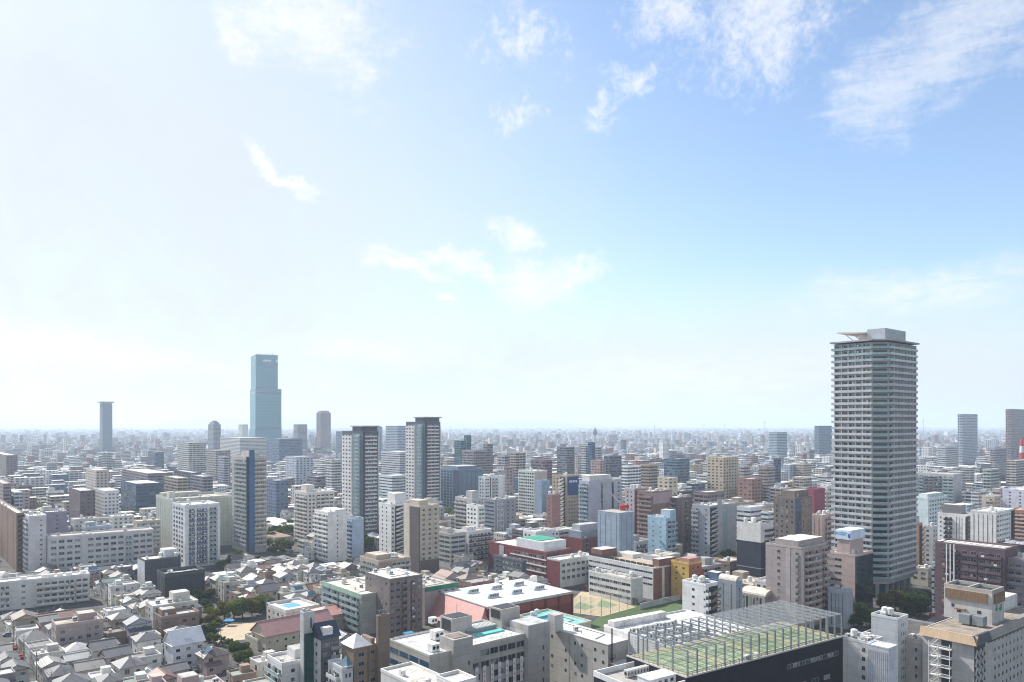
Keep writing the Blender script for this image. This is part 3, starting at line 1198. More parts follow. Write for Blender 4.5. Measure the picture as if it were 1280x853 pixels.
P = [(0.14, 3.4), (0.20, 2.4), (0.17, 1.2), (0.22, 0.6), (0.27, 1.6), (0.27, 2.6), (0.22, 2.9)]
me.face([(0.66, b.Lb * y, b.z + 7.6 + zz) for y, zz in P][::-1])
put('bird_emblem', me.mesh('bird_emblem', PAINT), bb, color=(0.03, 0.10, 0.42))

hero('apartment_building', 'low grey-blue block with white parapet squeezed under the black-glass office building', 'building', 'grey-blue low block', 1035, 1058, 1066, 741, 776, 345, (0.36, 0.41, 0.46), L=[('V', 0.1, 0.9, {'n': 4, 'w': 0.1})], clutter=4)
b = hero('office_building', 'slim grey concrete tower with barrel-vault top and round blue emblem', 'building', 'vault-topped slim tower', 898, 920, 928, 728, 770, 322, (0.30, 0.33, 0.36), L=[('V', 0.05, 0.95, {'n': 2, 'w': 0.03})], R=[('V', 0.1, 0.9, {'n': 1, 'w': 0.12})], clutter=0, parapet=0.1)
vb = MB()
n = 10
for i in range(n):
    t0, t1 = pi * i / n, pi * (i + 1) / n
    x0, x1 = b.La / 2 * (1 - cos(t0)), b.La / 2 * (1 - cos(t1))
    z0, z1 = b.z + 0.2 + 1.9 * sin(t0), b.z + 0.2 + 1.9 * sin(t1)
    vb.face([(x0, 0, z0), (x1, 0, z1), (x1, b.Lb, z1), (x0, b.Lb, z0)][::-1])
vb.face([(b.La / 2 * (1 - cos(pi * i / n)), -0.01, b.z + 0.2 + 1.9 * sin(pi * i / n)) for i in range(n + 1)][::-1])
vb.face([(b.La / 2 * (1 - cos(pi * i / n)), b.Lb, b.z + 0.2 + 1.9 * sin(pi * i / n)) for i in range(n + 1)])
put('vault', vb.mesh('vault', CONC), b.root, color=(0.60, 0.56, 0.50))
me = MB()
me.face([(b.La / 2 + 1.0 * cos(t * pi / 8), -0.09, b.z - 1.4 + 1.3 * sin(t * pi / 8)) for t in range(16)])
put('emblem', me.mesh('emblem', PAINT), b.root, color=(0.12, 0.40, 0.65))
hero('apartment_building', 'white block with rusty open fire stairs beside the slim vault-topped tower', 'apartment block', 'white fire-stair block', 853, 882, 897, 733, 778, 314, WHITE,
     L=[('W', 0.3, 0.75, {'pitch': 4, 'w': 1.3, 'h': 1.0}), ('W', 0.0, 0.1, {'w': 0.7, 'h': 0.7})], R=[('B', 0.0, 0.25, {'unit': 3, 'col': WHITE}), ('S', 0.27, 1.0, {'col': (0.22, 0.18, 0.15)})], clutter=8)
hero('apartment_building', 'dark violet-brown apartment block with three white fins and white slatted roof edge', 'apartment block', 'violet-brown fin block', 1169, 1256.5, 1262, 689, 772, 322, (0.13, 0.085, 0.10), fh=3.2,
     L=[('B', 0.05, 0.36, {'unit': 4.5, 'col': (0.14, 0.095, 0.11), 'd': 1.0}), ('B', 0.38, 0.62, {'unit': 5, 'col': (0.14, 0.095, 0.11), 'd': 1.0}), ('B', 0.64, 0.9, {'unit': 4.5, 'col': (0.14, 0.095, 0.11), 'd': 1.0})], roof=(0.5, 0.49, 0.47), La=15, clutter=0)
b = Bld  # (name kept free)
C, La, Lb, z = solve(1169, 1256.5, 1262, 689, 322, GA)
fr = thing('facade_fins', 'row of white vertical fins on the violet-brown apartment block', 'fins', (C[0], C[1], 0), radians(90 - GA))
for f in (0.70, 0.755, 0.81):
    put('fin', MB().box(-1.6, -1.3, Lb * f - 0.2, Lb * f + 0.2, 17, z + 0.5).mesh('fin', TRIM), fr, color=WHITE)
rl = thing('roof_louvre', 'white slatted frame lying along the roof edge of the violet-brown block', 'roof louvre', (C[0], C[1], z + 1.0), radians(90 - GA))
for i in range(10):
    put('slat', MB().box(0.2, 5.5, Lb * (i + 0.15) / 10, Lb * (i + 0.7) / 10, 0.05, 0.3).mesh('slat', TRIM), rl, color=(0.66, 0.66, 0.65))
hero('apartment_building', 'lower mauve wing with wide windows joined to the violet-brown fin block', 'apartment block', 'mauve wing', 1250, 1288, 1296, 702, 760, 318, (0.27, 0.23, 0.25), L=[('B', 0.02, 0.98, {'unit': 6, 'd': 0.9})], La=15, fh=3.2, clutter=3)
hero('apartment_building', 'white apartment block with four black balcony bays and recessed black penthouse', 'apartment block', 'white block with black balconies', 1172, 1206, 1213, 645, 684, 500, WHITE,
     L=[('W', 0.82, 0.95, {'w': 1.0, 'h': 1.0}), ('B', 0.45, 0.75, {'style': 'bars', 'col': (0.07, 0.07, 0.08)}), ('V', 0.05, 0.35, {'n': 3, 'w': 0.15})], R=[('S', 0.1, 1.0, {'col': (0.2, 0.2, 0.21)})], pent=[(0.05, 0.9, 0.15, 0.85, 6.5, (0.2, 0.2, 0.21))])
hero('apartment_building', 'white block with tall black slits and a charcoal edge wall', 'apartment block', 'white slit block', 1213, 1245, 1267, 642, 690, 480, WHITE,
     L=[('V', 0.05, 0.95, {'n': 5, 'w': 0.12})], R=[('B', 0.02, 0.16, {'unit': 3}), ('W', 0.2, 0.8, {'pitch': 3.5, 'w': 2.2, 'h': 1.2}), ('P', 0.86, 1.0, {'col': (0.03, 0.03, 0.035), 't': 0.6})], roof=(0.72, 0.72, 0.7), clutter=4)
hero('office_building', 'white-blue angular building with bent facade and grey side windows', 'office building', 'pale teal-white building', 1144, 1160, 1184, 624, 660, 560, (0.6, 0.68, 0.7), R=[('W', 0.05, 1.0, {'pitch': 4.5, 'w': 2.6, 'h': 1.4})], roof=(0.6, 0.6, 0.6), pent=[(0.1, 0.9, 0.2, 0.9, 3.0)])
hero('apartment_building', 'wide apartment block with teal glass balconies and white columns', 'apartment block', 'teal balcony block', 1143, 1192, 1197, 594, 642, 700, (0.46, 0.46, 0.47), L=[('B', 0.0, 0.27, {'style': 'glass'}), ('B', 0.28, 0.5, {'style': 'bars'}), ('B', 0.51, 0.74, {'style': 'bars'}), ('B', 0.75, 1.0, {'style': 'glass'})], roof=(0.6, 0.57, 0.53), La=20, clutter=3)
hero('apartment_building', 'narrow orange-tan building with blue roof box behind the tallest residential tower', 'building', 'orange-tan building', 1139, 1149, 1153, 656, 708, 462, (0.42, 0.24, 0.13), R=[('S', 0.1, 1.0, {'col': (0.36, 0.2, 0.12)})], Lb=12, pent=[(0.1, 0.7, 0.1, 0.8, 5, (0.35, 0.47, 0.58))])
hero('shop_building', 'low cream building with square windows by the foot of the tallest residential tower', 'building', 'cream low building', 1138, 1160, 1168, 713, 740, 436, (0.5, 0.47, 0.42), L=[('W', 0.05, 0.95, {'pitch': 4, 'w': 2.2})], R=[('W', 0.05, 0.95, {'pitch': 3})])
hero('apartment_building', 'pale building with stepped side windows between tower and white balcony blocks', 'apartment block', 'pale stepped-window building', 1153, 1166, 1172, 660, 715, 475, PALE, R=[('W', 0.1, 0.9, {'pitch': 3, 'w': 1.6})], L=[('W', 0.1, 0.9, {'pitch': 4})])
hero('office_building', 'long dark plum building with plain walls behind the violet-brown fin block', 'building', 'plum building', 1246, 1285, 1300, 684, 698, 400, (0.10, 0.05, 0.08), L=[('W', 0.05, 0.95, {'pitch': 6})], roof=(0.4, 0.45, 0.5))
hero('apartment_building', 'orange-brick apartment block with white balcony strips at the picture edge', 'apartment block', 'orange-brick block', 1262, 1290, 1300, 640, 676, 600, (0.42, 0.16, 0.09), L=[('B', 0.3, 1.0, {'col': (0.6, 0.4, 0.32)})])
hero('apartment_building', 'lavender-white block with few small windows beyond the white slit block', 'apartment block', 'lavender-white block', 1253, 1285, 1300, 614, 640, 690, (0.6, 0.6, 0.68), L=[('W', 0.1, 0.9, {'pitch': 7, 'w': 1.4})])
hero('apartment_building', 'small beige block with a glazed balcony column and flat roof near the white slit block', 'apartment block', 'small beige block', 1227, 1243, 1251, 622, 640, 640, BEIGE, L=[('B', 0.1, 0.7, {})], R=[('W', 0.1, 0.9, {})])
# ---- centre right
b = hero('office_building', 'boxy building with white top storeys above dark navy cladding', 'building', 'white-over-navy building', 921, 951, 958.5, 657, 714, 420, (0.035, 0.042, 0.062), R=[('B', 0.3, 1.0, {'style': 'bars', 'col': (0.1, 0.1, 0.12)})], La=12, roof=(0.62, 0.6, 0.57), clutter=3)
for sd in 'LR':
    b.panel('upper_cladding', sd, 0.0, 1.0, b.z - 9.5, b.z + 0.9, PAINT, t=0.12, color=(0.6, 0.59, 0.58))
    b.panel('joint', sd, 0.0, 1.0, b.z - 24, b.z - 23.6, PAINT, t=0.1, color=(0.35, 0.36, 0.38))
hero('office_building', 'dark grey-brown hotel block with tall paired windows and a glass corner strip', 'hotel', 'dark paired-window hotel', 967, 994, 1015, 624, 668, 452, (0.17, 0.14, 0.125),
     L=[('W', 0.02, 0.97, {'pitch': 3.4, 'w': 1.5, 'h': 1.9})], R=[('P', 0.0, 0.34, {'col': (0.13, 0.15, 0.17), 'mat': GLASS_BLUE, 'name': 'glass_strip'}), ('P', 0.36, 0.99, {'col': (0.27, 0.2, 0.17)}), ('W', 0.4, 0.97, {'pitch': 2.8, 'w': 1.1, 'h': 1.8, 'off': 0.09})], pent=[(0.1, 0.9, 0.1, 0.7, 4.5, (0.2, 0.17, 0.15))], roof=(0.4, 0.36, 0.33))
hero('office_building', 'plain deep magenta building slab behind the dark paired-window hotel', 'building', 'magenta slab', 1007, 1018, 1028, 613, 640, 520, (0.27, 0.075, 0.11), La=14, clutter=0)
hero('apartment_building', 'pale pink apartment pair with rounded corners left of the tallest residential tower', 'apartment block', 'pale pink pair', 1014, 1028, 1044, 646, 682, 470, (0.52, 0.4, 0.37), L=[('V', 0.1, 0.9, {'n': 2, 'w': 0.1})], R=[('B', 0.2, 0.95, {})])
hero('apartment_building', 'cream block with curved balcony bands left of the tallest residential tower', 'apartment block', 'cream banded block', 1026, 1034, 1044, 609, 640, 560, OFFW, L=[('B', 0.1, 1.0, {})], R=[('B', 0.0, 1.0, {})])
b = hero('office_building', 'grey building with a huge glass panel and a zigzag stair strip', 'building', 'grey glass-panel building', 865, 887.5, 920, 634, 690, 502, (0.33, 0.35, 0.38),
         L=[('W', 0.05, 0.4, {'pitch': 5, 'w': 1.6}), ('B', 0.6, 0.98, {'unit': 4})], R=[('S', 0.0, 0.26, {'col': (0.45, 0.46, 0.48)}), ('P', 0.27, 0.44, {'col': (0.36, 0.38, 0.41), 't': 0.5, 'drop': -4.5}), ('P', 0.5, 0.66, {'mat': GLASS_TEAL, 'name': 'glass_wall', 'col': (0.2, 0.3, 0.3), 'drop': 4})], fh=3.1)
hero('apartment_building', 'dark brown apartment block with blue-grey recess strip near the grey glass-panel building', 'apartment block', 'dark brown recess block', 840, 846, 866, 624, 672, 530, (0.15, 0.12, 0.125), L=[('B', 0.1, 1, {'col': (0.3, 0.33, 0.37)})], R=[('P', 0.3, 0.48, {'col': (0.2, 0.15, 0.14)}), ('B', 0.5, 1.0, {'col': (0.14, 0.12, 0.13)})], Lb=14)
hero('apartment_building', 'pale blue block with tiny windows and teal balcony stack', 'apartment block', 'pale blue block', 809.5, 832.6, 845, 649, 688, 470, (0.33, 0.47, 0.58), L=[('W', 0.1, 0.9, {'pitch': 5, 'w': 1.0, 'h': 0.8})], R=[('B', 0.1, 1.0, {'col': (0.25, 0.42, 0.5)})], roof=(0.66, 0.6, 0.54), pent=[(0.4, 1.0, 0.0, 0.5, 5)])
hero('apartment_building', 'reddish brown block with curved balcony bays and layered pink wall bands', 'apartment block', 'layered brown block', 797, 816, 840, 616, 662, 522, (0.24, 0.155, 0.14), L=[('B', 0.05, 0.98, {'unit': 9, 'col': (0.3, 0.2, 0.18)})], R=[('P', 0.02, 0.98, {'z0': 38, 'col': (0.42, 0.31, 0.33)}), ('P', 0.02, 0.98, {'z0': 26, 'drop': 14, 'col': (0.33, 0.2, 0.19)})], clutter=5)
hero('apartment_building', 'tall pinkish-grey block with dark rose side wall', 'apartment block', 'rose-sided tall block', 781, 793, 800, 612, 668, 542, (0.45, 0.41, 0.43), L=[('W', 0.1, 0.9, {'pitch': 4, 'w': 1.4})], R=[('P', 0.02, 1.0, {'col': (0.17, 0.1, 0.12)}), ('W', 0.4, 0.6, {'w': 0.8, 'off': 0.1})], La=14)
b = hero('office_building', 'building wrapped in blue-grey construction sheeting below the red crane', 'building site', 'sheeted building site', 747, 774, 792, 642, 682, 470, (0.30, 0.37, 0.45), L=[('V', 0.0, 1.0, {'n': 4, 'w': 0.02})], R=[('V', 0, 1, {'n': 3, 'w': 0.02})], clutter=0, parapet=0.3, roof=(0.4, 0.36, 0.33))
hero('apartment_building', 'wide lavender-grey apartment block with blue balconies and long dark slits', 'apartment block', 'lavender-grey wide block', 724, 736, 777, 603, 664, 556, (0.40, 0.42, 0.48), L=[('B', 0.05, 0.98, {'style': 'glass', 'unit': 4})], R=[('V', 0.33, 0.45, {'n': 1, 'w': 0.5}), ('V', 0.66, 0.78, {'n': 1, 'w': 0.5}), ('W', 0.85, 0.97, {'pitch': 3}), ('P', 0.0, 0.32, {'col': (0.41, 0.42, 0.50)})], pent=[(0.05, 0.7, 0.1, 0.9, 4.5, (0.6, 0.6, 0.6))], roof=(0.68, 0.66, 0.63), clutter=5)
b = hero('office_building', 'tan hotel with white zigzag stairs and a dark blue sign at its top', 'hotel', 'tan zigzag-stair hotel', 690, 708.5, 723, 596, 656, 612, (0.36, 0.30, 0.23), L=[('W', 0.5, 0.97, {'pitch': 3.2, 'w': 1.6}), ('S', 0.12, 0.46, {'col': (0.6, 0.57, 0.5)})], R=[('P', 0.06, 1.0, {'z0': 35.5, 'col': (0.03, 0.06, 0.16), 'name': 'sign_board', 't': 0.3}), ('W', 0.1, 1.0, {'pitch': 3, 'w': 1.5, 'h': 1.2})], roof=(0.6, 0.58, 0.53))
for i in range(5):
    b.panel('sign_letter', 'R', 0.2 + i * 0.14, 0.30 + i * 0.14, b.z - 5.0, b.z - 3.2, PAINT, off=0.31, t=0.05, color=(0.5, 0.6, 0.75))
hero('apartment_building', 'slim brick-red block with one window strip beside the tan zigzag-stair hotel', 'apartment block', 'brick-red slim block', 683, 690, 697, 620, 652, 590, (0.29, 0.16, 0.15), L=[('W', 0.3, 0.7, {'pitch': 3})], La=9)
hero('office_building', 'pale building with a white window grid and blank tan side wall', 'office building', 'white-grid office building', 648, 668, 684, 590, 640, 720, (0.58, 0.6, 0.58), L=[('W', 0.03, 0.97, {'pitch': 3.2, 'w': 2.4, 'h': 1.6, 'kind': 'window'})], R=[('P', 0.0, 1.0, {'col': (0.45, 0.39, 0.34)})])
hero('office_building', 'plain blue-grey annex leaning against the white-grid office building', 'building', 'blue-grey annex', 672, 677, 685, 602, 636, 700, (0.24, 0.32, 0.42), La=10, Lb=9, clutter=0)
b = hero('office_building', 'large slate-blue office block with glass left side', 'office building', 'slate-blue office block', 551, 574, 604, 588, 640, 800, (0.16, 0.22, 0.30), L=[('G', 0.35, 1.0, {'seg': 5}), ('P', 0.0, 0.33, {'col': (0.05, 0.07, 0.12)})], R=[('V', 0.04, 0.96, {'n': 5, 'w': 0.04})], roof=(0.5, 0.5, 0.5), pent=[(0.1, 0.9, 0.2, 0.9, 3.5)])
hero('apartment_building', 'white apartment block with black window slot standing before the slate-blue office block', 'apartment block', 'white slot block', 598, 606, 631, 597, 640, 690, WHITE, L=[('W', 0.1, 0.9, {'pitch': 3})], R=[('B', 0.02, 0.22, {}), ('P', 0.25, 0.3, {'col': CHAR}), ('B', 0.36, 0.66, {'col': (0.5, 0.5, 0.5)}), ('P', 0.92, 1.0, {'col': (0.6, 0.6, 0.6)})], roof=(0.7, 0.65, 0.58))
b = hero('office_building', 'low grey hall with sloping pale roof below the white slot block', 'hall', 'sloping-roof grey hall', 605, 619, 645, 626, 655, 590, (0.30, 0.31, 0.34), L=[('R', 0.05, 0.95, {'h': 1.3})], R=[('W', 0.05, 0.95, {'pitch': 5})], roof=(0.6, 0.56, 0.5))
hero('apartment_building', 'stepped white building with a round water tank in front of the slate-blue office block', 'building', 'stepped white building', 569, 590, 603, 625, 656, 560, (0.45, 0.44, 0.44), L=[('B', 0.3, 1.0, {})], R=[('W', 0.05, 0.95, {'pitch': 4})], pent=[(0.1, 0.7, 0.05, 0.4, 6)])
hero('apartment_building', 'small white block with square windows right of the stepped white building', 'building', 'small white square-window block', 583, 597, 605, 634, 656, 530, WHITE, L=[('W', 0.1, 0.95, {'pitch': 4, 'w': 2})], R=[('B', 0.2, 1, {})])
# twins
def twin(label, xl, xc, xr, yt, yv, Y, short, fh=3.25):
    C, La, Lb, z = solve(xl, xc, xr, yt, Y, GA)
    b = Bld('apartment_tower', label, 'apartment tower', C, La, Lb, z, (0.10, 0.12, 0.15), roofcol=(0.45, 0.43, 0.4), parapet=0.6)
    HEROES.append((xl + 1, xr - 1, yt - 3, yv, Y))
    zs = storeys(z, fh, 2, 1.2)
    zs = [q for q in zs if proj(C[0], C[1] + 10, q)[1] < yv + 10]
    w = (0.62, 0.61, 0.60)
    for q in reversed(zs):
        pass
    b.panel('white_wall', 'L', 0.52, 1.0, 3, z - 3.0, PAINT, t=0.5, color=w)
    b.panel('grey_wall', 'L', 0.36, 0.50, 3, z - 1.5, PAINT, t=0.3, color=(0.2, 0.22, 0.25))
    b.panel('glass_bay', 'L', 0.12, 0.35, 3, z - 2.0, GLASS_TEAL, t=0.2)
    b.windows('L', 0.53, 0.99, [q + 0.8 for q in reversed(zs)], pitch=4.6, w=2.9, h=1.35, off=0.5)
    b.balconies('L', 0.13, 0.34, zs, style='glass', col=(0.55, 0.56, 0.56), wins=False)
    b.balconies('R', 0.12, 0.86, zs, unit=5.2, col=w, d=1.5)
    b.panel('edge_fin', 'R', 0.94, 1.0, 3, z - 4, PAINT, t=0.7, color=(0.5, 0.49, 0.48))
    b.panel('dark_fin', 'R', 0.0, 0.1, 3, z, PAINT, t=0.6, color=(0.05, 0.06, 0.085))
    b.block('penthouse', 0, La, 0.05 * Lb, 0.5 * Lb, z + 0.13, z + 4.2, color=(0.12, 0.13, 0.16))
    put('roof_slab', MB().box(-1, La + 1, -1, Lb * 0.55, z + 4.22, z + 5.2).mesh('roof_slab', CONC), b.root, color=(0.4, 0.37, 0.34))
    b.done(short)
twin('shorter of the two alike dark apartment towers with white window walls', 428, 453.5, 473, 540, 664, 645, 'shorter twin tower')
twin('taller of the two alike dark apartment towers with white window walls', 507.5, 531, 550.5, 528, 620, 725, 'taller twin tower')
# ---- centre-left
hero('apartment_building', 'beige apartment tower with dark rounded corner windows and brown lower storeys', 'apartment tower', 'beige corner-window tower', 505, 525, 549, 634, 716, 472, BEIGE,
     L=[('P', 0.0, 0.6, {'col': (0.11, 0.095, 0.095), 't': 0.6}), ('R', 0.0, 0.6, {'kind': 'window', 'h': 1.7, 'seg': 4}), ('P', 0.62, 1.0, {'col': (0.58, 0.53, 0.44)})],
     R=[('W', 0.03, 0.97, {'pitch': 4.2, 'w': 1.7, 'h': 1.3}), ('P', 0.0, 1.0, {'z0': 0.2, 'drop': 33, 'col': (0.17, 0.13, 0.125), 't': 0.1})], roof=(0.68, 0.63, 0.56), pent=[(0.1, 0.6, 0.2, 0.8, 3.5)], clutter=5)
b = hero('apartment_building', 'white apartment tower with zigzag stair strip left of the beige corner-window tower', 'apartment tower', 'white zigzag tower', 474, 489, 505, 632, 690, 540, WHITE, L=[('W', 0.2, 0.9, {'pitch': 5, 'w': 1.2})], R=[('W', 0.0, 0.25, {'pitch': 3, 'w': 1.5}), ('S', 0.3, 0.95, {'col': WHITE})], clutter=3)
b.block('stair_tower', b.La * 0.35, b.La * 1.25, 1, b.Lb * 0.7, 0, b.z + 8, color=(0.68, 0.68, 0.68), roofcol=(0.75, 0.74, 0.72))
hero('apartment_building', 'white apartment slab with steep white balcony rows and blank gable wall', 'apartment block', 'white gable slab', 393, 410, 433.5, 642, 700, 512, WHITE, L=[('B', 0.0, 1.0, {'unit': 7, 'd': 1.3})], R=[('W', 0.4, 0.6, {'w': 1.0, 'h': 1.2, 'pitch': 3})], roof=(0.75, 0.73, 0.7), pent=[(0.4, 1.0, 0.05, 0.95, 1.8)], clutter=2)
hero('apartment_building', 'pale blue-white stair wing with grey balconies attached behind the white gable slab', 'apartment block', 'blue-white stair wing', 433.5, 440, 449, 650, 690, 530, (0.42, 0.52, 0.66), L=[('B', 0.0, 1.0, {'unit': 4})], La=9, clutter=1)
hero('apartment_building', 'white rounded-corner apartment block with horizontal window bands and a roof hut', 'apartment block', 'white banded block', 368, 384, 418, 617, 665, 590, (0.66, 0.64, 0.6), L=[('B', 0.0, 0.95, {'unit': 6})], R=[('W', 0.03, 0.3, {'pitch': 3.5, 'w': 1.8}), ('B', 0.33, 0.97, {'unit': 6})], pent=[(0.1, 0.4, 0.3, 0.7, 6)], roof=(0.66, 0.6, 0.54))
def blue_fin_tower():
    C, La, Lb, z = solve(290, 311, 333, 573, 548, GA)
    b = Bld('apartment_tower', 'blue-grey apartment tower with a bright blue fin wall rising through its middle', 'apartment tower', C, La, Lb, z, (0.42, 0.40, 0.38), roofcol=(0.45, 0.42, 0.38), parapet=1.5)
    HEROES.append((291, 332, 566, 690, 548))
    zs = storeys(z, 3.1, 2, 1.0)
    b.balconies('L', 0.0, 0.86, zs, unit=6, style='glass', col=(0.5, 0.48, 0.45))
    b.balconies('R', 0.30, 0.98, zs, unit=3.5, col=(0.5, 0.47, 0.44))
    b.panel('blue_fin', 'R', 0.0, 0.27, 1, z + 6, PAINT, t=1.8, color=(0.06, 0.14, 0.27))
    b.panel('dark_recess', 'L', 0.0, 0.05, 1, z + 1, PAINT, t=1.4, color=(0.05, 0.06, 0.09))
    b.block('penthouse', 3, La * 0.7, 3, Lb * 0.7, z + 0.13, z + 4, color=(0.5, 0.48, 0.45))
    b.done('blue-fin tower')
blue_fin_tower()
hero('apartment_tower', 'white apartment tower with columns of dark blue balcony slots beside green netted hall', 'apartment tower', 'white slot-column tower', 215.5, 231, 275, 634, 712, 492, (0.60, 0.60, 0.63),
     L=[('W', 0.1, 0.95, {'pitch': 5, 'w': 3.4, 'h': 1.7})], R=[('P', 0.0, 0.10, {'col': WHITE, 't': 0.6}), ('B', 0.12, 0.26, {'unit': 4, 'col': (0.14, 0.18, 0.28)}), ('P', 0.28, 0.32, {'col': WHITE, 't': 0.7}), ('B', 0.33, 0.46, {'unit': 3, 'col': (0.14, 0.18, 0.28)}), ('B', 0.48, 0.62, {'unit': 3, 'col': (0.14, 0.18, 0.28)}), ('P', 0.63, 0.68, {'col': WHITE, 't': 0.7}), ('B', 0.7, 0.9, {'unit': 4, 'style': 'glass', 'col': (0.3, 0.32, 0.38)}), ('P', 0.92, 1.0, {'col': WHITE, 't': 0.4})], roof=(0.7, 0.68, 0.66), parapet=1.2, clutter=3)
b = hero('sports_hall', 'flat hall wrapped in pale green netting behind the white slot-column tower', 'hall', 'green netted hall', 195, 216, 291, 627, 690, 560, (0.42, 0.45, 0.40), L=[('V', 0.0, 1.0, {'n': 9, 'w': 0.03})], R=[('V', 0.0, 1.0, {'n': 16, 'w': 0.03})], roof=(0.55, 0.5, 0.45), parapet=2.0, clutter=4, pent=[(0.05, 0.7, 0.75, 0.97, 3.5, (0.46, 0.47, 0.42)), (0.02, 0.12, 0.3, 0.42, 6, (0.6, 0.6, 0.56))])
hero('school_building', 'long pale school block with rows of square windows and sloping grey roof edge', 'school', 'long pale school', 50, 60.5, 192, 673, 700, 470, (0.52, 0.52, 0.53), R=[('W', 0.01, 0.30, {'pitch': 4.4, 'w': 3.1, 'h': 1.7}), ('P', 0.30, 0.345, {'t': 0.5}), ('W', 0.35, 0.71, {'pitch': 4.4, 'w': 3.1, 'h': 1.7}), ('B', 0.72, 0.78, {'unit': 5, 'style': 'glass'}), ('W', 0.79, 0.99, {'pitch': 4.4, 'w': 3.1, 'h': 1.7})], fh=3.7, roof=(0.5, 0.45, 0.41), clutter=3, Lb=14, ang=54)
hero('apartment_building', 'plain brown apartment block with dark stair edge at the picture side', 'apartment block', 'plain brown block', -22, 20.5, 30, 643, 712, 480, (0.25, 0.17, 0.13), L=[('V', 0.0, 1.0, {'n': 7, 'w': 0.02})], R=[('S', 0.2, 1.0, {'col': (0.2, 0.14, 0.12)})], roof=(0.7, 0.68, 0.66))
hero('apartment_building', 'white slab with four little windows per storey right of the plain brown block', 'apartment block', 'white four-window slab', 32, 36, 58, 647, 700, 470, (0.56, 0.55, 0.57), R=[('W', 0.5, 0.9, {'pitch': 2.5, 'w': 1.2, 'h': 0.9})], L=[('B', 0.1, 1.0, {})], Lb=20, roof=(0.7, 0.7, 0.7))
hero('apartment_building', 'grey-violet block rising behind the white four-window slab', 'apartment block', 'grey-violet block', 54, 58, 84, 642, 668, 545, VIOLET, R=[('W', 0.1, 0.9, {'pitch': 7, 'w': 1.6})], Lb=16)
b = hero('apartment_building', 'long white six-storey apartment slab with open access galleries', 'apartment block', 'long white gallery slab', -40, -34, 112, 733.5, 762, 372, (0.60, 0.59, 0.58), ang=54.5,
         R=[('B', 0.22, 0.3, {'unit': 6}), ('W', 0.33, 0.5, {'pitch': 8, 'w': 1.6, 'h': 1.1}), ('B', 0.52, 0.78, {'unit': 6}), ('B', 0.78, 0.86, {'unit': 4, 'd': 2.2}), ('B', 0.87, 0.99, {'unit': 6})], Lb=11, fh=3.0, roof=(0.74, 0.73, 0.71), clutter=0)
for f in (0.42, 0.6, 0.66, 0.74, 0.82, 0.95):
    put('water_tank', MB().box(-1.4, 1.4, -1, 1, 0.1, 1.7).mesh('water_tank', TRIM), b.root, (b.La * f, 4, b.z + 0.1), color=(0.65, 0.65, 0.64))
b = hero('apartment_building', 'grey-brown apartment block with arched balconies and white roof by the school yard', 'apartment block', 'arched-balcony block', 456.5, 487, 528, 725, 790, 330, (0.20, 0.17, 0.165),
         L=[('W', 0.72, 0.98, {'pitch': 3, 'w': 0.9, 'h': 1.2}), ('W', 0.05, 0.4, {'pitch': 3.2, 'w': 1.2})], R=[('W', 0.02, 0.14, {'pitch': 3, 'w': 1.6}), ('W', 0.17, 0.33, {'pitch': 3, 'w': 2}), ('B', 0.36, 0.5, {'unit': 5, 'col': (0.2, 0.17, 0.165), 'd': 1.6}), ('P', 0.5, 0.6, {'col': (0.24, 0.21, 0.2), 't': 0.8}), ('B', 0.62, 0.78, {'unit': 5}), ('W', 0.82, 0.98, {'w': 1.4})], roof=(0.74, 0.72, 0.69), parapet=0.4, clutter=3, fh=2.9)
hero('apartment_building', 'grey-green apartment wings with mint green parapets and glazed balconies', 'apartment block', 'mint-parapet block', 402, 452, 458, 746, 790, 334, (0.33, 0.34, 0.33), L=[('B', 0.04, 0.48, {'unit': 6, 'style': 'glass', 'col': (0.36, 0.40, 0.38)}), ('B', 0.52, 0.96, {'unit': 6, 'style': 'glass', 'col': (0.36, 0.40, 0.38)}), ('P', 0.0, 1.0, {'z0': 16.0, 'drop': -0.95, 'col': (0.30, 0.45, 0.36), 't': 0.2, 'name': 'mint_parapet'})], La=17, roof=(0.62, 0.58, 0.52), clutter=7, fh=2.9)
hero('apartment_building', 'pinkish low block with a green painted parapet strip', 'apartment block', 'green-strip pink block', 528, 531, 571, 737, 775, 352, (0.38, 0.33, 0.32), R=[('P', 0.0, 0.999, {'z0': 15.3, 'drop': -0.9, 'col': (0.03, 0.2, 0.13), 't': 0.18, 'name': 'green_parapet'}), ('W', 0.35, 0.97, {'pitch': 3.5, 'w': 1.5, 'h': 1.0})], Lb=22, roof=(0.5, 0.47, 0.42), fh=2.8, clutter=4)
hero('apartment_building', 'tan low apartment block with glass balconies and a roof garden frame', 'apartment block', 'tan glass-balcony block', 450, 473, 513, 703, 718, 420, (0.42, 0.36, 0.3), L=[('B', 0.02, 0.98, {'style': 'glass', 'unit': 5})], R=[('P', 0.0, 0.4, {'col': (0.3, 0.24, 0.2)}), ('B', 0.42, 0.98, {'unit': 5, 'col': (0.55, 0.55, 0.56)})], pent=[(0.05, 0.5, 0.2, 0.8, 3.0)], roof=(0.52, 0.47, 0.4), clutter=6)
hero('construction_building', 'building under dark scaffold netting with white roof left of the white slot-column tower', 'building site', 'dark netted building', 172, 181, 226, 702, 728, 428, (0.07, 0.075, 0.09), L=[('P', 0, 1, {'col': (0.5, 0.52, 0.54)})], R=[('V', 0, 1, {'n': 8, 'w': 0.04})], roof=(0.6, 0.6, 0.6), pent=[(0.6, 0.98, 0.3, 0.9, 4.5, (0.62, 0.63, 0.64))])
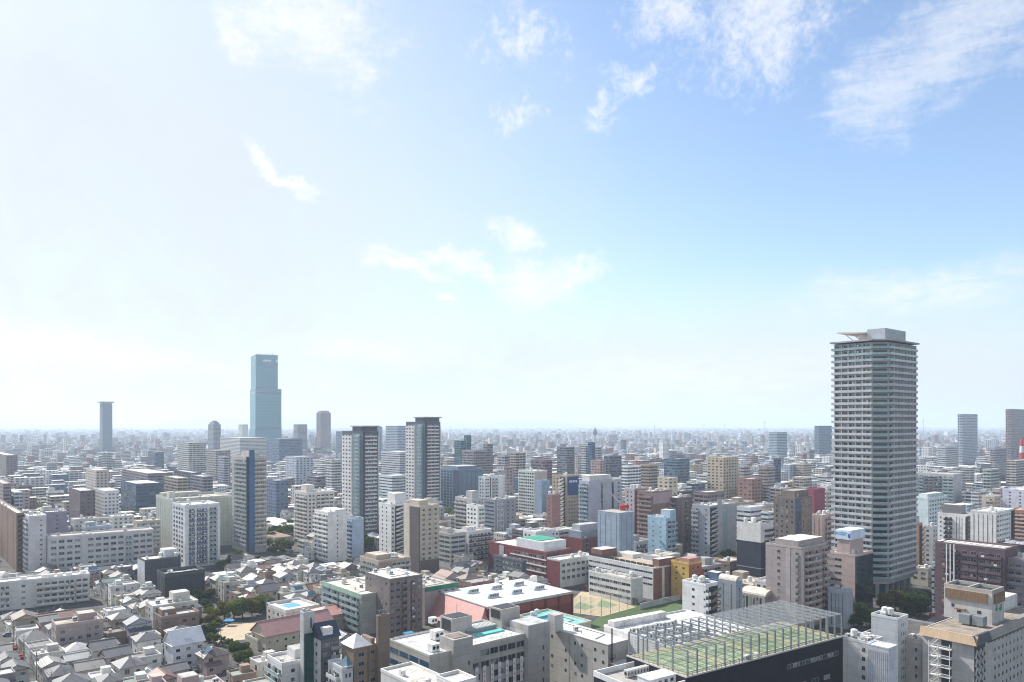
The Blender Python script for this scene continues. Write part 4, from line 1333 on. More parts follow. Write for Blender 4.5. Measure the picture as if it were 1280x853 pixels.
hero('construction_building', 'lower netted building site with black scaffold sheets and pale roof deck', 'building site', 'lower black netted site', 196, 206, 256, 722, 742, 398, (0.045, 0.05, 0.06), R=[('V', 0, 1, {'n': 10, 'w': 0.04})], L=[('V', 0, 1, {'n': 3, 'w': 0.04})], roof=(0.62, 0.62, 0.64), parapet=2.0, clutter=6)
hero('warehouse', 'long low shed with white roof among trees behind the white banded block', 'shed', 'white-roof shed', 312, 348, 380, 660, 667, 650, (0.5, 0.48, 0.45), z=6, roof=(0.74, 0.73, 0.7), clutter=0, parapet=0.0, L=[('W', 0.1, 0.9, {'pitch': 5})])
hero('warehouse', 'low brown-roofed hall beside lawn trees behind the white banded block', 'hall', 'brown-roof hall', 322, 344, 366, 672, 680, 590, (0.4, 0.36, 0.3), z=5, roof=(0.30, 0.22, 0.18), clutter=0, parapet=0.0)
# ---- central school with maroon walls
b = hero('school_building', 'maroon and white school block with outside zigzag stairs and green roof court', 'school', 'maroon school', 611, 683, 715, 692, 712, 452, MAROON,
         L=[('W', 0.02, 0.56, {'pitch': 3.6, 'w': 3.0, 'h': 1.9}), ('P', 0.72, 0.80, {'col': (0.4, 0.42, 0.45), 't': 0.2})], R=[('S', 0.02, 0.5, {'col': (0.6, 0.6, 0.6)})], fh=3.9, roof=(0.66, 0.66, 0.66), clutter=0)
b.block('penthouse', 1, b.La * 0.9, 3, b.Lb * 0.52, b.z + 0.13, b.z + 6.0, color=(0.66, 0.68, 0.7), roofcol=(0.66, 0.66, 0.66))
put('roof_court', MB().box(2.5, b.La * 0.85, 8, b.Lb * 0.48, b.z + 6.2, b.z + 6.4).mesh('roof_court', PAINT), b.root, color=(0.05, 0.30, 0.20))
for q in b.hz:
    b.panel('white_band', 'L', 0.0, 0.6, q + 0.1, q + 0.75, PAINT, t=0.4, color=(0.62, 0.6, 0.58))
hero('school_building', 'dark slate school annex with flat pale roof in front of the maroon school', 'school', 'slate annex', 617, 653, 661, 698, 712, 430, (0.08, 0.09, 0.11), L=[('R', 0.05, 0.95, {'kind': 'window', 'h': 1.2})], La=3, z=15, clutter=1)
b = hero('school_building', 'maroon gymnasium wing with stacked grey roofs behind the maroon school', 'school', 'maroon gymnasium wing', 706, 728, 775, 675, 692, 520, MAROON, R=[('W', 0.05, 0.2, {'pitch': 5, 'w': 3, 'h': 3}), ('V', 0.3, 0.9, {'n': 4, 'w': 0.03})], roof=(0.5, 0.5, 0.52), pent=[(0.05, 0.75, 0.2, 0.9, 5, (0.24, 0.29, 0.36)), (0.1, 0.6, 0.35, 0.8, 9, (0.4, 0.42, 0.45))])
hero('school_building', 'white low wing with grey roof joining the maroon school to the striped slab', 'school', 'white low wing', 684, 700, 745, 702, 716, 432, (0.56, 0.56, 0.55), L=[('P', 0, 1, {'col': MAROON})], R=[('W', 0.03, 0.97, {'pitch': 4, 'w': 2.6, 'h': 1.7})], roof=(0.62, 0.62, 0.6), fh=3.6)
b = hero('school_building', 'long white-banded school slab with brick-brown end wall', 'school', 'white-banded brick slab', 735, 816.5, 840, 711, 748, 403, (0.62, 0.62, 0.62), ang=52, fh=3.1,
         L=[('R', 0.01, 0.99, {'h': 1.0, 'kind': 'window', 'seg': 3.2})], R=[('P', 0.0, 0.45, {'col': (0.24, 0.12, 0.085), 't': 0.15}), ('P', 0.6, 1.0, {'col': (0.24, 0.12, 0.085), 't': 0.4})], base=6, roof=(0.45, 0.37, 0.29), parapet=0.5, clutter=0)
for (x0, x1, y0, y1, h, c) in ((0.1, 0.9, 0.8, 0.98, 4.5, (0.20, 0.11, 0.085)), (0.3, 1.2, 0.0, 0.09, 4.2, (0.20, 0.11, 0.085)), (0.9, 1.5, 0.55, 0.8, 2.2, (0.66, 0.65, 0.63))):
    b.block('penthouse', x0 * b.La, x1 * b.La, y0 * b.Lb, y1 * b.Lb, b.z + 0.13, b.z + h, color=c, roofcol=(0.6, 0.6, 0.6))
for i in range(12):
    put('roof_fence', MB().box(0.3, 0.36, 0, b.Lb / 12 - 0.4, 0.6, 1.8).mesh('roof_fence', DARKMETAL), b.root, (0, b.Lb * i / 12, b.z))
hero('school_building', 'low white two-storey wing with big roof tanks beside the clay tennis court', 'school', 'low white court wing', 736, 789, 800, 726, 748, 393, (0.55, 0.55, 0.54), L=[('R', 0.02, 0.98, {'h': 1.4, 'kind': 'window', 'seg': 3.0})], La=9, fh=3.4, roof=(0.5, 0.47, 0.42), clutter=5)
b = hero('house', 'yellow house with pink barrel roof and orange end wall behind the striped slab', 'house', 'yellow barrel-roof house', 839, 861, 877, 706, 730, 400, (0.55, 0.36, 0.10), L=[('W', 0.1, 0.9, {'pitch': 3.5, 'w': 1.3, 'h': 1.0})], R=[('P', 0.0, 1.0, {'col': (0.40, 0.15, 0.07)}), ('W', 0.1, 0.9, {'pitch': 4, 'w': 1.6, 'off': 0.1})], roof=(0.42, 0.24, 0.21), clutter=0, pent=[(0.05, 0.95, 0.0, 0.55, 2.8, (0.42, 0.25, 0.2))])
b = hero('hall', 'low hall with cream barrel-vault roof behind the rooftop court cage', 'hall', 'cream vault hall', 926, 956, 972, 746, 764, 352, (0.33, 0.29, 0.26), L=[('V', 0.1, 0.95, {'n': 6, 'w': 0.5})], roof=(0.6, 0.57, 0.5), clutter=0, parapet=0.1)
vb = MB()
for i in range(10):
    t0, t1 = pi * i / 10, pi * (i + 1) / 10
    x0, x1 = b.La / 2 * (1 - cos(t0)), b.La / 2 * (1 - cos(t1))
    z0, z1 = b.z + 2.4 * sin(t0), b.z + 2.4 * sin(t1)
    vb.face([(x0, -0.3, z0), (x1, -0.3, z1), (x1, b.Lb, z1), (x0, b.Lb, z0)][::-1])
    vb.face([(x0, -0.3, b.z), (x1, -0.3, b.z), (x1, -0.3, z1), (x0, -0.3, z0)])
put('vault', vb.mesh('vault', CONC), b.root, color=(0.58, 0.55, 0.48))

# ---- foreground: the roofs nearest the camera


def local(b, px, py, z):
    """plan coordinates, in the building's own axes, of the point of height z seen at (px, py)"""
    x, y = gpos(px, py, z)
    x, y = x - b.C[0], y - b.C[1]
    sa, ca = sin(radians(b.ang)), cos(radians(b.ang))
    return x * sa + y * ca, -x * ca + y * sa


def roof_rail(b, z, x0, x1, y0, y1, col=(0.6, 0.6, 0.6)):
    m = MB()
    for (p, q) in (((x0, y0), (x1, y0)), ((x1, y0), (x1, y1)), ((x1, y1), (x0, y1)), ((x0, y1), (x0, y0))):
        d = math.hypot(q[0] - p[0], q[1] - p[1])
        n = max(2, int(d / 2.2))
        for h in (0.6, 1.15):
            m.bar((p[0], p[1], z + h), (q[0], q[1], z + h), 0.06)
        for i in range(n):
            t = i / n
            m.bar((p[0] + (q[0] - p[0]) * t, p[1] + (q[1] - p[1]) * t, z), (p[0] + (q[0] - p[0]) * t, p[1] + (q[1] - p[1]) * t, z + 1.15), 0.07)
    put('railing', m.mesh('railing', TRIM), b.root, color=col)


# the striped college building
CREAM = (0.42, 0.40, 0.365)
b = hero('office_building', 'cream college block with blue glass stripes, stair towers and plant boxes on its roof', 'college building', 'blue-striped college block', 487, 537, 657, 822, 853, 240, CREAM,
         L=[('R', 0.0, 1.0, {'h': 2.0, 'seg': 6})], fh=3.8, roof=(0.60, 0.62, 0.64), clutter=0, parapet=0.7, base=0.4)
zr = b.z
pA, pB = local(b, 592, 812, zr)[0], b.La
for q in b.hz:
    n = 6
    for i in range(n):
        w = (pB - pA - 1.0) / n
        if (i * 7 + int(q)) % 11 == 3:
            continue
        b.win('R', pA + 0.5 + w * (i + 0.5), q + 0.8, w * 0.94, 2.2)
xa = local(b, 566, 815, zr)[0]
b.block('stair_tower', xa - 1, pA, -1.6, 6, 0, zr + 4.2, color=(0.40, 0.385, 0.36))
put('tower_cap', MB().box(xa + 0.2, pA - 1, -0.5, 4.8, zr + 4.22, zr + 4.4).mesh('tower_cap', CONC), b.root, color=(0.24, 0.2, 0.17))
b.block('stair_tower', b.La - 0.5, b.La + 9.5, -2.0, 8, 0, zr + 3.6, color=(0.40, 0.39, 0.375), roofcol=(0.5, 0.5, 0.52))
for k in range(4):
    put('window', window_mesh(), b.root, (b.La + 6.5, -2.0, 2 + 3.8 * k), 0, (0.7, 1, 1.6))
    put('window', window_mesh(), b.root, (pA - 1.6, -1.6, 3 + 3.8 * k), 0, (0.6, 1, 1.5))
p, q = local(b, 565, 797, zr)
b.block('plant_room', p, p + 8.5, q, q + 7.0, zr + 0.13, zr + 6.2, color=(0.42, 0.4, 0.38))
put('louvre', MB().box(p - 0.2, p - 0.003, q + 0.8, q + 6.0, zr + 1.8, zr + 5.6).mesh('louvre', DARKMETAL), b.root)
put('plant_pit', MB().box(p + 0.6, p + 7.9, q + 0.6, q + 6.4, zr + 6.204, zr + 6.3).mesh('plant_pit', DARKMETAL), b.root)
p, q = local(b, 627, 787, zr)
b.block('plant_room', p, p + 8.5, q, q + 7.0, zr + 0.13, zr + 7.0, color=(0.44, 0.42, 0.39))
put('louvre', MB().box(p - 0.2, p - 0.003, q + 0.8, q + 6.0, zr + 3.4, zr + 6.4).mesh('louvre', DARKMETAL), b.root)
put('plant_pit', MB().box(p + 0.6, p + 7.9, q + 0.6, q + 6.4, zr + 7.004, zr + 7.1).mesh('plant_pit', DARKMETAL), b.root)
put('antenna', MB().tube((p + 7, q + 1, zr + 7), (p + 7, q + 1, zr + 15), 0.12, 0.05, 6).mesh('antenna', STEEL), b.root)
put('antenna', MB().tube((p - 16, q + 5, zr + 0.1), (p - 16, q + 5, zr + 11), 0.12, 0.05, 6).mesh('antenna', STEEL), b.root)
for (px, py, s) in ((546, 800, 1.0), (542, 815, 0.8), (541, 780, 0.7)):
    p, q = local(b, px, py, zr)
    put('air_conditioner', ac_mesh(), b.root, (p, q, zr + 0.12), 0, (2.0 * s, 3.4 * s, 2.2 * s), (0.66, 0.66, 0.65))
p, q = local(b, 597, 797, zr)
put('skylight', MB().box(p, p + 12, q, q + 2.2, zr + 0.14, zr + 0.6).mesh('skylight', PAINT), b.root, color=(0.12, 0.55, 0.48))
put('vent_rack', MB().box(p - 1, p + 12, q + 4.5, q + 8.5, zr + 0.14, zr + 1.5).mesh('vent_rack', STEEL), b.root)
m = MB()
for i in range(12):
    m.box(p - 1 + i * 1.1, p - 0.4 + i * 1.1, q + 4.4, q + 8.6, zr + 1.503, zr + 1.8)
put('vent_slat', m.mesh('vent_slat', TRIM), b.root, color=(0.5, 0.5, 0.5))
p, q = local(b, 508, 796, zr)
put('tarpaulin', MB().box(p, p + 3.4, q, q + 2.4, zr + 0.14, zr + 0.9).mesh('tarpaulin', PAINT), b.root, color=(0.03, 0.22, 0.34))
roof_rail(b, zr + 0.1, 1.2, b.La - 1, 1.2, b.Lb - 1)
for i in range(7):      # cloths hung out under the windows
    w = (b.La - pA - 1.5) / 7
    x = pA + 1 + w * (i + 0.5)
    ca, sa = cos(radians(90 - b.ang)), sin(radians(90 - b.ang))
    bt = thing('banner', 'white hanging banner with pink marks on the college block', 'banner', (b.C[0] + x * ca + 0.3 * sa, b.C[1] + x * sa - 0.3 * ca, 4.0), radians(90 - b.ang), 'banners hung under the college windows')
    put('cloth', MB().box(-0.65, 0.65, -0.06, 0.0, 0, 8.4).mesh('cloth', TRIM), bt, color=(0.7, 0.69, 0.7))
    m = MB()
    for kz in (1.2, 2.9, 4.6, 6.3):
        m.box(-0.3, 0.3, -0.08, -0.063, kz, kz + 0.55)
    put('print', m.mesh('print', TRIM), bt, color=(0.6, 0.3, 0.33))

b = hero('office_building', 'plain cream block with scattered small dark windows and bright white roof', 'building', 'plain cream block', 668, 760, 786, 807, 853, 256, (0.46, 0.445, 0.41),
         fh=3.5, roof=(0.74, 0.74, 0.73), clutter=3, parapet=0.25)
r_ = random.Random(12)
for q in b.hz:
    for i, f in enumerate((0.06, 0.16, 0.33, 0.42, 0.55, 0.74)):
        if r_.random() < 0.75:
            b.win('L', f * b.Lb, q + 1.0, 0.95, 1.15)
b.panel('joint', 'L', 0.5, 0.504, 0.5, b.z - 0.5, DARKMETAL, t=0.03)
b.panel('joint', 'L', 0.86, 0.864, 0.5, b.z - 0.5, DARKMETAL, t=0.03)
p, q = local(b, 690, 790, b.z)
b.block('penthouse', p, p + 4.2, q - 1.5, q + 2.2, b.z + 0.13, b.z + 6.0, color=(0.48, 0.47, 0.46))
m = MB()
for i in range(5):
    m.box(0.6, 2.6, -0.9, -0.1, 3.2 * i + 1.0, 3.2 * i + 1.15)
    m.bar((0.6, -0.9, 3.2 * i + 1.1), (0.6, -0.9, 3.2 * i + 2.2), 0.1)
    m.bar((2.6, -0.9, 3.2 * i + 1.1), (2.6, -0.9, 3.2 * i + 2.2), 0.1)
    m.bar((0.6, -0.9, 3.2 * i + 2.2), (2.6, -0.9, 3.2 * i + 2.2), 0.1)
m.bar((1.4, -0.5, 0), (1.4, -0.5, b.z + 5.5), 0.35)
put('fire_escape', m.mesh('fire_escape', DARKMETAL), b.root)
b.block('side_hut', 0.3, 8, -8, -0.1, 0, b.z - 6.0, color=(0.28, 0.15, 0.09), roofcol=(0.6, 0.6, 0.62))

b = hero('office_building', 'white flat roof with a square raised parapet box, nearest at the bottom edge', 'building', 'nearest white roof', 476, 560, 600, 880, 890, 178, (0.6, 0.59, 0.56), roof=(0.62, 0.6, 0.56), clutter=0, parapet=0.8)
p, q = local(b, 568, 854, b.z + 3)
b.block('penthouse', p, p + 6.5, q, q + 7.5, b.z + 0.13, b.z + 2.2, color=(0.66, 0.65, 0.62))
b.flat_roof(p, p + 6.5, q, q + 7.5, b.z + 2.2, 0.9, (0.62, 0.62, 0.62), (0.62, 0.61, 0.59))
put('water_tank', tank_mesh(), b.root, (p - 1.8, q + 8.5, b.z + 0.12), 0, (0.7, 0.7, 0.8), (0.64, 0.63, 0.6))
b.block('hut', p - 2.4, p - 0.1, q + 0.5, q + 4, b.z + 0.13, b.z + 1.2, color=(0.66, 0.65, 0.63))
b.clutter(random.Random(4), 3, x=(0.1, 0.3), y=(0.4, 0.9))


def court_building():
    C = (48.8, 215.0)
    ang, zr = 56.0, 21.0
    b = Bld('sports_building', 'near-black building with ribbon window and green tennis courts on its roof', 'building', C, 75, 24.5, zr, (0.018, 0.018, 0.026), ang, roofcol=(0.36, 0.31, 0.17), parapet=0.35, body=False)
    HEROES.append((745, 1056, 790, 853, 225))
    me = MB().box(0, 75, 0, 24.5, -0.5, zr, bottom=False).mesh('wall', PAINT)
    put('wall', me, b.root, color=b.col)
    put('roof', MB().box(0.3, 74.7, 0.3, 24.4, zr + 0.004, zr + 0.10).mesh('roof', COURT_T), b.root)
    pm = MB().box(-0.06, 75.06, -0.06, 0.26, zr + 0.002, zr + 0.45).box(-0.06, 0.26, 0.263, 24.5, zr + 0.002, zr + 0.45)
    put('parapet', pm.mesh('parapet', PAINT), b.root, color=(0.55, 0.54, 0.53))
    for i in range(4):
        x0 = 3.5 + i * 17.4
        put('court', MB().box(x0, x0 + 13.6, 2.6, 21.8, zr + 0.104, zr + 0.115).mesh('court', COURT_G), b.root)
        m = MB()
        z = zr + 0.125
        for (p0, p1, q0, q1) in ((2.2, 2.35, 3.8, 20.6), (11.2, 11.35, 3.8, 20.6), (3.5, 3.62, 3.8, 20.6), (9.9, 10.02, 3.8, 20.6), (2.2, 11.35, 3.7, 3.85), (2.2, 11.35, 20.5, 20.65), (3.5, 10.0, 8.2, 8.32), (3.5, 10.0, 16.0, 16.12), (6.72, 6.84, 8.2, 16.0)):
            m.face([(x0 + p0, q0, z), (x0 + p1, q0, z), (x0 + p1, q1, z), (x0 + p0, q1, z)])
        put('court_marking', m.mesh('court_marking', LINE), b.root)
        n = MB().box(x0 + 1.2, x0 + 12.4, 12.1, 12.16, zr + 0.3, zr + 1.1).bar((x0 + 1.1, 12.13, zr + 0.1), (x0 + 1.1, 12.13, zr + 1.2), 0.1).bar((x0 + 12.5, 12.13, zr + 0.1), (x0 + 12.5, 12.13, zr + 1.2), 0.1)
        nt_ = thing('tennis_net', 'low tennis net across a rooftop court', 'net', (*C, 0), radians(90 - ang), 'nets of the rooftop courts')
        put('mesh_band', n.mesh('mesh_band', NET_GREY), nt_)
        put('tape', MB().box(x0 + 1.2, x0 + 12.4, 12.08, 12.18, zr + 1.103, zr + 1.18).mesh('tape', TRIM), nt_, color=(0.7, 0.7, 0.7))
    for i in range(9):
        w = 27.0 / 9
        b.win('R', 45 + w * (i + 0.5), zr - 5.6, w * 0.96, 1.5)
    for i in range(10):
        b.win('R', 8 + i * 6.4, zr - 12.5, 3.4, 1.6)
    b.clutter(r_, 2, z=zr, x=(0.36, 0.42), y=(0.02, 0.06))
    # the lower yard of machines at the left end, the white wing behind
    put('yard_wall', MB().box(-16, -0.01, 0.2, 21, -0.5, zr - 2.2, bottom=False).mesh('yard_wall', PAINT), b.root, color=(0.02, 0.02, 0.028))
    pm = MB()
    for (x0, x1, y0, y1) in ((-16.1, -0.3, 0.1, 0.5), (-16.1, -0.3, 20.7, 21.1), (-16.1, -15.7, 0.503, 20.697)):
        pm.box(x0, x1, y0, y1, zr - 2.197, zr - 0.6)
    put('parapet', pm.mesh('parapet', PAINT), b.root, color=(0.66, 0.66, 0.66))
    put('roof', MB().box(-15.6, -0.4, 0.6, 20.6, zr - 2.196, zr - 2.1).mesh('roof', CONC), b.root, color=(0.40, 0.38, 0.36))
    put('wall', MB().box(19, 60, 24.6, 57, -0.5, zr - 0.8, bottom=False).mesh('wall', PAINT), b.root, color=(0.6, 0.6, 0.6))
    b.flat_roof(19, 60, 24.6, 57, zr - 0.8, 0.7, (0.72, 0.72, 0.72), (0.6, 0.6, 0.6))
    put('roof_ridge', MB().box(20, 46, 53, 56, zr - 0.6, zr + 1.6).mesh('roof_ridge', CONC), b.root, color=(0.68, 0.68, 0.68))
    b.done()
    LANDMARKS.append(('rooftop tennis courts', 85, 240))
    # machines
    ca, sa = cos(radians(90 - ang)), sin(radians(90 - ang))
    W = lambda p, q: (C[0] + p * ca - q * sa, C[1] + p * sa + q * ca)
    r = random.Random(8)
    for i in range(30):
        p, q = 21 + (i % 10) * 2.3 + r.uniform(-.4, .4), 29 + (i // 10) * 7.5 + r.uniform(-.8, .8)
        a = thing('air_conditioner', 'white boxed air conditioner on the roof beside the rooftop courts', 'air conditioner', (*W(p, q), zr - 0.66), radians(90 - ang), 'air conditioners behind the courts')
        put('casing', MB().box(-0.95, 0.95, -0.6, 0.6, 0.2, 2.0).mesh('casing', TRIM) if 'acc' not in _cache else _cache['acc'], a, color=(0.66, 0.66, 0.65))
        _cache.setdefault('acc', a.children[0].data)
        if 'acf' not in _cache:
            m = MB()
            m.face([(-0.955, 0.45 * cos(t * pi / 6), 1.1 + 0.55 * sin(t * pi / 6)) for t in range(12)][::-1])
            m.face([(0.45 * cos(t * pi / 6), -0.605, 1.1 + 0.55 * sin(t * pi / 6)) for t in range(12)])
            _cache['acf'] = m.mesh('fan', DARKMETAL)
        put('fan', _cache['acf'], a)
        put('foot', _cache.setdefault('acft', MB().box(-0.8, 0.8, -0.5, 0.5, 0, 0.197).mesh('foot', STEEL)), a)
    for i in range(7):
        p, q = -9 + i * 1.25, 14.5
        a = thing('air_conditioner', 'tall dark-grilled machine in the walled yard left of the rooftop courts', 'air conditioner', (*W(p, q), zr - 2.09), radians(90 - ang), 'machines in the walled roof yard')
        put('casing', _cache['acc'], a, scale=(0.55, 1.3, 1.1), color=(0.5, 0.5, 0.5))
        put('fan', _cache['acf'], a, scale=(0.56, 1.3, 1.1))
    k = thing('roof_hut', 'long white machine hut standing in the walled yard left of the courts', 'roof hut', (*W(-11, 3.0), zr - 2.09), radians(90 - ang))
    put('wall', MB().box(0, 10, 0, 5, 0, 2.6).mesh('wall', TRIM), k, color=(0.6, 0.62, 0.66))
    put('roof', MB().box(-0.2, 10.2, -0.2, 5.2, 2.603, 2.8).mesh('roof', CONC), k, color=(0.72, 0.72, 0.72))
    for i in range(4):
        put('window', window_mesh(), k, (1.5 + 2.3 * i, 0, 1.0), 0, (1.2, 1, 1.0))
    # the steel cage over the courts
    c = thing('court_cage', 'grey steel frame with roof netting over the rooftop tennis courts', 'court cage', (*C, zr), radians(90 - ang))
    H, D, n = 7.4, 24.0, 20
    post = MB().box(-0.2, 0.2, -0.2, 0.2, 0.1, H).mesh('post', STEEL)
    beam = MB().box(-0.18, 0.18, 0.21, D - 0.21, -0.2, 0.2).mesh('beam', STEEL)
    for i in range(n):
        x = 0.8 + (73.4) * i / (n - 1)
        put('post', post, c, (x, 0.3, 0))
        put('post', post, c, (x, D + 0.3, 0))
        put('beam', beam, c, (x, 0.3, H))
    for q in (0.3, D * 0.14, D * 0.28, D * 0.42, D * 0.57, D * 0.71, D * 0.85, D + 0.3):
        put('purlin', MB().bar((0.6, q, H + 0.28), (74.4, q, H + 0.28), 0.14).mesh('purlin', STEEL), c)
    for h in (1.3, 4.3):
        put('rail', MB().bar((0.6, 0.3, h), (74.4, 0.3, h), 0.07).bar((0.6, D + 0.3, h), (74.4, D + 0.3, h), 0.07).mesh('rail', STEEL), c)
    for x in (0.8, 74.2):
        for q in (6, 12, 18):
            put('post', post, c, (x, q, 0))
    m = MB()
    m.face([(30, 0.3, H + 0.4), (74.4, 0.3, H + 0.4), (74.4, D + 0.3, H + 0.4), (30, D + 0.3, H + 0.4)])
    m.face([(0.6, D + 0.42, 0.2), (74.4, D + 0.42, 0.2), (74.4, D + 0.42, H), (0.6, D + 0.42, H)])
    put('netting', m.mesh('netting', NET_GREY), c)
    f = MB()
    for i in range(37):
        f.bar((0.5 + 2 * i, 0.05, 0.45), (0.5 + 2 * i, 0.05, 1.5), 0.09)
    f.bar((0.5, 0.05, 1.5), (74, 0.05, 1.5), 0.09)
    f.bar((0.5, 0.05, 0.9), (74, 0.05, 0.9), 0.07)
    for i in range(12):
        f.bar((0.1, 1 + 2 * i, 0.45), (0.1, 1 + 2 * i, 1.5), 0.09)
    f.bar((0.1, 0.6, 1.5), (0.1, 24, 1.5), 0.09)
    put('railing', f.mesh('railing', STEEL), c)


court_building()


def hotel():
    ang = 52.0
    C, La, Lb, z = solve(1153, 1217.5, 1300, 799, 246, ang)
    b = Bld('hotel_building', 'old white hotel with tan roof brim, sign-boarded roof tower and zigzag-patterned corner', 'hotel', C, La, Lb, z, (0.46, 0.44, 0.43), ang, roofcol=(0.30, 0.26, 0.22), parapet=0.3)
    HEROES.append((1152, 1290, 735, 853, 246))
    # brim
    def brim(x0, x1, y0, y1, side, colr):
        m = MB()
        o = 1.3
        if side == 'L':
            P = [(-o, y0, z - 1.9), (-o + 0.9, y0, z + 0.9), (-o + 0.9, y1, z + 0.9), (-o, y1, z - 1.9)]
            m.face(P[::-1])
            m.face([(-o, y0, z - 1.9), (-0.01, y0, z - 1.9), (-0.01, y1, z - 1.9), (-o, y1, z - 1.9)])
            m.face([(-o + 0.9, y0, z + 0.9), (0.3, y0, z + 0.9), (0.3, y1, z + 0.9), (-o + 0.9, y1, z + 0.9)])
        else:
            P = [(x0, -o, z - 1.9), (x1, -o, z - 1.9), (x1, -o + 0.9, z + 0.9), (x0, -o + 0.9, z + 0.9)]
            m.face(P)
            m.face([(x0, -o, z - 1.9), (x0, -0.01, z - 1.9), (x1, -0.01, z - 1.9), (x1, -o, z - 1.9)])
            m.face([(x0, -o + 0.9, z + 0.9), (x1, -o + 0.9, z + 0.9), (x1, 0.3, z + 0.9), (x0, 0.3, z + 0.9)])
        put('roof_brim', m.mesh('roof_brim', PAINT), b.root, color=colr)
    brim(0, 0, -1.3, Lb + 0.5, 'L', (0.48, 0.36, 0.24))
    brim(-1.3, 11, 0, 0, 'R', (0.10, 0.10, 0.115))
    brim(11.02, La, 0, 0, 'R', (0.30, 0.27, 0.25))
    zs = storeys(z - 1.2, 3.05)
    b.windows('R', 0.26, 1.0, [q + 0.9 for q in reversed(zs)], pitch=3.3, w=1.1, h=1.25)
    put('roof_slit', MB().box(11, La, -0.12, -0.003, z - 3.2, z - 2.1).mesh('roof_slit', DARKMETAL), b.root)
    # crossed white bars over the dark corner strip
    put('dark_strip', MB().box(0.3, 8.4, -0.1, -0.003, 0.5, z - 2.2).mesh('dark_strip', DARKMETAL), b.root)
    k = 0
    for q in np.arange(0.8, z - 4.6, 2.7):
        for x0 in (0.5, 3.2, 5.9):
            m = MB()
            m.bar((x0, -0.3, q), (x0 + 1.25, -0.3, q + 2.5), 0.42, 0.25)
            m.bar((x0 + 2.45, -0.3, q), (x0 + 1.2, -0.3, q + 2.5), 0.42, 0.25)
            put('lattice_bar', m.mesh('lattice_bar', PAINT), b.root, color=(0.55, 0.54, 0.53))
    # outdoor stair of white steel on the left face
    for i, q in enumerate(zs):
        loc, rr = b.on('L', Lb * 0.52, 0, q)
        put('stair_opening', MB().box(-1.6, 1.6, -0.06, -0.003, 0.5, 2.4).mesh('stair_opening', DARKMETAL), b.root, loc, rr)
        m = MB()
        m.box(-4.8, 1.9, -2.2, -0.05, -0.1, 0.06)
        m.bar((-4.7, -2.15, 1.0), (1.8, -2.15, 1.0), 0.14)
        m.bar((-4.4, -2.1, 0.1), (-1.8, -2.1, 2.95), 0.28)
        m.bar((-4.4, -2.1, 1.1), (-1.8, -2.1, 3.9), 0.14)
        put('fire_stair', m.mesh('fire_stair', TRIM), b.root, loc, rr, color=(0.7, 0.7, 0.69))
    for d in (-4.7, -1.7, 1.8):
        loc, rr = b.on('L', Lb * 0.52, 0, 0)
        put('stair_post', MB().bar((d, -2.15, 0), (d, -2.15, z - 3), 0.2).mesh('stair_post', TRIM), b.root, loc, rr, color=(0.7, 0.7, 0.69))
    # roof tower
    x0, x1, y0, y1, h = 22.5, 33, 3.0, 18.5, 10.8
    b.block('roof_tower', x0, x1, y0, y1, z + 0.13, z + h, color=(0.50, 0.485, 0.47))
    m = MB()
    for (a0, a1, c0, c1) in ((x0, x1, y0, y0 + .5), (x0, x1, y1 - .5, y1), (x0, x0 + .5, y0 + .503, y1 - .503), (x1 - .5, x1, y0 + .503, y1 - .503), (x0 + .5, x1 - .5, (y0 + y1) / 2 - .3, (y0 + y1) / 2 + .3)):
        m.box(a0, a1, c0, c1, z + h + 0.003, z + h + 1.2)
    put('tower_rim', m.mesh('tower_rim', PAINT), b.root, color=(0.40, 0.37, 0.34))
    put('tower_pit', MB().box(x0 + .52, x1 - .52, y0 + .52, y1 - .52, z + h + 0.004, z + h + 0.1).mesh('tower_pit', DARKMETAL), b.root)
    rust = mat_flat('rusty_boards', (0.20, 0.125, 0.075), 0.9, 0, 0.6, 1.3)
    sg = put('sign_board', MB().box(x0 - 0.5, x0 - 0.003, y0 + 1.4, y1 - 0.6, z + 7.2, z + 10.6).mesh('sign_board', rust), b.root)
    m = MB()
    for i in range(11):
        q = y1 - 1.6 - i * 1.12
        for (q0, q1, h0, h1) in (((0, .12, .4, 2.9), (.55, .67, .4, 2.9), (0, .67, 1.6, 1.75)) if i % 3 == 0 else ((0, .67, .5, .62), (0, .12, .5, 2.8), (0, .67, 2.7, 2.82)) if i % 3 == 1 else ((.28, .4, .4, 2.9), (0, .67, 2.78, 2.9), (0, .67, 1.5, 1.6))):
            m.box(x0 - 0.53, x0 - 0.503, q - q1, q - q0, z + 7.2 + h0, z + 7.2 + h1)
    put('lettering', m.mesh('lettering', PAINT), sg, color=(0.30, 0.21, 0.14))
    sg = put('sign_board', MB().box(x0 + 1.4, x1 - 0.4, y0 - 0.5, y0 - 0.003, z + 7.2, z + 10.6).mesh('sign_board', rust), b.root)
    m = MB()
    for i in range(5):
        x = x0 + 2.2 + i * 1.5
        m.box(x, x + 0.12, y0 - 0.53, y0 - 0.503, z + 7.7, z + 10.1).box(x + .6, x + .72, y0 - 0.53, y0 - 0.503, z + 7.7, z + 10.1).box(x + .124, x + .596, y0 - 0.53, y0 - 0.503, z + 8.8, z + 8.92)
    put('lettering', m.mesh('lettering', PAINT), sg, color=(0.32, 0.26, 0.22))
    m = MB()
    for (x, zz, w, hh) in ((3.0, 4.6, 1.6, 0.8), (3.6, 5.6, 0.6, 0.9), (6.0, 4.8, 2.2, 0.5), (6.6, 4.2, 1.3, 0.6), (7.4, 5.3, 0.7, 1.0)):
        m.box(x0 + x, x0 + x + w, y0 - 0.2, y0 - 0.003, z + zz, z + zz + hh)
    put('green_sign', m.mesh('green_sign', PAINT), b.root, color=(0.02, 0.28, 0.16))
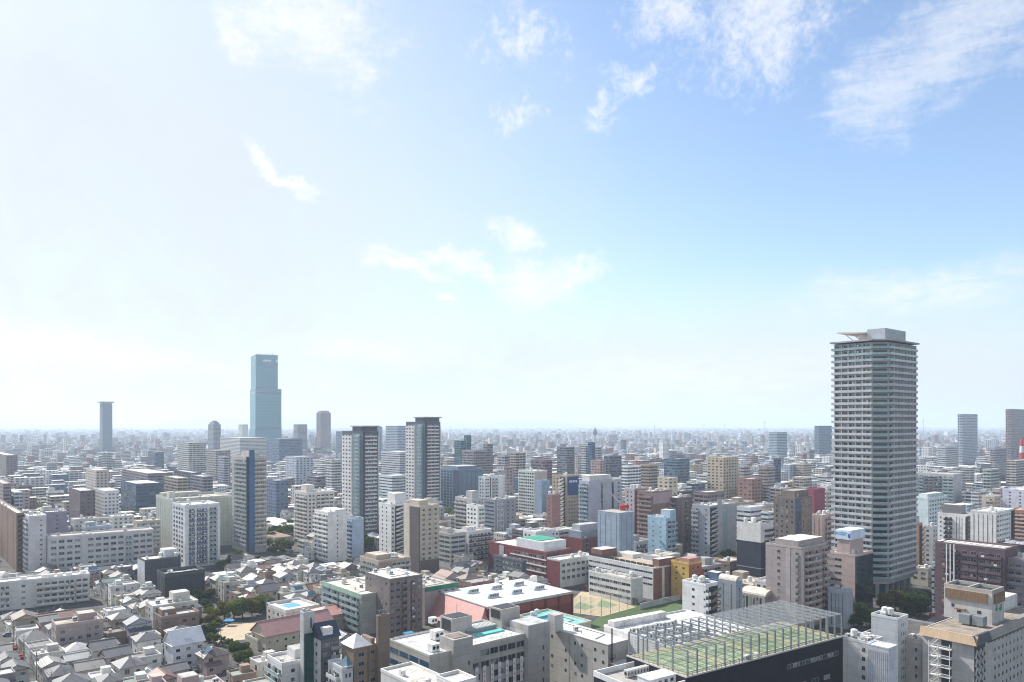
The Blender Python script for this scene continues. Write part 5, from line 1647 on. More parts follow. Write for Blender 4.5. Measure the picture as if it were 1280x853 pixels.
    for (q, zz, w) in ((y0 + 4, 3.2, 1.3), (y0 + 10.5, 2.6, 1.4), (y0 + 12.5, 4.2, 1.0)):
        put('window', window_mesh(), b.root, (x0, q, z + zz), -pi / 2, (w, 1, 1.2))
    put('awning', MB().box(x0 - 1.6, x0 - 0.003, y0 + 8.2, y0 + 11.4, z + 3.9, z + 4.2).mesh('awning', rust), b.root)
    for (p, q) in ((17.0, 9.0), (17.5, 5.0)):
        put('water_tank', MB().box(-1.7, 1.7, -1.7, 1.7, 0.5, 3.6).tube((0, 0, 0.1), (0, 0, 0.497), 1.2).mesh('water_tank', STEEL), b.root, (p, q, z + 0.13))
    b.clutter(random.Random(2), 7, x=(0.1, 0.7), y=(0.1, 0.9))
    put('antenna', MB().tube((x0 + 3, y0 + 3, z + h), (x0 + 3, y0 + 3, z + h + 8), 0.1, 0.04, 6).mesh('antenna', STEEL), b.root)
    roof_rail(b, z + 0.1, 33.5, La - 2, 0.9, Lb - 2, (0.55, 0.55, 0.55))
    b.block('roof_wing', 46, 60, 8, 20, z + 0.13, z + 5, color=(0.6, 0.6, 0.6), roofcol=(0.62, 0.6, 0.6))
    b.done('old white hotel')


hotel()
b = hero('office_building', 'weathered white stair tower with paired slit windows beside the old white hotel', 'building', 'weathered stair tower', 1102.5, 1122, 1135, 776, 853, 262, (0.52, 0.54, 0.56), R=[('W', 0.3, 0.8, {'pitch': 1.4, 'w': 0.5, 'h': 1.3})], Lb=9, roof=(0.2, 0.18, 0.17), clutter=5)
b = hero('office_building', 'white corrugated annex box in front of the weathered stair tower', 'building', 'corrugated annex', 1084, 1111, 1121.5, 812, 853, 240, (0.55, 0.57, 0.62), L=[('V', 0.02, 0.98, {'n': 10, 'w': 0.02})], roof=(0.66, 0.66, 0.66), clutter=0, parapet=0.4)
b = hero('office_building', 'white low block with cluttered roof left of the corrugated annex', 'building', 'cluttered white block', 1052, 1086, 1103, 806, 853, 250, (0.60, 0.60, 0.61), L=[('W', 0.08, 0.3, {'w': 1.1, 'h': 1.4})], R=[('W', 0.3, 0.9, {'w': 1.1})], roof=(0.5, 0.5, 0.5), clutter=12)
hero('warehouse', 'broad low building with flat dark grey roof and rim behind the weathered stair tower', 'building', 'dark flat roof', 1072, 1122, 1177, 806, 812, 282, (0.36, 0.35, 0.34), roof=(0.105, 0.10, 0.10), clutter=0, parapet=0.8)
hero('office_building', 'low cream block with sunken roof pit between stair tower and old white hotel', 'building', 'sunken-roof block', 1130, 1152, 1162, 806, 853, 262, (0.45, 0.43, 0.4), roof=(0.1, 0.1, 0.1), clutter=2, parapet=1.5, L=[('W', 0.1, 0.5, {'w': 0.7})])


def gym():
    ang = 52.0
    C = gpos(609, 759, 14)
    La, Lb, z = 49.0, 38.0, 14.0
    b = Bld('gymnasium', 'wide white-roofed gymnasium with six roof monitors, maroon walls and pink sloping skirt', 'gymnasium', C, La, Lb, z, (0.20, 0.055, 0.045), ang, roofcol=(0.78, 0.78, 0.79), parapet=0.0)
    HEROES.append((548, 718, 728, 790, 345))
    m = MB()
    o = 7.5
    m.face([(-0.02, 1.5, z - 0.4), (-0.02, Lb - 1.5, z - 0.4), (-o, Lb + 3, 4.0), (-o, -3, 4.0)])
    m.face([(-0.02, 1.5, z - 0.4), (-o, -3, 4.0), (-0.02, -3, 4.0)])
    m.face([(-0.02, Lb - 1.5, z - 0.4), (-0.02, Lb + 3, 4.0), (-o, Lb + 3, 4.0)])
    put('skirt_roof', m.mesh('skirt_roof', TILE), b.root, color=(0.42, 0.21, 0.19))
    put('lean_to', MB().box(-o + 1.2, -0.03, -2, Lb + 2, -0.2, 3.9).mesh('lean_to', PAINT), b.root, color=(0.5, 0.45, 0.4))
    put('roof_edge', MB().box(-0.3, La + 0.3, -0.3, -0.003, z - 0.9, z + 0.15).box(La + 0.003, La + 0.3, 0, Lb, z - 0.9, z + 0.15).box(-0.3, -0.003, 0.003, Lb, z - 0.35, z + 0.15).mesh('roof_edge', PAINT), b.root, color=(0.5, 0.5, 0.5))
    for i in range(7):
        put('pilaster', MB().box(La * i / 6 - 0.5, La * i / 6 + 0.5, -0.5, -0.003, 0, z - 0.93).mesh('pilaster', PAINT), b.root, color=(0.16, 0.045, 0.04))
    for i in range(6):
        put('wall_band', MB().box(La * i / 6 + 0.52, La * (i + 1) / 6 - 0.52, -0.12, -0.003, z - 5, z - 1.2).mesh('wall_band', PAINT), b.root, color=(0.27, 0.09, 0.07))
    for i in range(3):
        for j in range(2):
            p, q = local(b, 0.5 * (480 + 440 / 3.879 + 480 + 510 / 3.879) + 27 * i + (-9 if j else 9) * 0, 741.5 - 5 * i, z + 1)
            p = 7 + i * 13.5 + j * 2.0
            q = 25.0 - j * 13.0
            mo = put('roof_monitor', MB().prism([(p, q), (p + 6.5, q), (p + 6.5, q + 3.6), (p, q + 3.6)], z + 0.13, z + 0.5).box(p + 1.0, p + 6.5, q, q + 3.6, z + 0.503, z + 2.1).mesh('roof_monitor', PAINT), b.root, color=(0.62, 0.64, 0.67))
            mm = MB()
            mm.face([(p, q - 0.01, z + 0.5), (p + 1.0, q - 0.01, z + 0.5), (p + 1.0, q - 0.01, z + 2.1)])
            mm.face([(p, q, z + 0.505), (p + 0.995, q, z + 2.1), (p + 0.995, q + 3.6, z + 2.1), (p, q + 3.6, z + 0.505)])
            put('slope', mm.mesh('slope', PAINT), mo, color=(0.5, 0.6, 0.72))
            for k in range(4):
                put('window', window_mesh(), mo, (p + 1.9 + k * 1.25, q, z + 0.75), 0, (1.05, 1, 1.0))
    for i in range(4):
        put('roof_seam', MB().box(4 + i * 12, 4.12 + i * 12, 0.5, Lb - 0.5, z + 0.123, z + 0.16).mesh('roof_seam', PAINT), b.root, color=(0.7, 0.7, 0.7))
    b.clutter(random.Random(31), 4, x=(0.6, 0.95), y=(0.85, 0.97))
    b.done('white-roofed gymnasium')


gym()
b = hero('school_building', 'low cream annex with turquoise roof and a narrow roof pool before the gymnasium', 'school annex', 'turquoise-roof annex', 648, 702, 739, 787, 800, 311, (0.52, 0.49, 0.40), z=9.0, roof=(0.25, 0.52, 0.50), clutter=2, R=[('W', 0.3, 0.9, {'pitch': 5, 'w': 2.4, 'h': 1.0})])
put('roof_pool', MB().box(b.La * 0.2, b.La * 0.8, b.Lb * 0.5, b.Lb * 0.62, b.z + 0.13, b.z + 0.3).mesh('roof_pool', WATERM), b.root)
put('roof_step', MB().box(b.La * 0.1, b.La * 0.9, b.Lb * 0.66, b.Lb * 0.78, b.z + 0.13, b.z + 1.2).mesh('roof_step', PAINT), b.root, color=(0.22, 0.48, 0.47))


def pyramid(b, name, x0, x1, y0, y1, z0, h, col, mat=None, over=0.4):
    m = MB()
    x0, x1, y0, y1 = x0 - over, x1 + over, y0 - over, y1 + over
    c = ((x0 + x1) / 2, (y0 + y1) / 2, z0 + h)
    P = [(x0, y0, z0), (x1, y0, z0), (x1, y1, z0), (x0, y1, z0)]
    for i in range(4):
        m.face([P[i], P[(i + 1) % 4], c])
    m.face(P[::-1])
    return put(name, m.mesh(name, mat or TILE), b.root, color=col)


# the cluster at the bottom: lift tower of green glass, blue-roofed house, tan flats, brown slab
b = hero('lift_tower', 'slim white lift tower with dark green glass side', 'lift tower', 'green-glass lift tower', 375, 379.5, 393, 768, 853, 252, (0.48, 0.49, 0.48), clutter=1, roof=(0.5, 0.5, 0.48), parapet=0.6)
b.panel('glass_side', 'R', 0.06, 0.94, 0.2, b.z - 6.5, mat_glass('green_glass', (0.0, 0.055, 0.05), (0.02, 0.12, 0.10), 0.5, 0.12), t=0.5)
for k in range(9):
    b.panel('glass_rail', 'R', 0.04, 0.96, 1.5 + k * 2.5, 1.66 + k * 2.5, DARKMETAL, t=0.6)
b.panel('top_slot', 'R', 0.62, 0.74, b.z - 5, b.z - 1.5, DARKMETAL, t=0.05)
put('lightning_rod', MB().tube((1, 1, b.z), (1, 1, b.z + 7), 0.07, 0.03, 6).mesh('lightning_rod', STEEL), b.root)
b = hero('apartment_building', 'charcoal and white stacked house with steep navy roof beside the green-glass lift tower', 'house', 'navy-roof stacked house', 391, 401, 424, 800, 853, 250, (0.13, 0.125, 0.14), L=[('P', 0, 1, {'col': (0.5, 0.5, 0.5)}), ('W', 0.2, 0.8, {'w': 1.2, 'off': 0.1})], R=[('W', 0.1, 0.5, {'pitch': 4, 'w': 2.4}), ('B', 0.55, 0.98, {'unit': 4, 'col': (0.4, 0.4, 0.4)})], clutter=0, parapet=0.1)
m = MB()
x0, x1, y0, y1, z0 = -0.6, b.La + 0.6, -0.3, b.Lb + 0.4, b.z + 0.15
m.face([(x0, y0, z0), (x1, y0, z0), (x1, (y0 + y1) / 2 + 1, z0 + 4.6), (x0, (y0 + y1) / 2 + 1, z0 + 4.6)])
m.face([(x0, y1, z0), (x0, (y0 + y1) / 2 + 1, z0 + 4.6), (x1, (y0 + y1) / 2 + 1, z0 + 4.6), (x1, y1, z0)])
m.face([(x0 + 0.5, y0, z0), (x0 + 0.5, (y0 + y1) / 2 + 1, z0 + 4.6), (x0 + 0.5, y1, z0)])
m.face([(x1 - 0.5, y0, z0), (x1 - 0.5, y1, z0), (x1 - 0.5, (y0 + y1) / 2 + 1, z0 + 4.6)])
put('pitched_roof', m.mesh('pitched_roof', TILE), b.root, color=(0.035, 0.045, 0.075))
b.block('dormer', 1, 4.5, 0.5, 4.5, z0 + 0.4, z0 + 3.2, color=(0.6, 0.6, 0.62), roofcol=(0.7, 0.7, 0.7))
b = hero('apartment_building', 'small white rounded block with slate turret roof below the navy-roof stacked house', 'house', 'white turret block', 410, 428, 441, 838, 853, 238, (0.52, 0.52, 0.53), R=[('W', 0.2, 0.9, {'pitch': 1.3, 'w': 0.7, 'h': 1.5})], L=[('B', 0.2, 0.9, {'unit': 4})], clutter=0)
pyramid(b, 'turret_roof', b.La * 0.5, b.La, 0, b.Lb * 0.5, b.z + 0.2, 3.5, (0.10, 0.16, 0.19))
b = hero('apartment_building', 'tan brick flats with white pyramid roof beside a tall brown slab tower', 'apartment block', 'white-pyramid tan flats', 427, 442, 470, 812, 853, 245, (0.26, 0.20, 0.155), R=[('W', 0.12, 0.55, {'pitch': 3, 'w': 2.2, 'h': 1.3}), ('P', 0.62, 0.66, {'col': (0.2, 0.15, 0.12), 't': 0.5}), ('W', 0.72, 0.98, {'w': 1.8, 'h': 1.4})], clutter=0, parapet=0.3)
pyramid(b, 'pyramid_roof', 0, b.La * 0.78, 0, b.Lb, b.z + 0.35, 3.6, (0.74, 0.73, 0.72), TRIM)
b.block('parapet_wall', b.La * 0.8, b.La * 0.98, 0.5, b.Lb * 0.8, b.z + 0.13, b.z + 2.2, color=(0.26, 0.2, 0.16))
b = hero('chimney_tower', 'tall windowless brown slab tower right of the white-pyramid tan flats', 'tower', 'brown slab tower', 470, 473, 487, 772, 853, 248, (0.205, 0.155, 0.125), clutter=0, roof=(0.06, 0.05, 0.05), parapet=0.5, La=4.2)
put('antenna', MB().bar((1, 1, b.z), (1, 1, b.z + 2.2), 0.12).bar((3, 2, b.z), (3, 2, b.z + 2.8), 0.12).bar((0.6, 1.5, b.z + 1.8), (3.4, 1.5, b.z + 1.8), 0.15).mesh('antenna', STEEL), b.root)

# ---- houses


ROOFMESH = {}


def roof_mesh(kind, La, Lb, h, axis, over=0.55):
    """pitched roof with eaves; axis 'x' or 'y' = run of the ridge"""
    m = MB()
    x0, x1, y0, y1 = -over, La + over, -over, Lb + over
    t = 0.22
    if axis == 'x':
        w, l = y1 - y0, x1 - x0
        f = lambda u, v, z: (x0 + u, y0 + v, z)
    else:
        w, l = x1 - x0, y1 - y0
        f = lambda u, v, z: (x1 - v, y0 + u, z)
    g = 0.0 if kind == 'gable' else min(w / 2, l / 2 - 0.2)
    A, B, Cc, D = f(0, 0, 0), f(l, 0, 0), f(l, w, 0), f(0, w, 0)
    R0, R1 = f(g, w / 2, h), f(l - g, w / 2, h)
    s = math.hypot(w / 2, h)
    m.face([A, B, R1, R0], 0, [(0, 0), (l, 0), (l - g, s), (g, s)])
    m.face([Cc, D, R0, R1], 0, [(0, 0), (l, 0), (l - g, s), (g, s)])
    if kind == 'hip':
        m.face([B, Cc, R1], 0, [(0, 0), (w, 0), (w / 2, s)])
        m.face([D, A, R0], 0, [(0, 0), (w, 0), (w / 2, s)])
    else:
        # gable triangles set back under the verge, in the wall's colour (slot 1)
        q = over
        k = q * 0
        a0, b0 = f(q, q, h * q / (w / 2)), f(q, w - q, h * q / (w / 2))
        m.face([f(q, w - q, 0), f(q, q, 0), a0, f(q, w / 2, h), b0], 1)
        a1, b1 = f(l - q, q, h * q / (w / 2)), f(l - q, w - q, h * q / (w / 2))
        m.face([f(l - q, q, 0), f(l - q, w - q, 0), b1, f(l - q, w / 2, h), a1], 1)
        m.face([A, R0, f(0, w / 2, h - t), f(0, 0, -t)], 2)
        m.face([R0, D, f(0, w, -t), f(0, w / 2, h - t)], 2)
        m.face([R1, B, f(l, 0, -t), f(l, w / 2, h - t)], 2)
        m.face([Cc, R1, f(l, w / 2, h - t), f(l, w, -t)], 2)
    lo = lambda p: (p[0], p[1], -t)
    for P, Q in ((A, B), (B, Cc), (Cc, D), (D, A)):
        if kind == 'gable' and ((P, Q) in ((B, Cc), (D, A))):
            continue
        m.face([P, lo(P), lo(Q), Q][::-1], 2)
    m.face([lo(A), lo(D), lo(Cc), lo(B)], 2)
    # ridge cap
    m.bar((R0[0], R0[1], h + 0.05), (R1[0], R1[1], h + 0.05), 0.35, 0.22, 0)
    return m


def house(C, ang, La, Lb, he, roof, wallc, roofc, label, cat='house', rng=RND, name='house', group=None, hr=None, axis=None, detail=2, solar=False, balc=None, wing=False):
    t = thing(name, label, cat, (C[0], C[1], 0), radians(90 - ang), group)
    if wing and Lb > 5:
        dp, u0, u1 = rng.uniform(2.0, 3.0), rng.choice((0.0, 0.0, 0.4)), rng.choice((0.6, 1.0))
        zw = he - rng.uniform(2.4, 2.9)
        t.location = (C[0], C[1], 0)
        an = put('annex', MB().box(La * u0, La * u1, -dp, -0.01, -0.3, zw, bottom=False).mesh('annex', PAINT), t, color=[v * rng.uniform(0.85, 1.05) for v in wallc])
        m = MB()
        if rng.random() < 0.6:
            P = [(La * u0 - .3, -dp - .4, zw), (La * u1 + .3, -dp - .4, zw), (La * u1 + .3, -.02, zw + .9), (La * u0 - .3, -.02, zw + .9)]
            m.face(P)
            m.face([(p[0], p[1], p[2] - .15) for p in P][::-1])
            for i in range(4):
                A, B = P[i], P[(i + 1) % 4]
                m.face([(A[0], A[1], A[2] - .15), (B[0], B[1], B[2] - .15), B, A])
            put('annex_roof', m.mesh('annex_roof', TILE), an, color=roofc)
        else:
            m.box(La * u0, La * u1, -dp, -dp + .12, zw + .003, zw + 1.0).box(La * u0, La * u0 + .12, -dp + .123, -.02, zw + .003, zw + 1.0).box(La * u1 - .12, La * u1, -dp + .123, -.02, zw + .003, zw + 1.0)
            put('balustrade', m.mesh('balustrade', PAINT), an, color=wallc)
        for i in range(max(1, int(La * (u1 - u0) / 3.2))):
            put('window', window_mesh(), t, (La * u0 + 1.6 + 3.2 * i, -dp, max(0.8, zw - 2.0)), 0, (1.5, 1, 1.1))
    put('wall', MB().box(0, La, 0, Lb, -0.3, he, bottom=False).mesh('wall', PAINT), t, color=wallc)
    axis = axis or ('x' if La > Lb else 'y')
    w = Lb if axis == 'x' else La
    if roof in ('gable', 'hip'):
        hr = hr or w * rng.uniform(0.22, 0.30)
        m = roof_mesh(roof, La, Lb, hr, axis)
        ro = put('roof', m.mesh('roof', [TILE, TILE, TRIM]), t, (0, 0, he + 0.02), color=roofc)
        if roof == 'gable':      # gable wall under the verge
            g = MB()
            if axis == 'x':
                for x in (0, La):
                    P = [(x, 0, he), (x, Lb, he), (x, Lb / 2, he + hr * 0.93)]
                    g.face([(p[0] + (0.03 if x else -0.03), p[1], p[2]) for p in (P if x else P[::-1])])
            else:
                for y in (0, Lb):
                    P = [(0, y, he), (La, y, he), (La / 2, y, he + hr * 0.93)]
                    g.face([(p[0], p[1] + (0.03 if y else -0.03), p[2]) for p in (P[::-1] if y else P)])
            put('gable', g.mesh('gable', PAINT), t, color=wallc)
        if solar:
            s = MB()
            k0, k1 = 0.25, 0.85
            if axis == 'x':
                y0, y1 = -0.55 + (Lb / 2 + 0.55) * k0, -0.55 + (Lb / 2 + 0.55) * k1
                s.face([(La * .2, y0, hr * k0 + .1), (La * .8, y0, hr * k0 + .1), (La * .8, y1, hr * k1 + .1), (La * .2, y1, hr * k1 + .1)])
            else:
                x0, x1 = -0.55 + (La / 2 + 0.55) * k0, -0.55 + (La / 2 + 0.55) * k1
                s.face([(x0, Lb * .8, hr * k0 + .1), (x0, Lb * .2, hr * k0 + .1), (x1, Lb * .2, hr * k1 + .1), (x1, Lb * .8, hr * k1 + .1)])
            put('solar_panel', s.mesh('solar_panel', GLASS_BLUE), ro)
    else:
        m = MB().box(0.25, La - 0.25, 0.25, Lb - 0.25, he + 0.004, he + 0.1)
        put('roof', m.mesh('roof', CONC), t, color=roofc)
        e = 0.08
        pm = MB().box(-e, La + e, -e, 0.22, he + 0.002, he + 0.7).box(-e, La + e, Lb - 0.22, Lb + e, he + 0.002, he + 0.7).box(-e, 0.22, 0.223, Lb - 0.223, he + 0.002, he + 0.7).box(La - 0.22, La + e, 0.223, Lb - 0.223, he + 0.002, he + 0.7)
        put('parapet', pm.mesh('parapet', PAINT), t, color=[min(0.75, c * 1.1) for c in wallc])
        if rng.random() < 0.6:
            put('roof_hut', MB().box(La * .5, La * .9, Lb * .5, Lb * .9, he + 0.11, he + 2.3).mesh('roof_hut', PAINT), t, color=wallc)
        if rng.random() < 0.5:
            put('water_tank', tank_mesh(), t, (La * .3, Lb * .3, he + 0.1), 0, (0.6, 0.6, 0.6), (0.6, 0.6, 0.58))
    n = max(1, int(he / 2.7))
    for k in range(n):
        z = 0.9 + k * 2.75
        for side, L in (('R', La), ('L', Lb)):
            c = max(1, int(L / 3.4))
            for i in range(c):
                if rng.random() < 0.25:
                    continue
                d = L * (i + 0.5) / c + rng.uniform(-.3, .3)
                w_, h_ = rng.choice(((0.8, 1.0), (1.6, 1.2), (1.7, 1.8), (1.2, 1.1)))
                loc, rr = ((d, 0, z), 0.0) if side == 'R' else ((0, d, z), -pi / 2)
                put('window', window_mesh(), t, loc, rr, (w_, 1, h_))
    if rng.random() < 0.5:
        _cache.setdefault('antn', None) or _cache.update(antn=MB().bar((0, 0, 0), (0, 0, 2.6), .07).bar((-.7, 0, 2.3), (.7, 0, 2.3), .06).bar((-.5, 0, 1.9), (.5, 0, 1.9), .06).mesh('antenna', STEEL))
        put('antenna', _cache['antn'], t, (La * .5, Lb * .5, he + (hr or 0.1) * (0.9 if roof != 'flat' else 1)), 0.6)
    if balc is None:
        balc = rng.random() < 0.45
    if balc and n >= 2:
        side = rng.choice('RL')
        L = La if side == 'R' else Lb
        w_ = round(min(L * 0.6, 4.5) * 2) / 2
        me = balcony_mesh(w_, 1.1, 1.0, 9, rng.choice(('solid', 'solid', 'bars', 'glass')), 2.6, False)
        loc, rr = ((L * 0.5, 0, 2.75 * (n - 1)), 0.0) if side == 'R' else ((0, L * 0.5, 2.75 * (n - 1)), -pi / 2)
        put('balcony', me, t, loc, rr, color=[min(.7, c * 1.05) for c in wallc])
    return t


def hpts(C, ang, La, Lb):
    a = (sin(radians(ang)), cos(radians(ang)))
    return [(C[0] + p * a[0] - q * a[1], C[1] + p * a[1] + q * a[0]) for p, q in ((0, 0), (La, 0), (La, Lb), (0, Lb))]


# the kindergarten with its long pink roof, yard and roof pool
C = gpos(334, 797, 6.5)
C = (C[0] - 0.5, C[1])
house(C, 47, 31, 13.5, 6.8, 'gable', (0.5, 0.46, 0.36), (0.36, 0.20, 0.185), 'long kindergarten with pink tiled pitched roof beside the sandy yard', 'kindergarten', name='kindergarten', hr=4.8, axis='x', balc=False)
reserve(hpts(C, 47, 31, 13.5))
LANDMARKS.append(('pink-roofed kindergarten', C[0] + 8, C[1] + 16))
HEROES.append((308, 412, 763, 812, 318))
C2 = gpos(388, 776, 7.5)
house((C2[0] + 2, C2[1] + 6), 47, 22, 15, 7.2, 'hip', (0.48, 0.43, 0.34), (0.40, 0.21, 0.19), 'shorter pink hip-roofed kindergarten wing next to the roof pool', 'kindergarten', name='kindergarten', hr=2.6, balc=False)
reserve(hpts((C2[0] + 2, C2[1] + 6), 47, 22, 15))
C3 = gpos(366, 772, 7)
b = Bld('kindergarten_annex', 'white kindergarten annex carrying a small bright blue roof pool', 'annex', (C3[0] - 6, C3[1] + 10), 17, 20, 6.2, (0.6, 0.57, 0.54), 47, roofcol=(0.6, 0.6, 0.6), parapet=1.6)
put('roof_pool', MB().box(4.5, 11.5, 6, 15, 6.33, 6.8).mesh('roof_pool', WATERM), b.root)
put('pool_deck', MB().box(0.8, 15.8, 0.8, 5.8, 6.33, 7.1).box(0.8, 4.2, 6, 19, 6.33, 7.0).box(11.8, 16, 6, 19, 6.33, 6.9).mesh('pool_deck', CONC), b.root, color=(0.7, 0.7, 0.7))
HEROES.append((345, 392, 743, 770, 350))
b.windows('L', 0.05, 0.95, [1.0, 3.9], pitch=4)
b.done()
C4 = gpos(322, 803, 3.6)
b = Bld('kindergarten_annex', 'flat-roofed cream annex with roof machines at the end of the pink-roofed kindergarten', 'annex', C4, 11, 12, 3.8, (0.5, 0.46, 0.38), 47, roofcol=(0.5, 0.47, 0.44), parapet=1.0)
b.windows('R', 0.05, 0.95, [1.0], pitch=3)
b.clutter(random.Random(9), 6)
b.done()
m = MB()
P = [gpos(*q) for q in ((268, 804), (311, 799), (323, 779), (290, 778), (276, 786))]
m.face([(p[0], p[1], 0.012) for p in P])
structure('yard', m.mesh('yard', SAND))
for p in P:
    pass
reserve([gpos(258, 806), gpos(312, 800), gpos(325, 778), gpos(270, 778)], 0)
reserve([gpos(258, 778), gpos(330, 776), gpos(330, 786), gpos(262, 792)], 0)

# the white house of four storeys with its steep roof, and neighbours one can tell apart
C = gpos(216.5, 838, 0)
house(C, 47, 11.5, 9.5, 9.0, 'gable', (0.62, 0.63, 0.68), (0.66, 0.66, 0.66), 'tall white house with steep white gable roof, largest among the tiled houses', 'house', hr=4.6, axis='x', balc=False, rng=random.Random(5))
reserve(hpts(C, 47, 11.5, 9.5))
HEROES.append((182, 230, 788, 830, 275))
LANDMARKS.append(('tall white gable house', C[0] + 3, C[1] + 7))
# sports field and tennis court
m = MB()
P = [gpos(*q) for q in ((730, 785), (812, 795), (880, 768), (862, 752), (800, 752), (757, 766))]
m.face([(p[0], p[1], 0.012) for p in P])
structure('sports_field', m.mesh('sports_field', TURF))
reserve([gpos(745, 782), gpos(850, 790), gpos(880, 765), gpos(800, 752)], -2)
m = MB()
P = [gpos(*q) for q in ((700, 764), (752, 771), (795, 759), (728, 738))]
m.face([(p[0], p[1], 0.016) for p in P])
structure('tennis_court', m.mesh('tennis_court', mat_flat('court_clay', (0.42, 0.35, 0.23), 0.95, 0, 0.25, 0.3)))
reserve(P, 0)
m = MB()
c0 = np.mean(P, axis=0)
for k in (-0.42, 0.42):
    Q = [c0 + (np.array(p) - c0) * 0.30 + np.array((k * 26, k * 9)) * 0.55 for p in P]
    m.face([(p[0], p[1], 0.024) for p in Q])
structure('court_marking', m.mesh('court_marking', COURT_G))
for (pa, pb, n, h, lab) in ((gpos(752, 771), gpos(795, 759), 5, 9, 'tall posts with fine net between the clay court and the turf'), (gpos(700, 764), gpos(752, 771), 5, 9, 'tall posts with fine net on the gymnasium side of the clay court')):
    f = thing('net_fence', lab, 'net fence', (*pa, 0))
    for i in range(n):
        put('post', MB().tube((0, 0, 0), (0, 0, h), 0.13, 0.1, 6).mesh('post', STEEL), f, ((pb[0] - pa[0]) * i / (n - 1), (pb[1] - pa[1]) * i / (n - 1), 0))
    q = (pb[0] - pa[0], pb[1] - pa[1])
    put('netting', MB().face([(0, 0, 0.3), (*q, 0.3), (*q, h), (0, 0, h)]).mesh('netting', NET_GREY), f)
f = thing('wall_fence', 'dark maroon fence panels along the far side of the clay court', 'fence', (*gpos(728, 738), 0))
pa, pb = gpos(728, 738), gpos(797, 757)
put('panel', MB().bar((0, 0, 1.6), (pb[0] - pa[0], pb[1] - pa[1], 1.6), 0.15, 3.2).mesh('panel', PAINT), f, color=(0.10, 0.045, 0.05))
put('coping', MB().bar((0, 0, 3.25), (pb[0] - pa[0], pb[1] - pa[1], 3.25), 0.25, 0.1).mesh('coping', TRIM), f, color=(0.2, 0.1, 0.1))
pa, pb = gpos(800, 762), gpos(850, 750)
f = thing('wall_fence', 'pale grey panel fence between the striped slab and the turf', 'fence', (*pa, 0))
put('panel', MB().bar((0, 0, 1.4), (pb[0] - pa[0], pb[1] - pa[1], 1.4), 0.2, 2.8).mesh('panel', PAINT), f, color=(0.45, 0.46, 0.48))
put('coping', MB().bar((0, 0, 2.85), (pb[0] - pa[0], pb[1] - pa[1], 2.85), 0.3, 0.1).mesh('coping', TRIM), f, color=(0.5, 0.5, 0.5))
g = thing('goal_frame', 'white football goal frame standing on the green turf', 'goal', (*gpos(822, 786), 0), radians(40))
put('post', MB().bar((0, 0, 0), (0, 0, 2.4), 0.14).mesh('post', LINE), g)
put('post', MB().bar((0, 0, 0), (0, 0, 2.4), 0.14).mesh('post', LINE), g, (7.3, 0, 0))
put('crossbar', MB().bar((0, 0, 2.4), (7.3, 0, 2.4), 0.14).mesh('crossbar', LINE), g)

# ---- far towers on the skyline
FW = dict(walls='windows', clutter=0)
FB = dict(walls='balconies', clutter=0)
FR = dict(walls='ribbons', clutter=0)


def skyscraper():
    Y = 2270.0
    mat, nt = new_mat('sky_tower_glass')
    tc = nt.n('ShaderNodeTexCoord')
    sep = nt.n('ShaderNodeSeparateXYZ')
    nt.l(tc.outputs['UV'], sep.inputs[0])
    f = nt.m('FRACT', nt.m('DIVIDE', sep.outputs[1], 4.4))
    g = nt.m('FRACT', nt.m('DIVIDE', sep.outputs[0], 9.0))
    k = nt.m('ADD', nt.m('MULTIPLY', nt.m('LESS_THAN', f, 0.25), 0.5), nt.m('MULTIPLY', nt.m('LESS_THAN', g, 0.08), 0.4), clamp=True)
    c = nt.mix(k, (0.03, 0.17, 0.21, 1), (0.09, 0.27, 0.32, 1))
    finish(nt, c, 0.35, 0, 0.3)
    C, La, Lb, z = solve(316.5, 319, 352, 486, Y, 62)
    t = thing('skyscraper', 'tallest teal glass skyscraper, stepped in at its upper half, far on the skyline', 'skyscraper', (C[0], C[1], 0), radians(28))
    HEROES.append((316, 352, 443, 545, Y))
    z3 = HE + 88 / F * Y
    zb = HE - 6 / F * Y
    put('lower_tier', MB().box(0, La, 0, Lb * 3, -1, zb, bottom=False).mesh('lower_tier', mat), t)
    put('podium', MB().box(-12, La + 2, -6, Lb * 3, -1, zb - 32).mesh('podium', mat), t)
    put('middle_tier', MB().box(1.0, La - 0.3, 1.0, Lb * 2.8, zb + 0.02, z, bottom=False).mesh('middle_tier', mat), t)
    put('upper_tier', MB().box(2.0, La * 0.86, 2.0, Lb * 2.6, z + 0.02, z3, bottom=False).mesh('upper_tier', mat), t)
    for zz in (z + 0.5, z3 - 29, zb + 1, z - 14):
        top = zz > z
        put('dark_band', MB().box(1.5 if top else 0.5, La * 0.865 if top else La, 1.5 if top else 0.5, Lb * 2, zz, zz + 4).mesh('dark_band', GLASS_BLUE), t)
    s = MB()
    for i in range(9):
        s.box(22 + i * 2.7, 22 + i * 2.7 + 1.8, 1.4, 1.9, z3 - 20, z3 - 15)
    s.box(La * 0.8, La * 0.84, 1.4, 1.9, z3 - 22, z3 - 14)
    put('name_sign', s.mesh('name_sign', TRIM), t, color=(0.75, 0.76, 0.70))
    cr = MB()
    for i in range(8):
        cr.box(8 + i * 7, 9.5 + i * 7, 4, 5, z3 + 0.02, z3 + 3.5 + (i > 3) * 2)
    put('crown', cr.mesh('crown', STEEL), t)
    reserve(hpts(C, 62, La, Lb * 3), 4)
    LANDMARKS.append(('teal glass skyscraper', C[0] + 20, C[1] + 20))


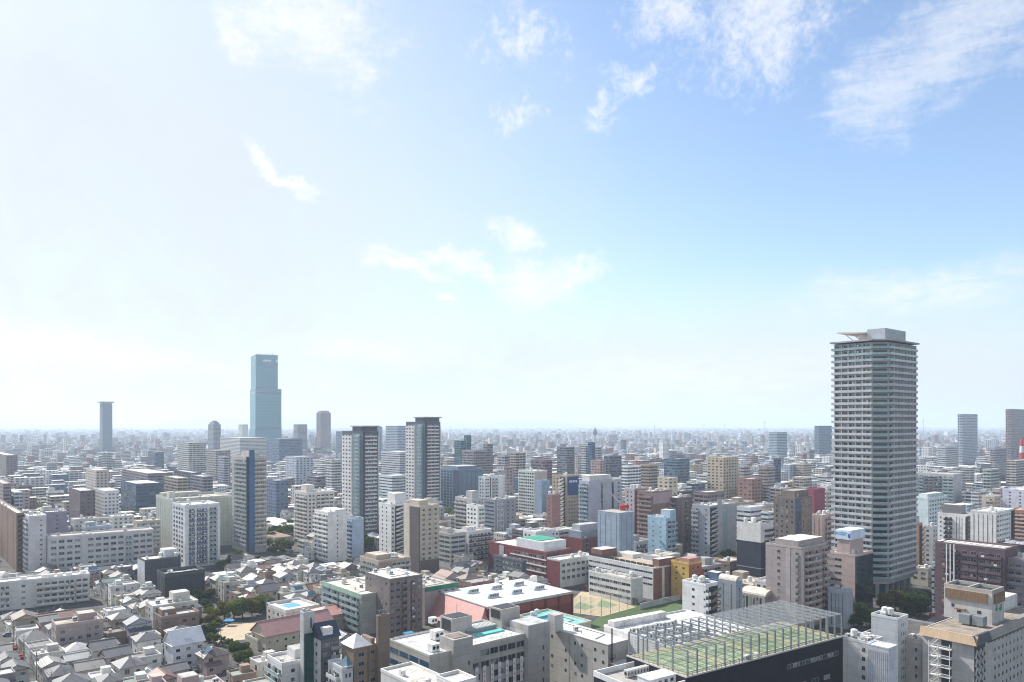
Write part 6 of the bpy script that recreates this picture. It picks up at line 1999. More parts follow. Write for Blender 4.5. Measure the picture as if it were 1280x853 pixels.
skyscraper()
b = hero('apartment_tower', 'dark slender tower with flared crown left of the teal glass skyscraper', 'tower', 'flared-crown tower', 124.5, 128, 140.5, 506, 566, 2450, (0.05, 0.11, 0.15), **FW)
put('crown', MB().prism([(-4, -4), (b.La + 4, -4), (b.La + 4, b.Lb + 4), (-4, b.Lb + 4)], b.z + 6, b.z + 10).box(1, b.La - 1, 1, b.Lb - 1, b.z + 0.2, b.z + 6).mesh('crown', PAINT), b.root, color=(0.2, 0.22, 0.25))
b = hero('apartment_tower', 'grey-brown tower with chamfered top between flared-crown tower and skyscraper', 'tower', 'chamfered tower', 260, 267, 276, 531, 562, 1900, (0.22, 0.24, 0.26), **FB)
put('crown', MB().box(b.La * .12, b.La * .88, b.Lb * .12, b.Lb * .88, b.z + 0.2, b.z + 6).box(b.La * .3, b.La * .7, b.Lb * .3, b.Lb * .7, b.z + 6.01, b.z + 10).mesh('crown', PAINT), b.root, color=(0.25, 0.25, 0.26))
b = hero('apartment_tower', 'pinkish stepped tower right of the teal glass skyscraper', 'tower', 'pinkish stepped tower', 395.5, 401, 413.5, 516, 552, 2300, (0.34, 0.29, 0.29), **FB)
put('crown', MB().box(4, b.La - 4, 4, b.Lb - 4, b.z + 0.2, b.z + 6).mesh('crown', PAINT), b.root, color=(0.32, 0.28, 0.28))
FARS = [
    ('apartment_tower', 'grey slab tower with bright top between the skyscraper and the pinkish stepped tower', 'tower', 367, 372, 384, 531, 556, 2100, (0.25, 0.28, 0.31), FB),
    ('office_building', 'small pale tower just left of the teal glass skyscraper', 'tower', 298, 303, 310, 531, 545, 2600, (0.5, 0.5, 0.48), FW),
    ('department_store', 'wide pale department store block spread below the teal glass skyscraper', 'department store', 275, 300, 333, 548, 572, 1700, (0.5, 0.49, 0.46), FR),
    ('office_building', 'white block with broad navy middle below the skyscraper', 'office building', 333, 349, 378, 549, 572, 1500, (0.10, 0.16, 0.26), FR),
    ('office_building', 'slate tower behind the shorter twin, left of it', 'tower', 420, 432, 456, 540, 560, 1550, (0.14, 0.2, 0.26), FW),
    ('office_building', 'pair-like blue-grey block between the two twins', 'office building', 455, 463, 478, 534, 555, 1600, (0.26, 0.33, 0.4), FW),
    ('office_building', 'broad plain blue-grey block left of the taller twin', 'office building', 482, 497, 510, 533, 566, 1450, (0.30, 0.37, 0.45), FR),
    ('office_building', 'low wide office slab behind the space between the twins', 'office building', 476, 500, 520, 566, 590, 1050, (0.45, 0.47, 0.5), FR),
    ('office_building', 'white and teal ribbon office between the feet of the twins', 'office building', 474, 490, 510, 596, 616, 800, (0.5, 0.56, 0.58), FR),
    ('office_building', 'dark teal glass tower, lower of a joined pair right of the taller twin', 'office tower', 568, 576, 582, 552, 582, 1000, (0.05, 0.13, 0.16), FR),
    ('office_building', 'dark teal glass tower, taller of a joined pair right of the taller twin', 'office tower', 580, 584, 589, 545, 578, 1030, (0.05, 0.12, 0.15), FR),
    ('apartment_building', 'broad brown-grey balcony block behind the slate-blue office block', 'apartment block', 577, 592, 607, 564, 586, 920, (0.26, 0.24, 0.25), FB),
    ('apartment_building', 'plain grey-brown slab rising behind the slate-blue office block', 'apartment block', 604, 609, 616, 556, 588, 940, (0.24, 0.21, 0.22), FR),
    ('apartment_building', 'brown balcony block with white bands left of the white-grid office', 'apartment block', 622, 631, 637, 570, 590, 860, (0.34, 0.33, 0.35), FB),
    ('apartment_building', 'tan balcony block left of the white-grid office building', 'apartment block', 637, 645, 657, 567, 590, 880, (0.42, 0.37, 0.33), FB),
    ('apartment_building', 'brown windowed block with tan lower front near the lattice mast', 'apartment block', 624, 633, 642, 585, 612, 760, (0.27, 0.22, 0.22), FW),
    ('apartment_building', 'purple-brown block with pale side behind the tan zigzag-stair hotel', 'apartment block', 664, 681, 690, 576, 604, 810, (0.20, 0.14, 0.17), FB),
    ('apartment_tower', 'dark grey striped tower behind the tan zigzag-stair hotel', 'apartment tower', 696, 709, 718, 560, 592, 1000, (0.17, 0.19, 0.23), FB),
    ('apartment_building', 'beige low tower with dark crown right of the dark grey striped tower', 'apartment block', 718, 722, 727, 570, 590, 1050, (0.42, 0.38, 0.33), FW),
    ('apartment_tower', 'pale left half of a three-part tower in the middle distance', 'apartment tower', 726, 732, 737, 558, 588, 980, (0.48, 0.52, 0.53), FB),
    ('apartment_tower', 'dark blue middle of a three-part tower in the middle distance', 'apartment tower', 735, 740, 744, 554, 588, 970, (0.05, 0.10, 0.19), FR),
    ('apartment_tower', 'pinkish right part of a three-part tower in the middle distance', 'apartment tower', 743, 747, 752, 560, 590, 1000, (0.42, 0.38, 0.38), FB),
    ('apartment_building', 'brown and cream block pair in front of the three-part tower', 'apartment block', 738, 750, 757, 577, 594, 850, (0.33, 0.25, 0.24), FW),
    ('apartment_building', 'navy and brown block right of the brown and cream pair', 'apartment block', 755, 762, 777, 571, 592, 860, (0.14, 0.15, 0.21), FB),
    ('apartment_building', 'white block with a curved sail-like edge behind the rose-sided tall block', 'apartment block', 777, 784, 801, 584, 612, 760, (0.66, 0.67, 0.7), FB),
    ('apartment_building', 'tan block with dark brown window columns right of the white sail-edged block', 'apartment block', 800, 811, 822, 582, 612, 780, (0.36, 0.29, 0.22), FB),
    ('apartment_building', 'dark blue glass-balcony block with pale crown right of the tan column block', 'apartment block', 830, 847, 862, 575, 602, 810, (0.11, 0.18, 0.27), FB),
    ('apartment_building', 'small block of black and white chequered windows with tan side', 'apartment block', 822, 836, 847, 599, 620, 620, (0.52, 0.46, 0.36), FW),
    ('apartment_tower', 'big tan tower block with small window rows right of centre', 'apartment tower', 884, 904, 923, 573, 620, 790, (0.46, 0.39, 0.29), FW),
    ('apartment_building', 'brick-brown wide block right of the big tan tower block', 'apartment block', 922, 940, 953, 600, 622, 680, (0.26, 0.15, 0.13), FW),
    ('apartment_building', 'pink-beige block with balcony grid right of the big tan tower block', 'apartment block', 924, 930, 938, 584, 602, 760, (0.42, 0.36, 0.36), FB),
    ('apartment_building', 'tan balcony block with brown corner near the two-tone far tower', 'apartment block', 949, 958, 969, 585, 604, 780, (0.36, 0.29, 0.26), FB),
    ('office_building', 'navy slab tower thin against the pale roofs right of the tan balcony block', 'tower', 967, 970, 976, 575, 598, 800, (0.06, 0.10, 0.18), FR),
    ('apartment_building', 'brown flat-topped long block before the big tan tower block', 'apartment block', 867, 885, 905, 617, 640, 560, (0.24, 0.19, 0.19), FB),
    ('office_building', 'white building with blue ribbon windows behind the white-over-navy building', 'office building', 921, 938, 952, 636, 660, 520, (0.60, 0.64, 0.68), FR),
    ('office_building', 'second white ribbon-window building beside the dark paired-window hotel', 'office building', 951, 960, 968, 642, 668, 505, (0.55, 0.6, 0.62), FR),
    ('apartment_tower', 'two-tone blue-grey tower on the skyline left of the tallest residential tower', 'tower', 961, 971, 984, 541, 568, 1500, (0.34, 0.42, 0.5), FR),
    ('apartment_tower', 'plain blue-grey slab on the skyline touching the tallest residential tower', 'tower', 1018, 1024, 1040, 533, 564, 1500, (0.17, 0.24, 0.3), FW),
    ('apartment_tower', 'blue and white striped tower right of the tallest residential tower', 'tower', 1197, 1203, 1222, 518, 580, 1500, (0.42, 0.5, 0.58), FB),
    ('apartment_tower', 'brown tower with dark crown at the far right of the skyline', 'tower', 1257, 1263, 1284, 512, 590, 1400, (0.30, 0.25, 0.24), FB),
    ('apartment_building', 'mauve block below the blue and white striped tower', 'apartment block', 1238, 1244, 1258, 562, 597, 1000, (0.3, 0.29, 0.34), FB),
    ('apartment_building', 'beige striped block below the far right brown tower', 'apartment block', 1258, 1270, 1290, 577, 604, 900, (0.48, 0.42, 0.38), FB),
    ('apartment_building', 'pale green balcony block right of the teal balcony block', 'apartment block', 1228, 1238, 1249, 588, 608, 760, (0.42, 0.46, 0.44), FB),
    ('apartment_building', 'pale corrugated warehouse left of the blue and white striped tower', 'warehouse', 1172, 1182, 1198, 559, 577, 1100, (0.45, 0.47, 0.5), FR),
    ('apartment_building', 'pale block with three brown window stripes amid low roofs', 'apartment block', 107, 120, 136, 589, 614, 850, (0.48, 0.43, 0.38), FW),
    ('apartment_building', 'wide dark blue block in front of the brown-topped long block', 'apartment block', 151, 170, 204, 606, 632, 720, (0.045, 0.085, 0.16), FB),
    ('apartment_building', 'brown-topped long apartment block behind the wide dark blue block', 'apartment block', 152, 185, 216, 593, 608, 820, (0.24, 0.2, 0.22), FB),
    ('apartment_building', 'dark brown block of two wings left of the small white windowed block', 'apartment block', 86, 100, 119, 615, 640, 640, (0.13, 0.10, 0.115), FW),
    ('apartment_building', 'small white windowed block between brown wings and wide dark blue block', 'apartment block', 117, 130, 149, 615, 640, 650, (0.6, 0.6, 0.62), FW),
    ('apartment_building', 'tan block with brown bays right of the wide dark blue block', 'apartment block', 205, 222, 236, 599, 622, 740, (0.38, 0.32, 0.26), FB),
    ('apartment_building', 'violet-grey block with raised end tower above the green netted hall', 'apartment block', 238, 254, 266, 597, 622, 760, (0.25, 0.24, 0.29), FB),
    ('apartment_building', 'navy roofline block behind the tan block with brown bays', 'apartment block', 217, 240, 252, 592, 606, 860, (0.08, 0.10, 0.17), FB),
    ('apartment_tower', 'pale twin-shaft apartment block behind the violet-grey block', 'apartment tower', 222, 236, 257, 554, 590, 1150, (0.45, 0.44, 0.41), FB),
    ('apartment_building', 'beige block with dark right side left of the blue-fin tower', 'apartment block', 258, 270, 288, 564, 600, 1050, (0.36, 0.32, 0.30), FB),
    ('apartment_building', 'blue-grey curved block right of the beige dark-sided block', 'apartment block', 272, 280, 287, 572, 598, 980, (0.30, 0.33, 0.38), FB),
    ('apartment_building', 'dark navy block far left of the chamfered tower', 'apartment block', 185, 194, 205, 566, 580, 1300, (0.07, 0.12, 0.18), FR),
    ('apartment_building', 'dark brown block at the left picture edge', 'apartment block', -10, 8, 22, 570, 586, 1100, (0.16, 0.12, 0.13), FW),
    ('apartment_building', 'brown-pink block at the left edge below the dark brown block', 'apartment block', -14, 4, 14, 606, 636, 640, (0.3, 0.23, 0.22), FB),
    ('apartment_building', 'white-blue stair block joined to navy low wings near the left edge', 'apartment block', 8, 18, 28, 617, 636, 650, (0.52, 0.58, 0.65), FB),
    ('apartment_building', 'pale block with navy stripe left of the shorter twin', 'apartment block', 407, 415, 427, 576, 606, 860, (0.50, 0.50, 0.48), FB),
    ('apartment_building', 'dark grey stepped block left of the pale navy-striped block', 'apartment block', 384, 396, 407, 597, 614, 760, (0.19, 0.19, 0.22), FB),
    ('apartment_building', 'navy and white mixed block right of the blue-fin tower', 'apartment block', 333, 345, 360, 602, 620, 720, (0.13, 0.18, 0.27), FW),
    ('apartment_building', 'white and navy block pair below the teal glass skyscraper', 'apartment block', 357, 370, 391, 572, 588, 980, (0.4, 0.44, 0.5), FW),
]
for (kind, lab, cat, xl, xc, xr, yt, yv, Y, col, opt) in FARS:
    hero(kind, lab, cat, None, xl, xc, xr, yt, yv, Y, col, **opt)

# lattice mast, radio tower, crane, striped chimney


def lattice(m, x, y, z0, z1, w0, w1, n, r=0.16):
    for i in range(n):
        a, c = z0 + (z1 - z0) * i / n, z0 + (z1 - z0) * (i + 1) / n
        wa, wc = w0 + (w1 - w0) * i / n, w0 + (w1 - w0) * (i + 1) / n
        k = [(1, 1), (1, -1), (-1, -1), (-1, 1)]
        for j in range(4):
            p, q = k[j], k[(j + 1) % 4]
            A, B = (x + p[0] * wa, y + p[1] * wa, a), (x + p[0] * wc, y + p[1] * wc, c)
            D = (x + q[0] * wc, y + q[1] * wc, c)
            m.bar(A, B, r * 1.5)
            m.bar(A, D, r)
            m.bar(B, D, r)


Y = 570
x = (625.5 - 640) / F * Y
t = thing('radio_mast', 'tall white lattice radio mast before the white slot block', 'radio mast', (x, Y, 0))
m = MB()
lattice(m, 0, 0, 0, 58, 2.6, 1.5, 14, 0.22)
put('lattice', m.mesh('lattice', TRIM), t, color=(0.55, 0.57, 0.6))
put('platform', MB().box(-2.6, 2.6, -2.6, 2.6, 57.9, 58.6).mesh('platform', TRIM), t, color=(0.5, 0.52, 0.55))
for a in range(4):
    put('dish', MB().tube((cos(a * 1.6) * 2.2, sin(a * 1.6) * 2.2, 58.7), (cos(a * 1.6) * 2.2, sin(a * 1.6) * 2.2, 61), 0.5, 0.5, 8).mesh('dish', TRIM), t, color=(0.6, 0.6, 0.6))
HEROES.append((621, 630, 584, 642, 570))
reserve([(x - 4, Y - 4), (x + 4, Y - 4), (x + 4, Y + 4), (x - 4, Y + 4)])
Y = 2000
x = (743.7 - 640) / F * Y
t = thing('radio_tower', 'thin pale tower with bulb-shaped top on the skyline above the three-part tower', 'radio tower', (x, Y, 0))
put('shaft', MB().tube((0, 0, 0), (0, 0, 66), 5.5, 3.0, 12).mesh('shaft', PAINT), t, color=(0.5, 0.52, 0.53))
m = MB()
for (z0, r0, z1, r1) in ((64, 3, 68, 6.5), (68, 6.5, 73, 6.5), (73, 6.5, 79, 3.6), (79, 3.6, 83, 1.2)):
    m.tube((0, 0, z0), (0, 0, z1), r0, r1, 14)
put('bulb', m.mesh('bulb', PAINT), t, color=(0.22, 0.26, 0.28))
put('antenna', MB().tube((0, 0, 83), (0, 0, 90), 0.6, 0.3, 6).mesh('antenna', STEEL), t)
HEROES.append((740, 748, 533, 556, Y))
Y = 478
x = (780 - 640) / F * Y
t = thing('tower_crane', 'red tower crane with white jib standing over the sheeted building site', 'crane', (x, Y + 8, 0))
m = MB()
lattice(m, 0, 0, 0, 40, 1.0, 1.0, 16, 0.16)
put('mast', m.mesh('mast', PAINT), t, color=(0.5, 0.06, 0.05))
put('cab', MB().box(-1.5, 1.5, -1.6, 1.6, 38.5, 41).mesh('cab', PAINT), t, color=(0.55, 0.05, 0.04))
m = MB()
for i in range(7):
    a, c = i / 7, (i + 1) / 7
    P = lambda u, s: (-7.5 * u + s, 0.6 * abs(s), 41 + 8 * u)
    m.bar(P(a, 0.5), P(c, 0.5), 0.22).bar(P(a, -0.5), P(c, -0.5), 0.22).bar(P(a, 0.5), P(c, -0.5), 0.14)
put('jib', m.mesh('jib', PAINT), t, color=(0.6, 0.55, 0.55))
put('counterweight', MB().box(1.5, 4.2, -1.0, 1.0, 39.2, 41.2).mesh('counterweight', PAINT), t, color=(0.5, 0.06, 0.05))
Y = 1150
x = (1277 - 640) / F * Y
t = thing('striped_chimney', 'red and white striped lattice mast at the right picture edge', 'mast', (x, Y, 0))
for i in range(7):
    put('band', MB().tube((0, 0, i * 10), (0, 0, i * 10 + 9.98), 4.2 - i * 0.3, 4.2 - (i + 1) * 0.3, 10).mesh('band', PAINT), t, color=(0.5, 0.05, 0.05) if i % 2 == 0 else (0.7, 0.7, 0.7))
for (px, yt, Y) in ((956, 525, 4200), (1154, 523, 4600), (818, 531, 4800), (906, 529, 5000), (880, 530, 5200)):
    x = (px - 640) / F * Y
    z = HE - (yt - EY) / F * Y
    t = thing('transmission_mast', 'thin mast standing on the hazy horizon', 'mast', (x, Y, 0), 0, 'thin masts on the horizon')
    put('shaft', MB().tube((0, 0, 0), (0, 0, z), 2.2, 0.8, 6).mesh('shaft', STEEL), t)
    put('crossarm', MB().box(-6, 6, -0.6, 0.6, z * 0.86, z * 0.88).mesh('crossarm', STEEL), t)

# ------------------------------------------------------------------ trees
def tree_mesh(seed, h, rad, mat, n=3600, leaf=0.5):
    r = random.Random(seed)
    tk = MB()
    th = h * 0.24
    tk.tube((0, 0, -0.2), (0.05 * h * r.uniform(-1, 1), 0, th), 0.035 * h, 0.022 * h, 7)
    clumps = []
    for i in range(16):
        a, e = r.uniform(0, 2 * pi), r.uniform(0.05, 1.0)
        rr = rad * r.uniform(0.35, 0.85) * math.sqrt(1 - (e - 0.42) ** 2 * 1.6 if (e - 0.42) ** 2 * 1.6 < 1 else 0.1)
        c = (rr * cos(a), rr * sin(a), th + (h - th) * e * 0.86)
        clumps.append((c, rad * r.uniform(0.34, 0.55)))
        if i < 7:
            tk.tube((0, 0, th * r.uniform(0.75, 1.0)), (c[0] * 0.8, c[1] * 0.8, c[2] - 0.2), 0.014 * h, 0.005 * h, 5)
    v, f = [], []
    for i in range(n):
        c, cr = clumps[r.randrange(len(clumps))]
        while True:
            p = [r.uniform(-1, 1) for _ in range(3)]
            d = sum(q * q for q in p)
            if d <= 1:
                break
        k = cr * (0.55 + 0.45 * math.sqrt(d)) / (math.sqrt(d) + 0.15) if r.random() < 0.7 else cr
        P = np.array(c) + np.array(p) * k * (1, 1, 0.8)
        s = leaf * r.uniform(0.55, 1.25)
        A = np.array([r.uniform(-1, 1) for _ in range(3)])
        A /= np.linalg.norm(A) + 1e-6
        B = np.cross(A, [r.uniform(-1, 1) for _ in range(3)])
        B /= np.linalg.norm(B) + 1e-6
        q = len(v)
        v += [tuple(P - A * s / 2 - B * s * .32), tuple(P + A * s / 2 - B * s * .2), tuple(P + A * s * .4 + B * s * .35), tuple(P - A * s * .4 + B * s * .3)]
        f.append((q, q + 1, q + 2, q + 3))
    me = bpy.data.meshes.new('crown')
    me.from_pydata(v, [], f)
    me.materials.append(mat)
    return tk.mesh('trunk', BARK), me


TREES = [tree_mesh(1, 8, 3.6, LEAF), tree_mesh(2, 8, 3.9, LEAF), tree_mesh(3, 8, 3.4, LEAF_Y), tree_mesh(4, 8, 3.7, LEAF_D), tree_mesh(5, 8, 2.6, LEAF_D), tree_mesh(6, 8, 3.8, LEAF_Y)]
TREEW = ['bright green', 'leafy green', 'yellowish green', 'dark green', 'slim dark green', 'olive green']
ITEMS = []          # (thing, base words, x, y) to be labelled once everything stands


def tree(x, y, h, kind, rng):
    t = thing('tree', 'green tree', 'tree', (x, y, 0), rng.uniform(0, 6), 'trees among the buildings')
    s = h / 8
    w = s * rng.uniform(0.85, 1.25)
    put('trunk', TREES[kind][0], t, scale=(w, w, s))
    put('crown', TREES[kind][1], t, scale=(w, w, s))
    size = 'small' if h < 5 else 'medium' if h < 8 else 'tall'
    ITEMS.append((t, f'{size} {TREEW[kind]} tree', x, y))
    return t


TR = random.Random(21)
# (photo column and row of the foot, height, kind)
for px, py, h, k in ((268, 778, 7, 5), (280, 775, 8.5, 2), (292, 774, 9, 1), (303, 772, 9.5, 0), (315, 770, 8, 5), (330, 766, 9, 1), (322, 764, 7, 0), (262, 770, 6, 3), (255, 764, 6, 3),
                     (258, 792, 4, 0), (264, 797, 5, 3), (250, 783, 4, 2), (243, 777, 4, 0), (268, 787, 4, 1), (262, 782, 5, 2), (271, 782, 4, 5), (262, 803, 4, 1), (270, 806, 4.5, 0), (278, 808, 4, 2), (286, 812, 4.5, 0), (294, 818, 5.5, 1), (302, 822, 6, 3), (309, 828, 5, 0), (313, 836, 4, 1), (318, 838, 4, 2), (300, 830, 5, 1), (325, 838, 4, 0),
                     (290, 706, 7, 0), (298, 702, 8, 1), (283, 710, 6, 3), (305, 706, 6, 2), (312, 711, 6, 0), (276, 712, 6, 1), (296, 716, 6, 3), (306, 718, 5, 0), (322, 704, 5, 0), (330, 712, 5, 3),
                     (350, 684, 7, 1), (356, 688, 7, 0), (362, 690, 8, 3), (344, 690, 6, 2), (337, 684, 7, 1), (334, 676, 7, 0), (340, 694, 6, 0), (352, 694, 6, 2), (346, 668, 8, 3), (356, 664, 8, 1), (363, 662, 9, 0), (350, 672, 8, 0), (360, 668, 9, 1), (342, 676, 7, 2), (364, 676, 6, 3), (338, 670, 7, 3), (334, 662, 8, 0),
                     (452, 684, 11, 3), (456, 688, 10, 3), (449, 690, 9, 0), (462, 686, 9, 3), (396, 660, 7, 0), (340, 650, 9, 2), (352, 645, 10, 0), (364, 640, 9, 2), (376, 636, 10, 2), (388, 628, 11, 0), (330, 640, 8, 3), (345, 634, 10, 1), (360, 628, 10, 0), (400, 622, 10, 2), (412, 618, 9, 2),
                     (1108, 768, 10, 2), (1115, 763, 10.5, 5), (1122, 760, 7, 2), (1130, 758, 8, 3), (1139, 761, 8, 3), (1148, 758, 8, 3), (1155, 763, 8, 3), (1135, 770, 7, 3), (1150, 770, 7, 3), (1160, 756, 7, 3), (1082, 782, 9, 3), (1076, 776, 9, 3), (1090, 784, 7, 0), (1098, 780, 6, 5), (1105, 788, 6, 2), (1072, 786, 7, 3),
                     (640, 722, 5, 0), (634, 724, 5, 2), (730, 728, 6, 3), (722, 730, 5, 0), (826, 690, 8, 3), (803, 690, 9, 3), (806, 696, 8, 0), (626, 716, 5, 0), (672, 722, 5, 3), (700, 724, 4, 3),
                     (905, 700, 12, 0), (909, 706, 10, 3), (903, 712, 9, 1), (916, 716, 8, 3), (866, 606, 12, 0), (873, 604, 12, 2), (700, 720, 4, 0), (1236, 640, 10, 2), (1246, 634, 10, 0), (1258, 636, 9, 2), (1270, 632, 10, 0), (1226, 644, 8, 2), (1150, 664, 7, 0), (1148, 670, 6, 2),
                     (160, 650, 8, 0), (100, 630, 9, 0), (92, 634, 9, 3), (112, 628, 9, 2), (30, 640, 8, 0), (38, 636, 8, 3), (268, 640, 8, 3), (262, 646, 8, 0), (128, 735, 5, 3), (140, 700, 6, 0), (132, 702, 6, 3), (150, 697, 6, 3), (120, 706, 5, 0), (110, 786, 5, 3), (104, 780, 5, 0), (96, 784, 4.5, 3), (240, 756, 5, 3), (248, 750, 6, 0), (258, 752, 6, 3), (266, 748, 5, 2), (235, 770, 5, 3), (154, 828, 4, 0), (160, 822, 4, 2)):
    x, y = gpos(px, py)
    tree(x, y, h, k, TR)
    reserve([(x - 1.5, y - 1.5), (x + 1.5, y + 1.5)], 0)

# ------------------------------------------------------------------ the town between: plots along a street grid
RG = random.Random(2024)
WALLS_H = [((0.62, 0.62, 0.61), 'white'), ((0.55, 0.53, 0.48), 'cream'), ((0.46, 0.44, 0.42), 'pale grey'), ((0.42, 0.36, 0.29), 'beige'), ((0.27, 0.20, 0.16), 'brown'), ((0.40, 0.33, 0.32), 'pinkish'), ((0.22, 0.22, 0.24), 'dark grey'), ((0.45, 0.48, 0.52), 'bluish')]
WW_H = (26, 24, 16, 20, 13, 8, 6, 4)
ROOFS_H = [((0.17, 0.17, 0.175), 'grey'), ((0.10, 0.10, 0.11), 'dark grey'), ((0.26, 0.25, 0.24), 'pale grey'), ((0.15, 0.115, 0.10), 'brown'), ((0.24, 0.13, 0.10), 'rust'), ((0.10, 0.13, 0.19), 'blue-grey'), ((0.48, 0.48, 0.47), 'white'), ((0.22, 0.28, 0.25), 'green-grey')]
WR_H = (26, 20, 18, 16, 9, 5, 9, 3)
WALLS_A = [((0.62, 0.62, 0.62), 'white'), ((0.52, 0.50, 0.46), 'cream'), ((0.40, 0.40, 0.41), 'grey'), ((0.42, 0.36, 0.29), 'beige'), ((0.26, 0.185, 0.155), 'brown'), ((0.38, 0.31, 0.30), 'pinkish'), ((0.15, 0.14, 0.15), 'charcoal'), ((0.34, 0.40, 0.47), 'blue-grey'), ((0.30, 0.12, 0.09), 'brick-red'), ((0.10, 0.15, 0.24), 'navy')]
WW_A = (30, 16, 14, 13, 8, 7, 6, 7, 2, 3)
NUM = ['zero', 'one', 'two', 'three', 'four', 'five', 'six', 'seven', 'eight', 'nine', 'ten', 'eleven', 'twelve', 'thirteen', 'fourteen', 'fifteen', 'sixteen']


def visible_cap(x, y, w, hmax):
    """greatest height that leaves every building one can make out behind it as the photograph shows it"""
    cap = hmax
    px = 640 + x / y * F
    hw = w * 0.62 / y * F
    for (xl, xr, yt, yv, Yh) in HEROES:
        if Yh > y + 3 and px + hw > xl and px - hw < xr:
            z = HE - (yv - EY) / F * (y + w * 0.4)
            cap = min(cap, z)
    return cap


def make_plots():
    out = []
    bp, bq = 47.5, 28.6
    for i in range(-7, 44):
        for j in range(-9, 48):
            p0, q0 = i * bp, j * bq
            cx, cy = ungrid(p0 + 22, q0 + 13)
            if cy < 215 or cy > 1420 or abs(cx / cy) > 0.74:
                continue
            px = 640 + cx / cy * F
            homes = (px < 480 and cy < 520) or (480 < px < 730 and 395 < cy < 500)
            r = random.Random(i * 977 + j * 131 + 5)
            for row in (0, 1):
                p = p0
                while p < p0 + 42:
                    big = not homes and r.random() < (0.62 if px > 520 else 0.36)
                    if homes and r.random() < 0.07:
                        big = True
                    w = r.uniform(12, 20) if big else r.uniform(6.0, 9.6)
                    if p + w > p0 + 44.6:
                        break
                    d = r.uniform(10.5, 13) if big else r.uniform(8.8, 11.8)
                    qq = q0 + (0.4 if row == 0 else 24.8 - d)
                    out.append((p, qq, w, d, big, homes, r.random()))
                    p += w + (r.uniform(0.5, 1.2) if not big else r.uniform(1.2, 3))
    return out


HEROES += [(700, 880, 738, 788, 420), (1098, 1170, 738, 778, 440), (255, 330, 758, 806, 352), (333, 366, 664, 692, 660)]
CAND = {'house': [], 'townhouse': [], 'apartment_building': [], 'office_building': []}
for (p, q, w, d, big, homes, rr) in make_plots():
    C = ungrid(p, q)
    if C[1] < 225 or (C[1] < 335 and proj(*C, 0)[0] > 455):
        continue
    pxl, pxr = proj(*ungrid(p, q + d), 0)[0], proj(*ungrid(p + w, q), 0)[0]
    if pxr < -25 or pxl > 1305:
        continue
    if not is_free((p, p + w, q, q + d)):
        continue
    px = (pxl + pxr) / 2
    y = C[1]
    if proj(*C, 14)[1] > 900:
        continue
    r = random.Random(int(p * 13 + q * 7))
    left = px < 480
    if big:
        if homes:
            n = r.choice((3, 3, 4))
        elif y < 700:
            n = r.choice((3, 4, 4, 5, 6, 7, 8)) if left else r.choice((4, 5, 6, 7, 8, 9, 10, 11, 12))
        else:
            n = r.choice((3, 4, 4, 5, 6, 7, 8, 9)) if left else r.choice((4, 5, 6, 7, 8, 9, 10, 11, 13))
        h = n * 3.0 + 0.8
    else:
        n = r.choice((2, 2, 2, 2, 3, 3)) if homes else r.choice((2, 2, 3, 3, 4))
        h = n * 2.75 + 0.5
    cap = visible_cap(C[0] + (w - d) * 0.2, y, max(w, d), h + 3.5) - 1.2
    if h + (2.2 if not big else 1.2) > cap:
        n2 = int((cap - 3.0) / 3.0)
        if n2 < 1 and cap < 4.4:
            continue
        n = max(1, min(n, n2))
        h = n * (3.0 if big else 2.75) + 0.5
        if big and n < 3:
            big = False
    size = w * h / (y * y)
    kind = ('townhouse' if r.random() < 0.27 else 'house') if not big else ('office_building' if r.random() < 0.28 else 'apartment_building')
    CAND[kind].append((size, p, q, w, d, n, h, y, px))

REST = []
MAXN = {'house': 290, 'townhouse': 150, 'apartment_building': 150, 'office_building': 150}
for kind in CAND:
    CAND[kind].sort(key=lambda c: -c[0])
    k = MAXN[kind]
    REST += [(kind,) + c for c in CAND[kind][k:]]
    CAND[kind] = CAND[kind][:k]

CITY = {k: ([], [], [], []) for k in FACADES_T}      # verts, faces, uvs, tints
CITY['roofs'] = ([], [], [], [])


def city_box(C, a, b, La, Lb, z, col, roofcol, mode, seed, hip=False):
    P = [C, (C[0] + a[0] * La, C[1] + a[1] * La), (C[0] + a[0] * La + b[0] * Lb, C[1] + a[1] * La + b[1] * Lb), (C[0] + b[0] * Lb, C[1] + b[1] * Lb)]
    V, Fc, U, T = CITY[mode]
    o = seed * 40
    for (i, j, L) in ((0, 1, La), (3, 0, Lb), (1, 2, Lb), (2, 3, La)):
        k = len(V)
        V += [(*P[i], 0), (*P[j], 0), (*P[j], z), (*P[i], z)]
        Fc.append((k, k + 1, k + 2, k + 3))
        U += [(o, 0), (o + L, 0), (o + L, z), (o, z)]
        T += [(*col, seed)] * 4
    V, Fc, U, T = CITY['roofs']
    k = len(V)
    V += [(*q, z) for q in P]
    if hip:
        m = (sum(q[0] for q in P) / 4, sum(q[1] for q in P) / 4, z + min(La, Lb) * 0.24)
        V.append(m)
        for i in range(4):
            Fc.append((k + i, k + (i + 1) % 4, k + 4))
            U += [(0, 0)] * 3
        T += [(*roofcol, 1)] * 5
    else:
        Fc.append((k, k + 1, k + 2, k + 3))
        U += [(0, 0)] * 4
        T += [(*roofcol, 1)] * 4


def pick(r, table, wts):
    return r.choices(table, wts)[0]


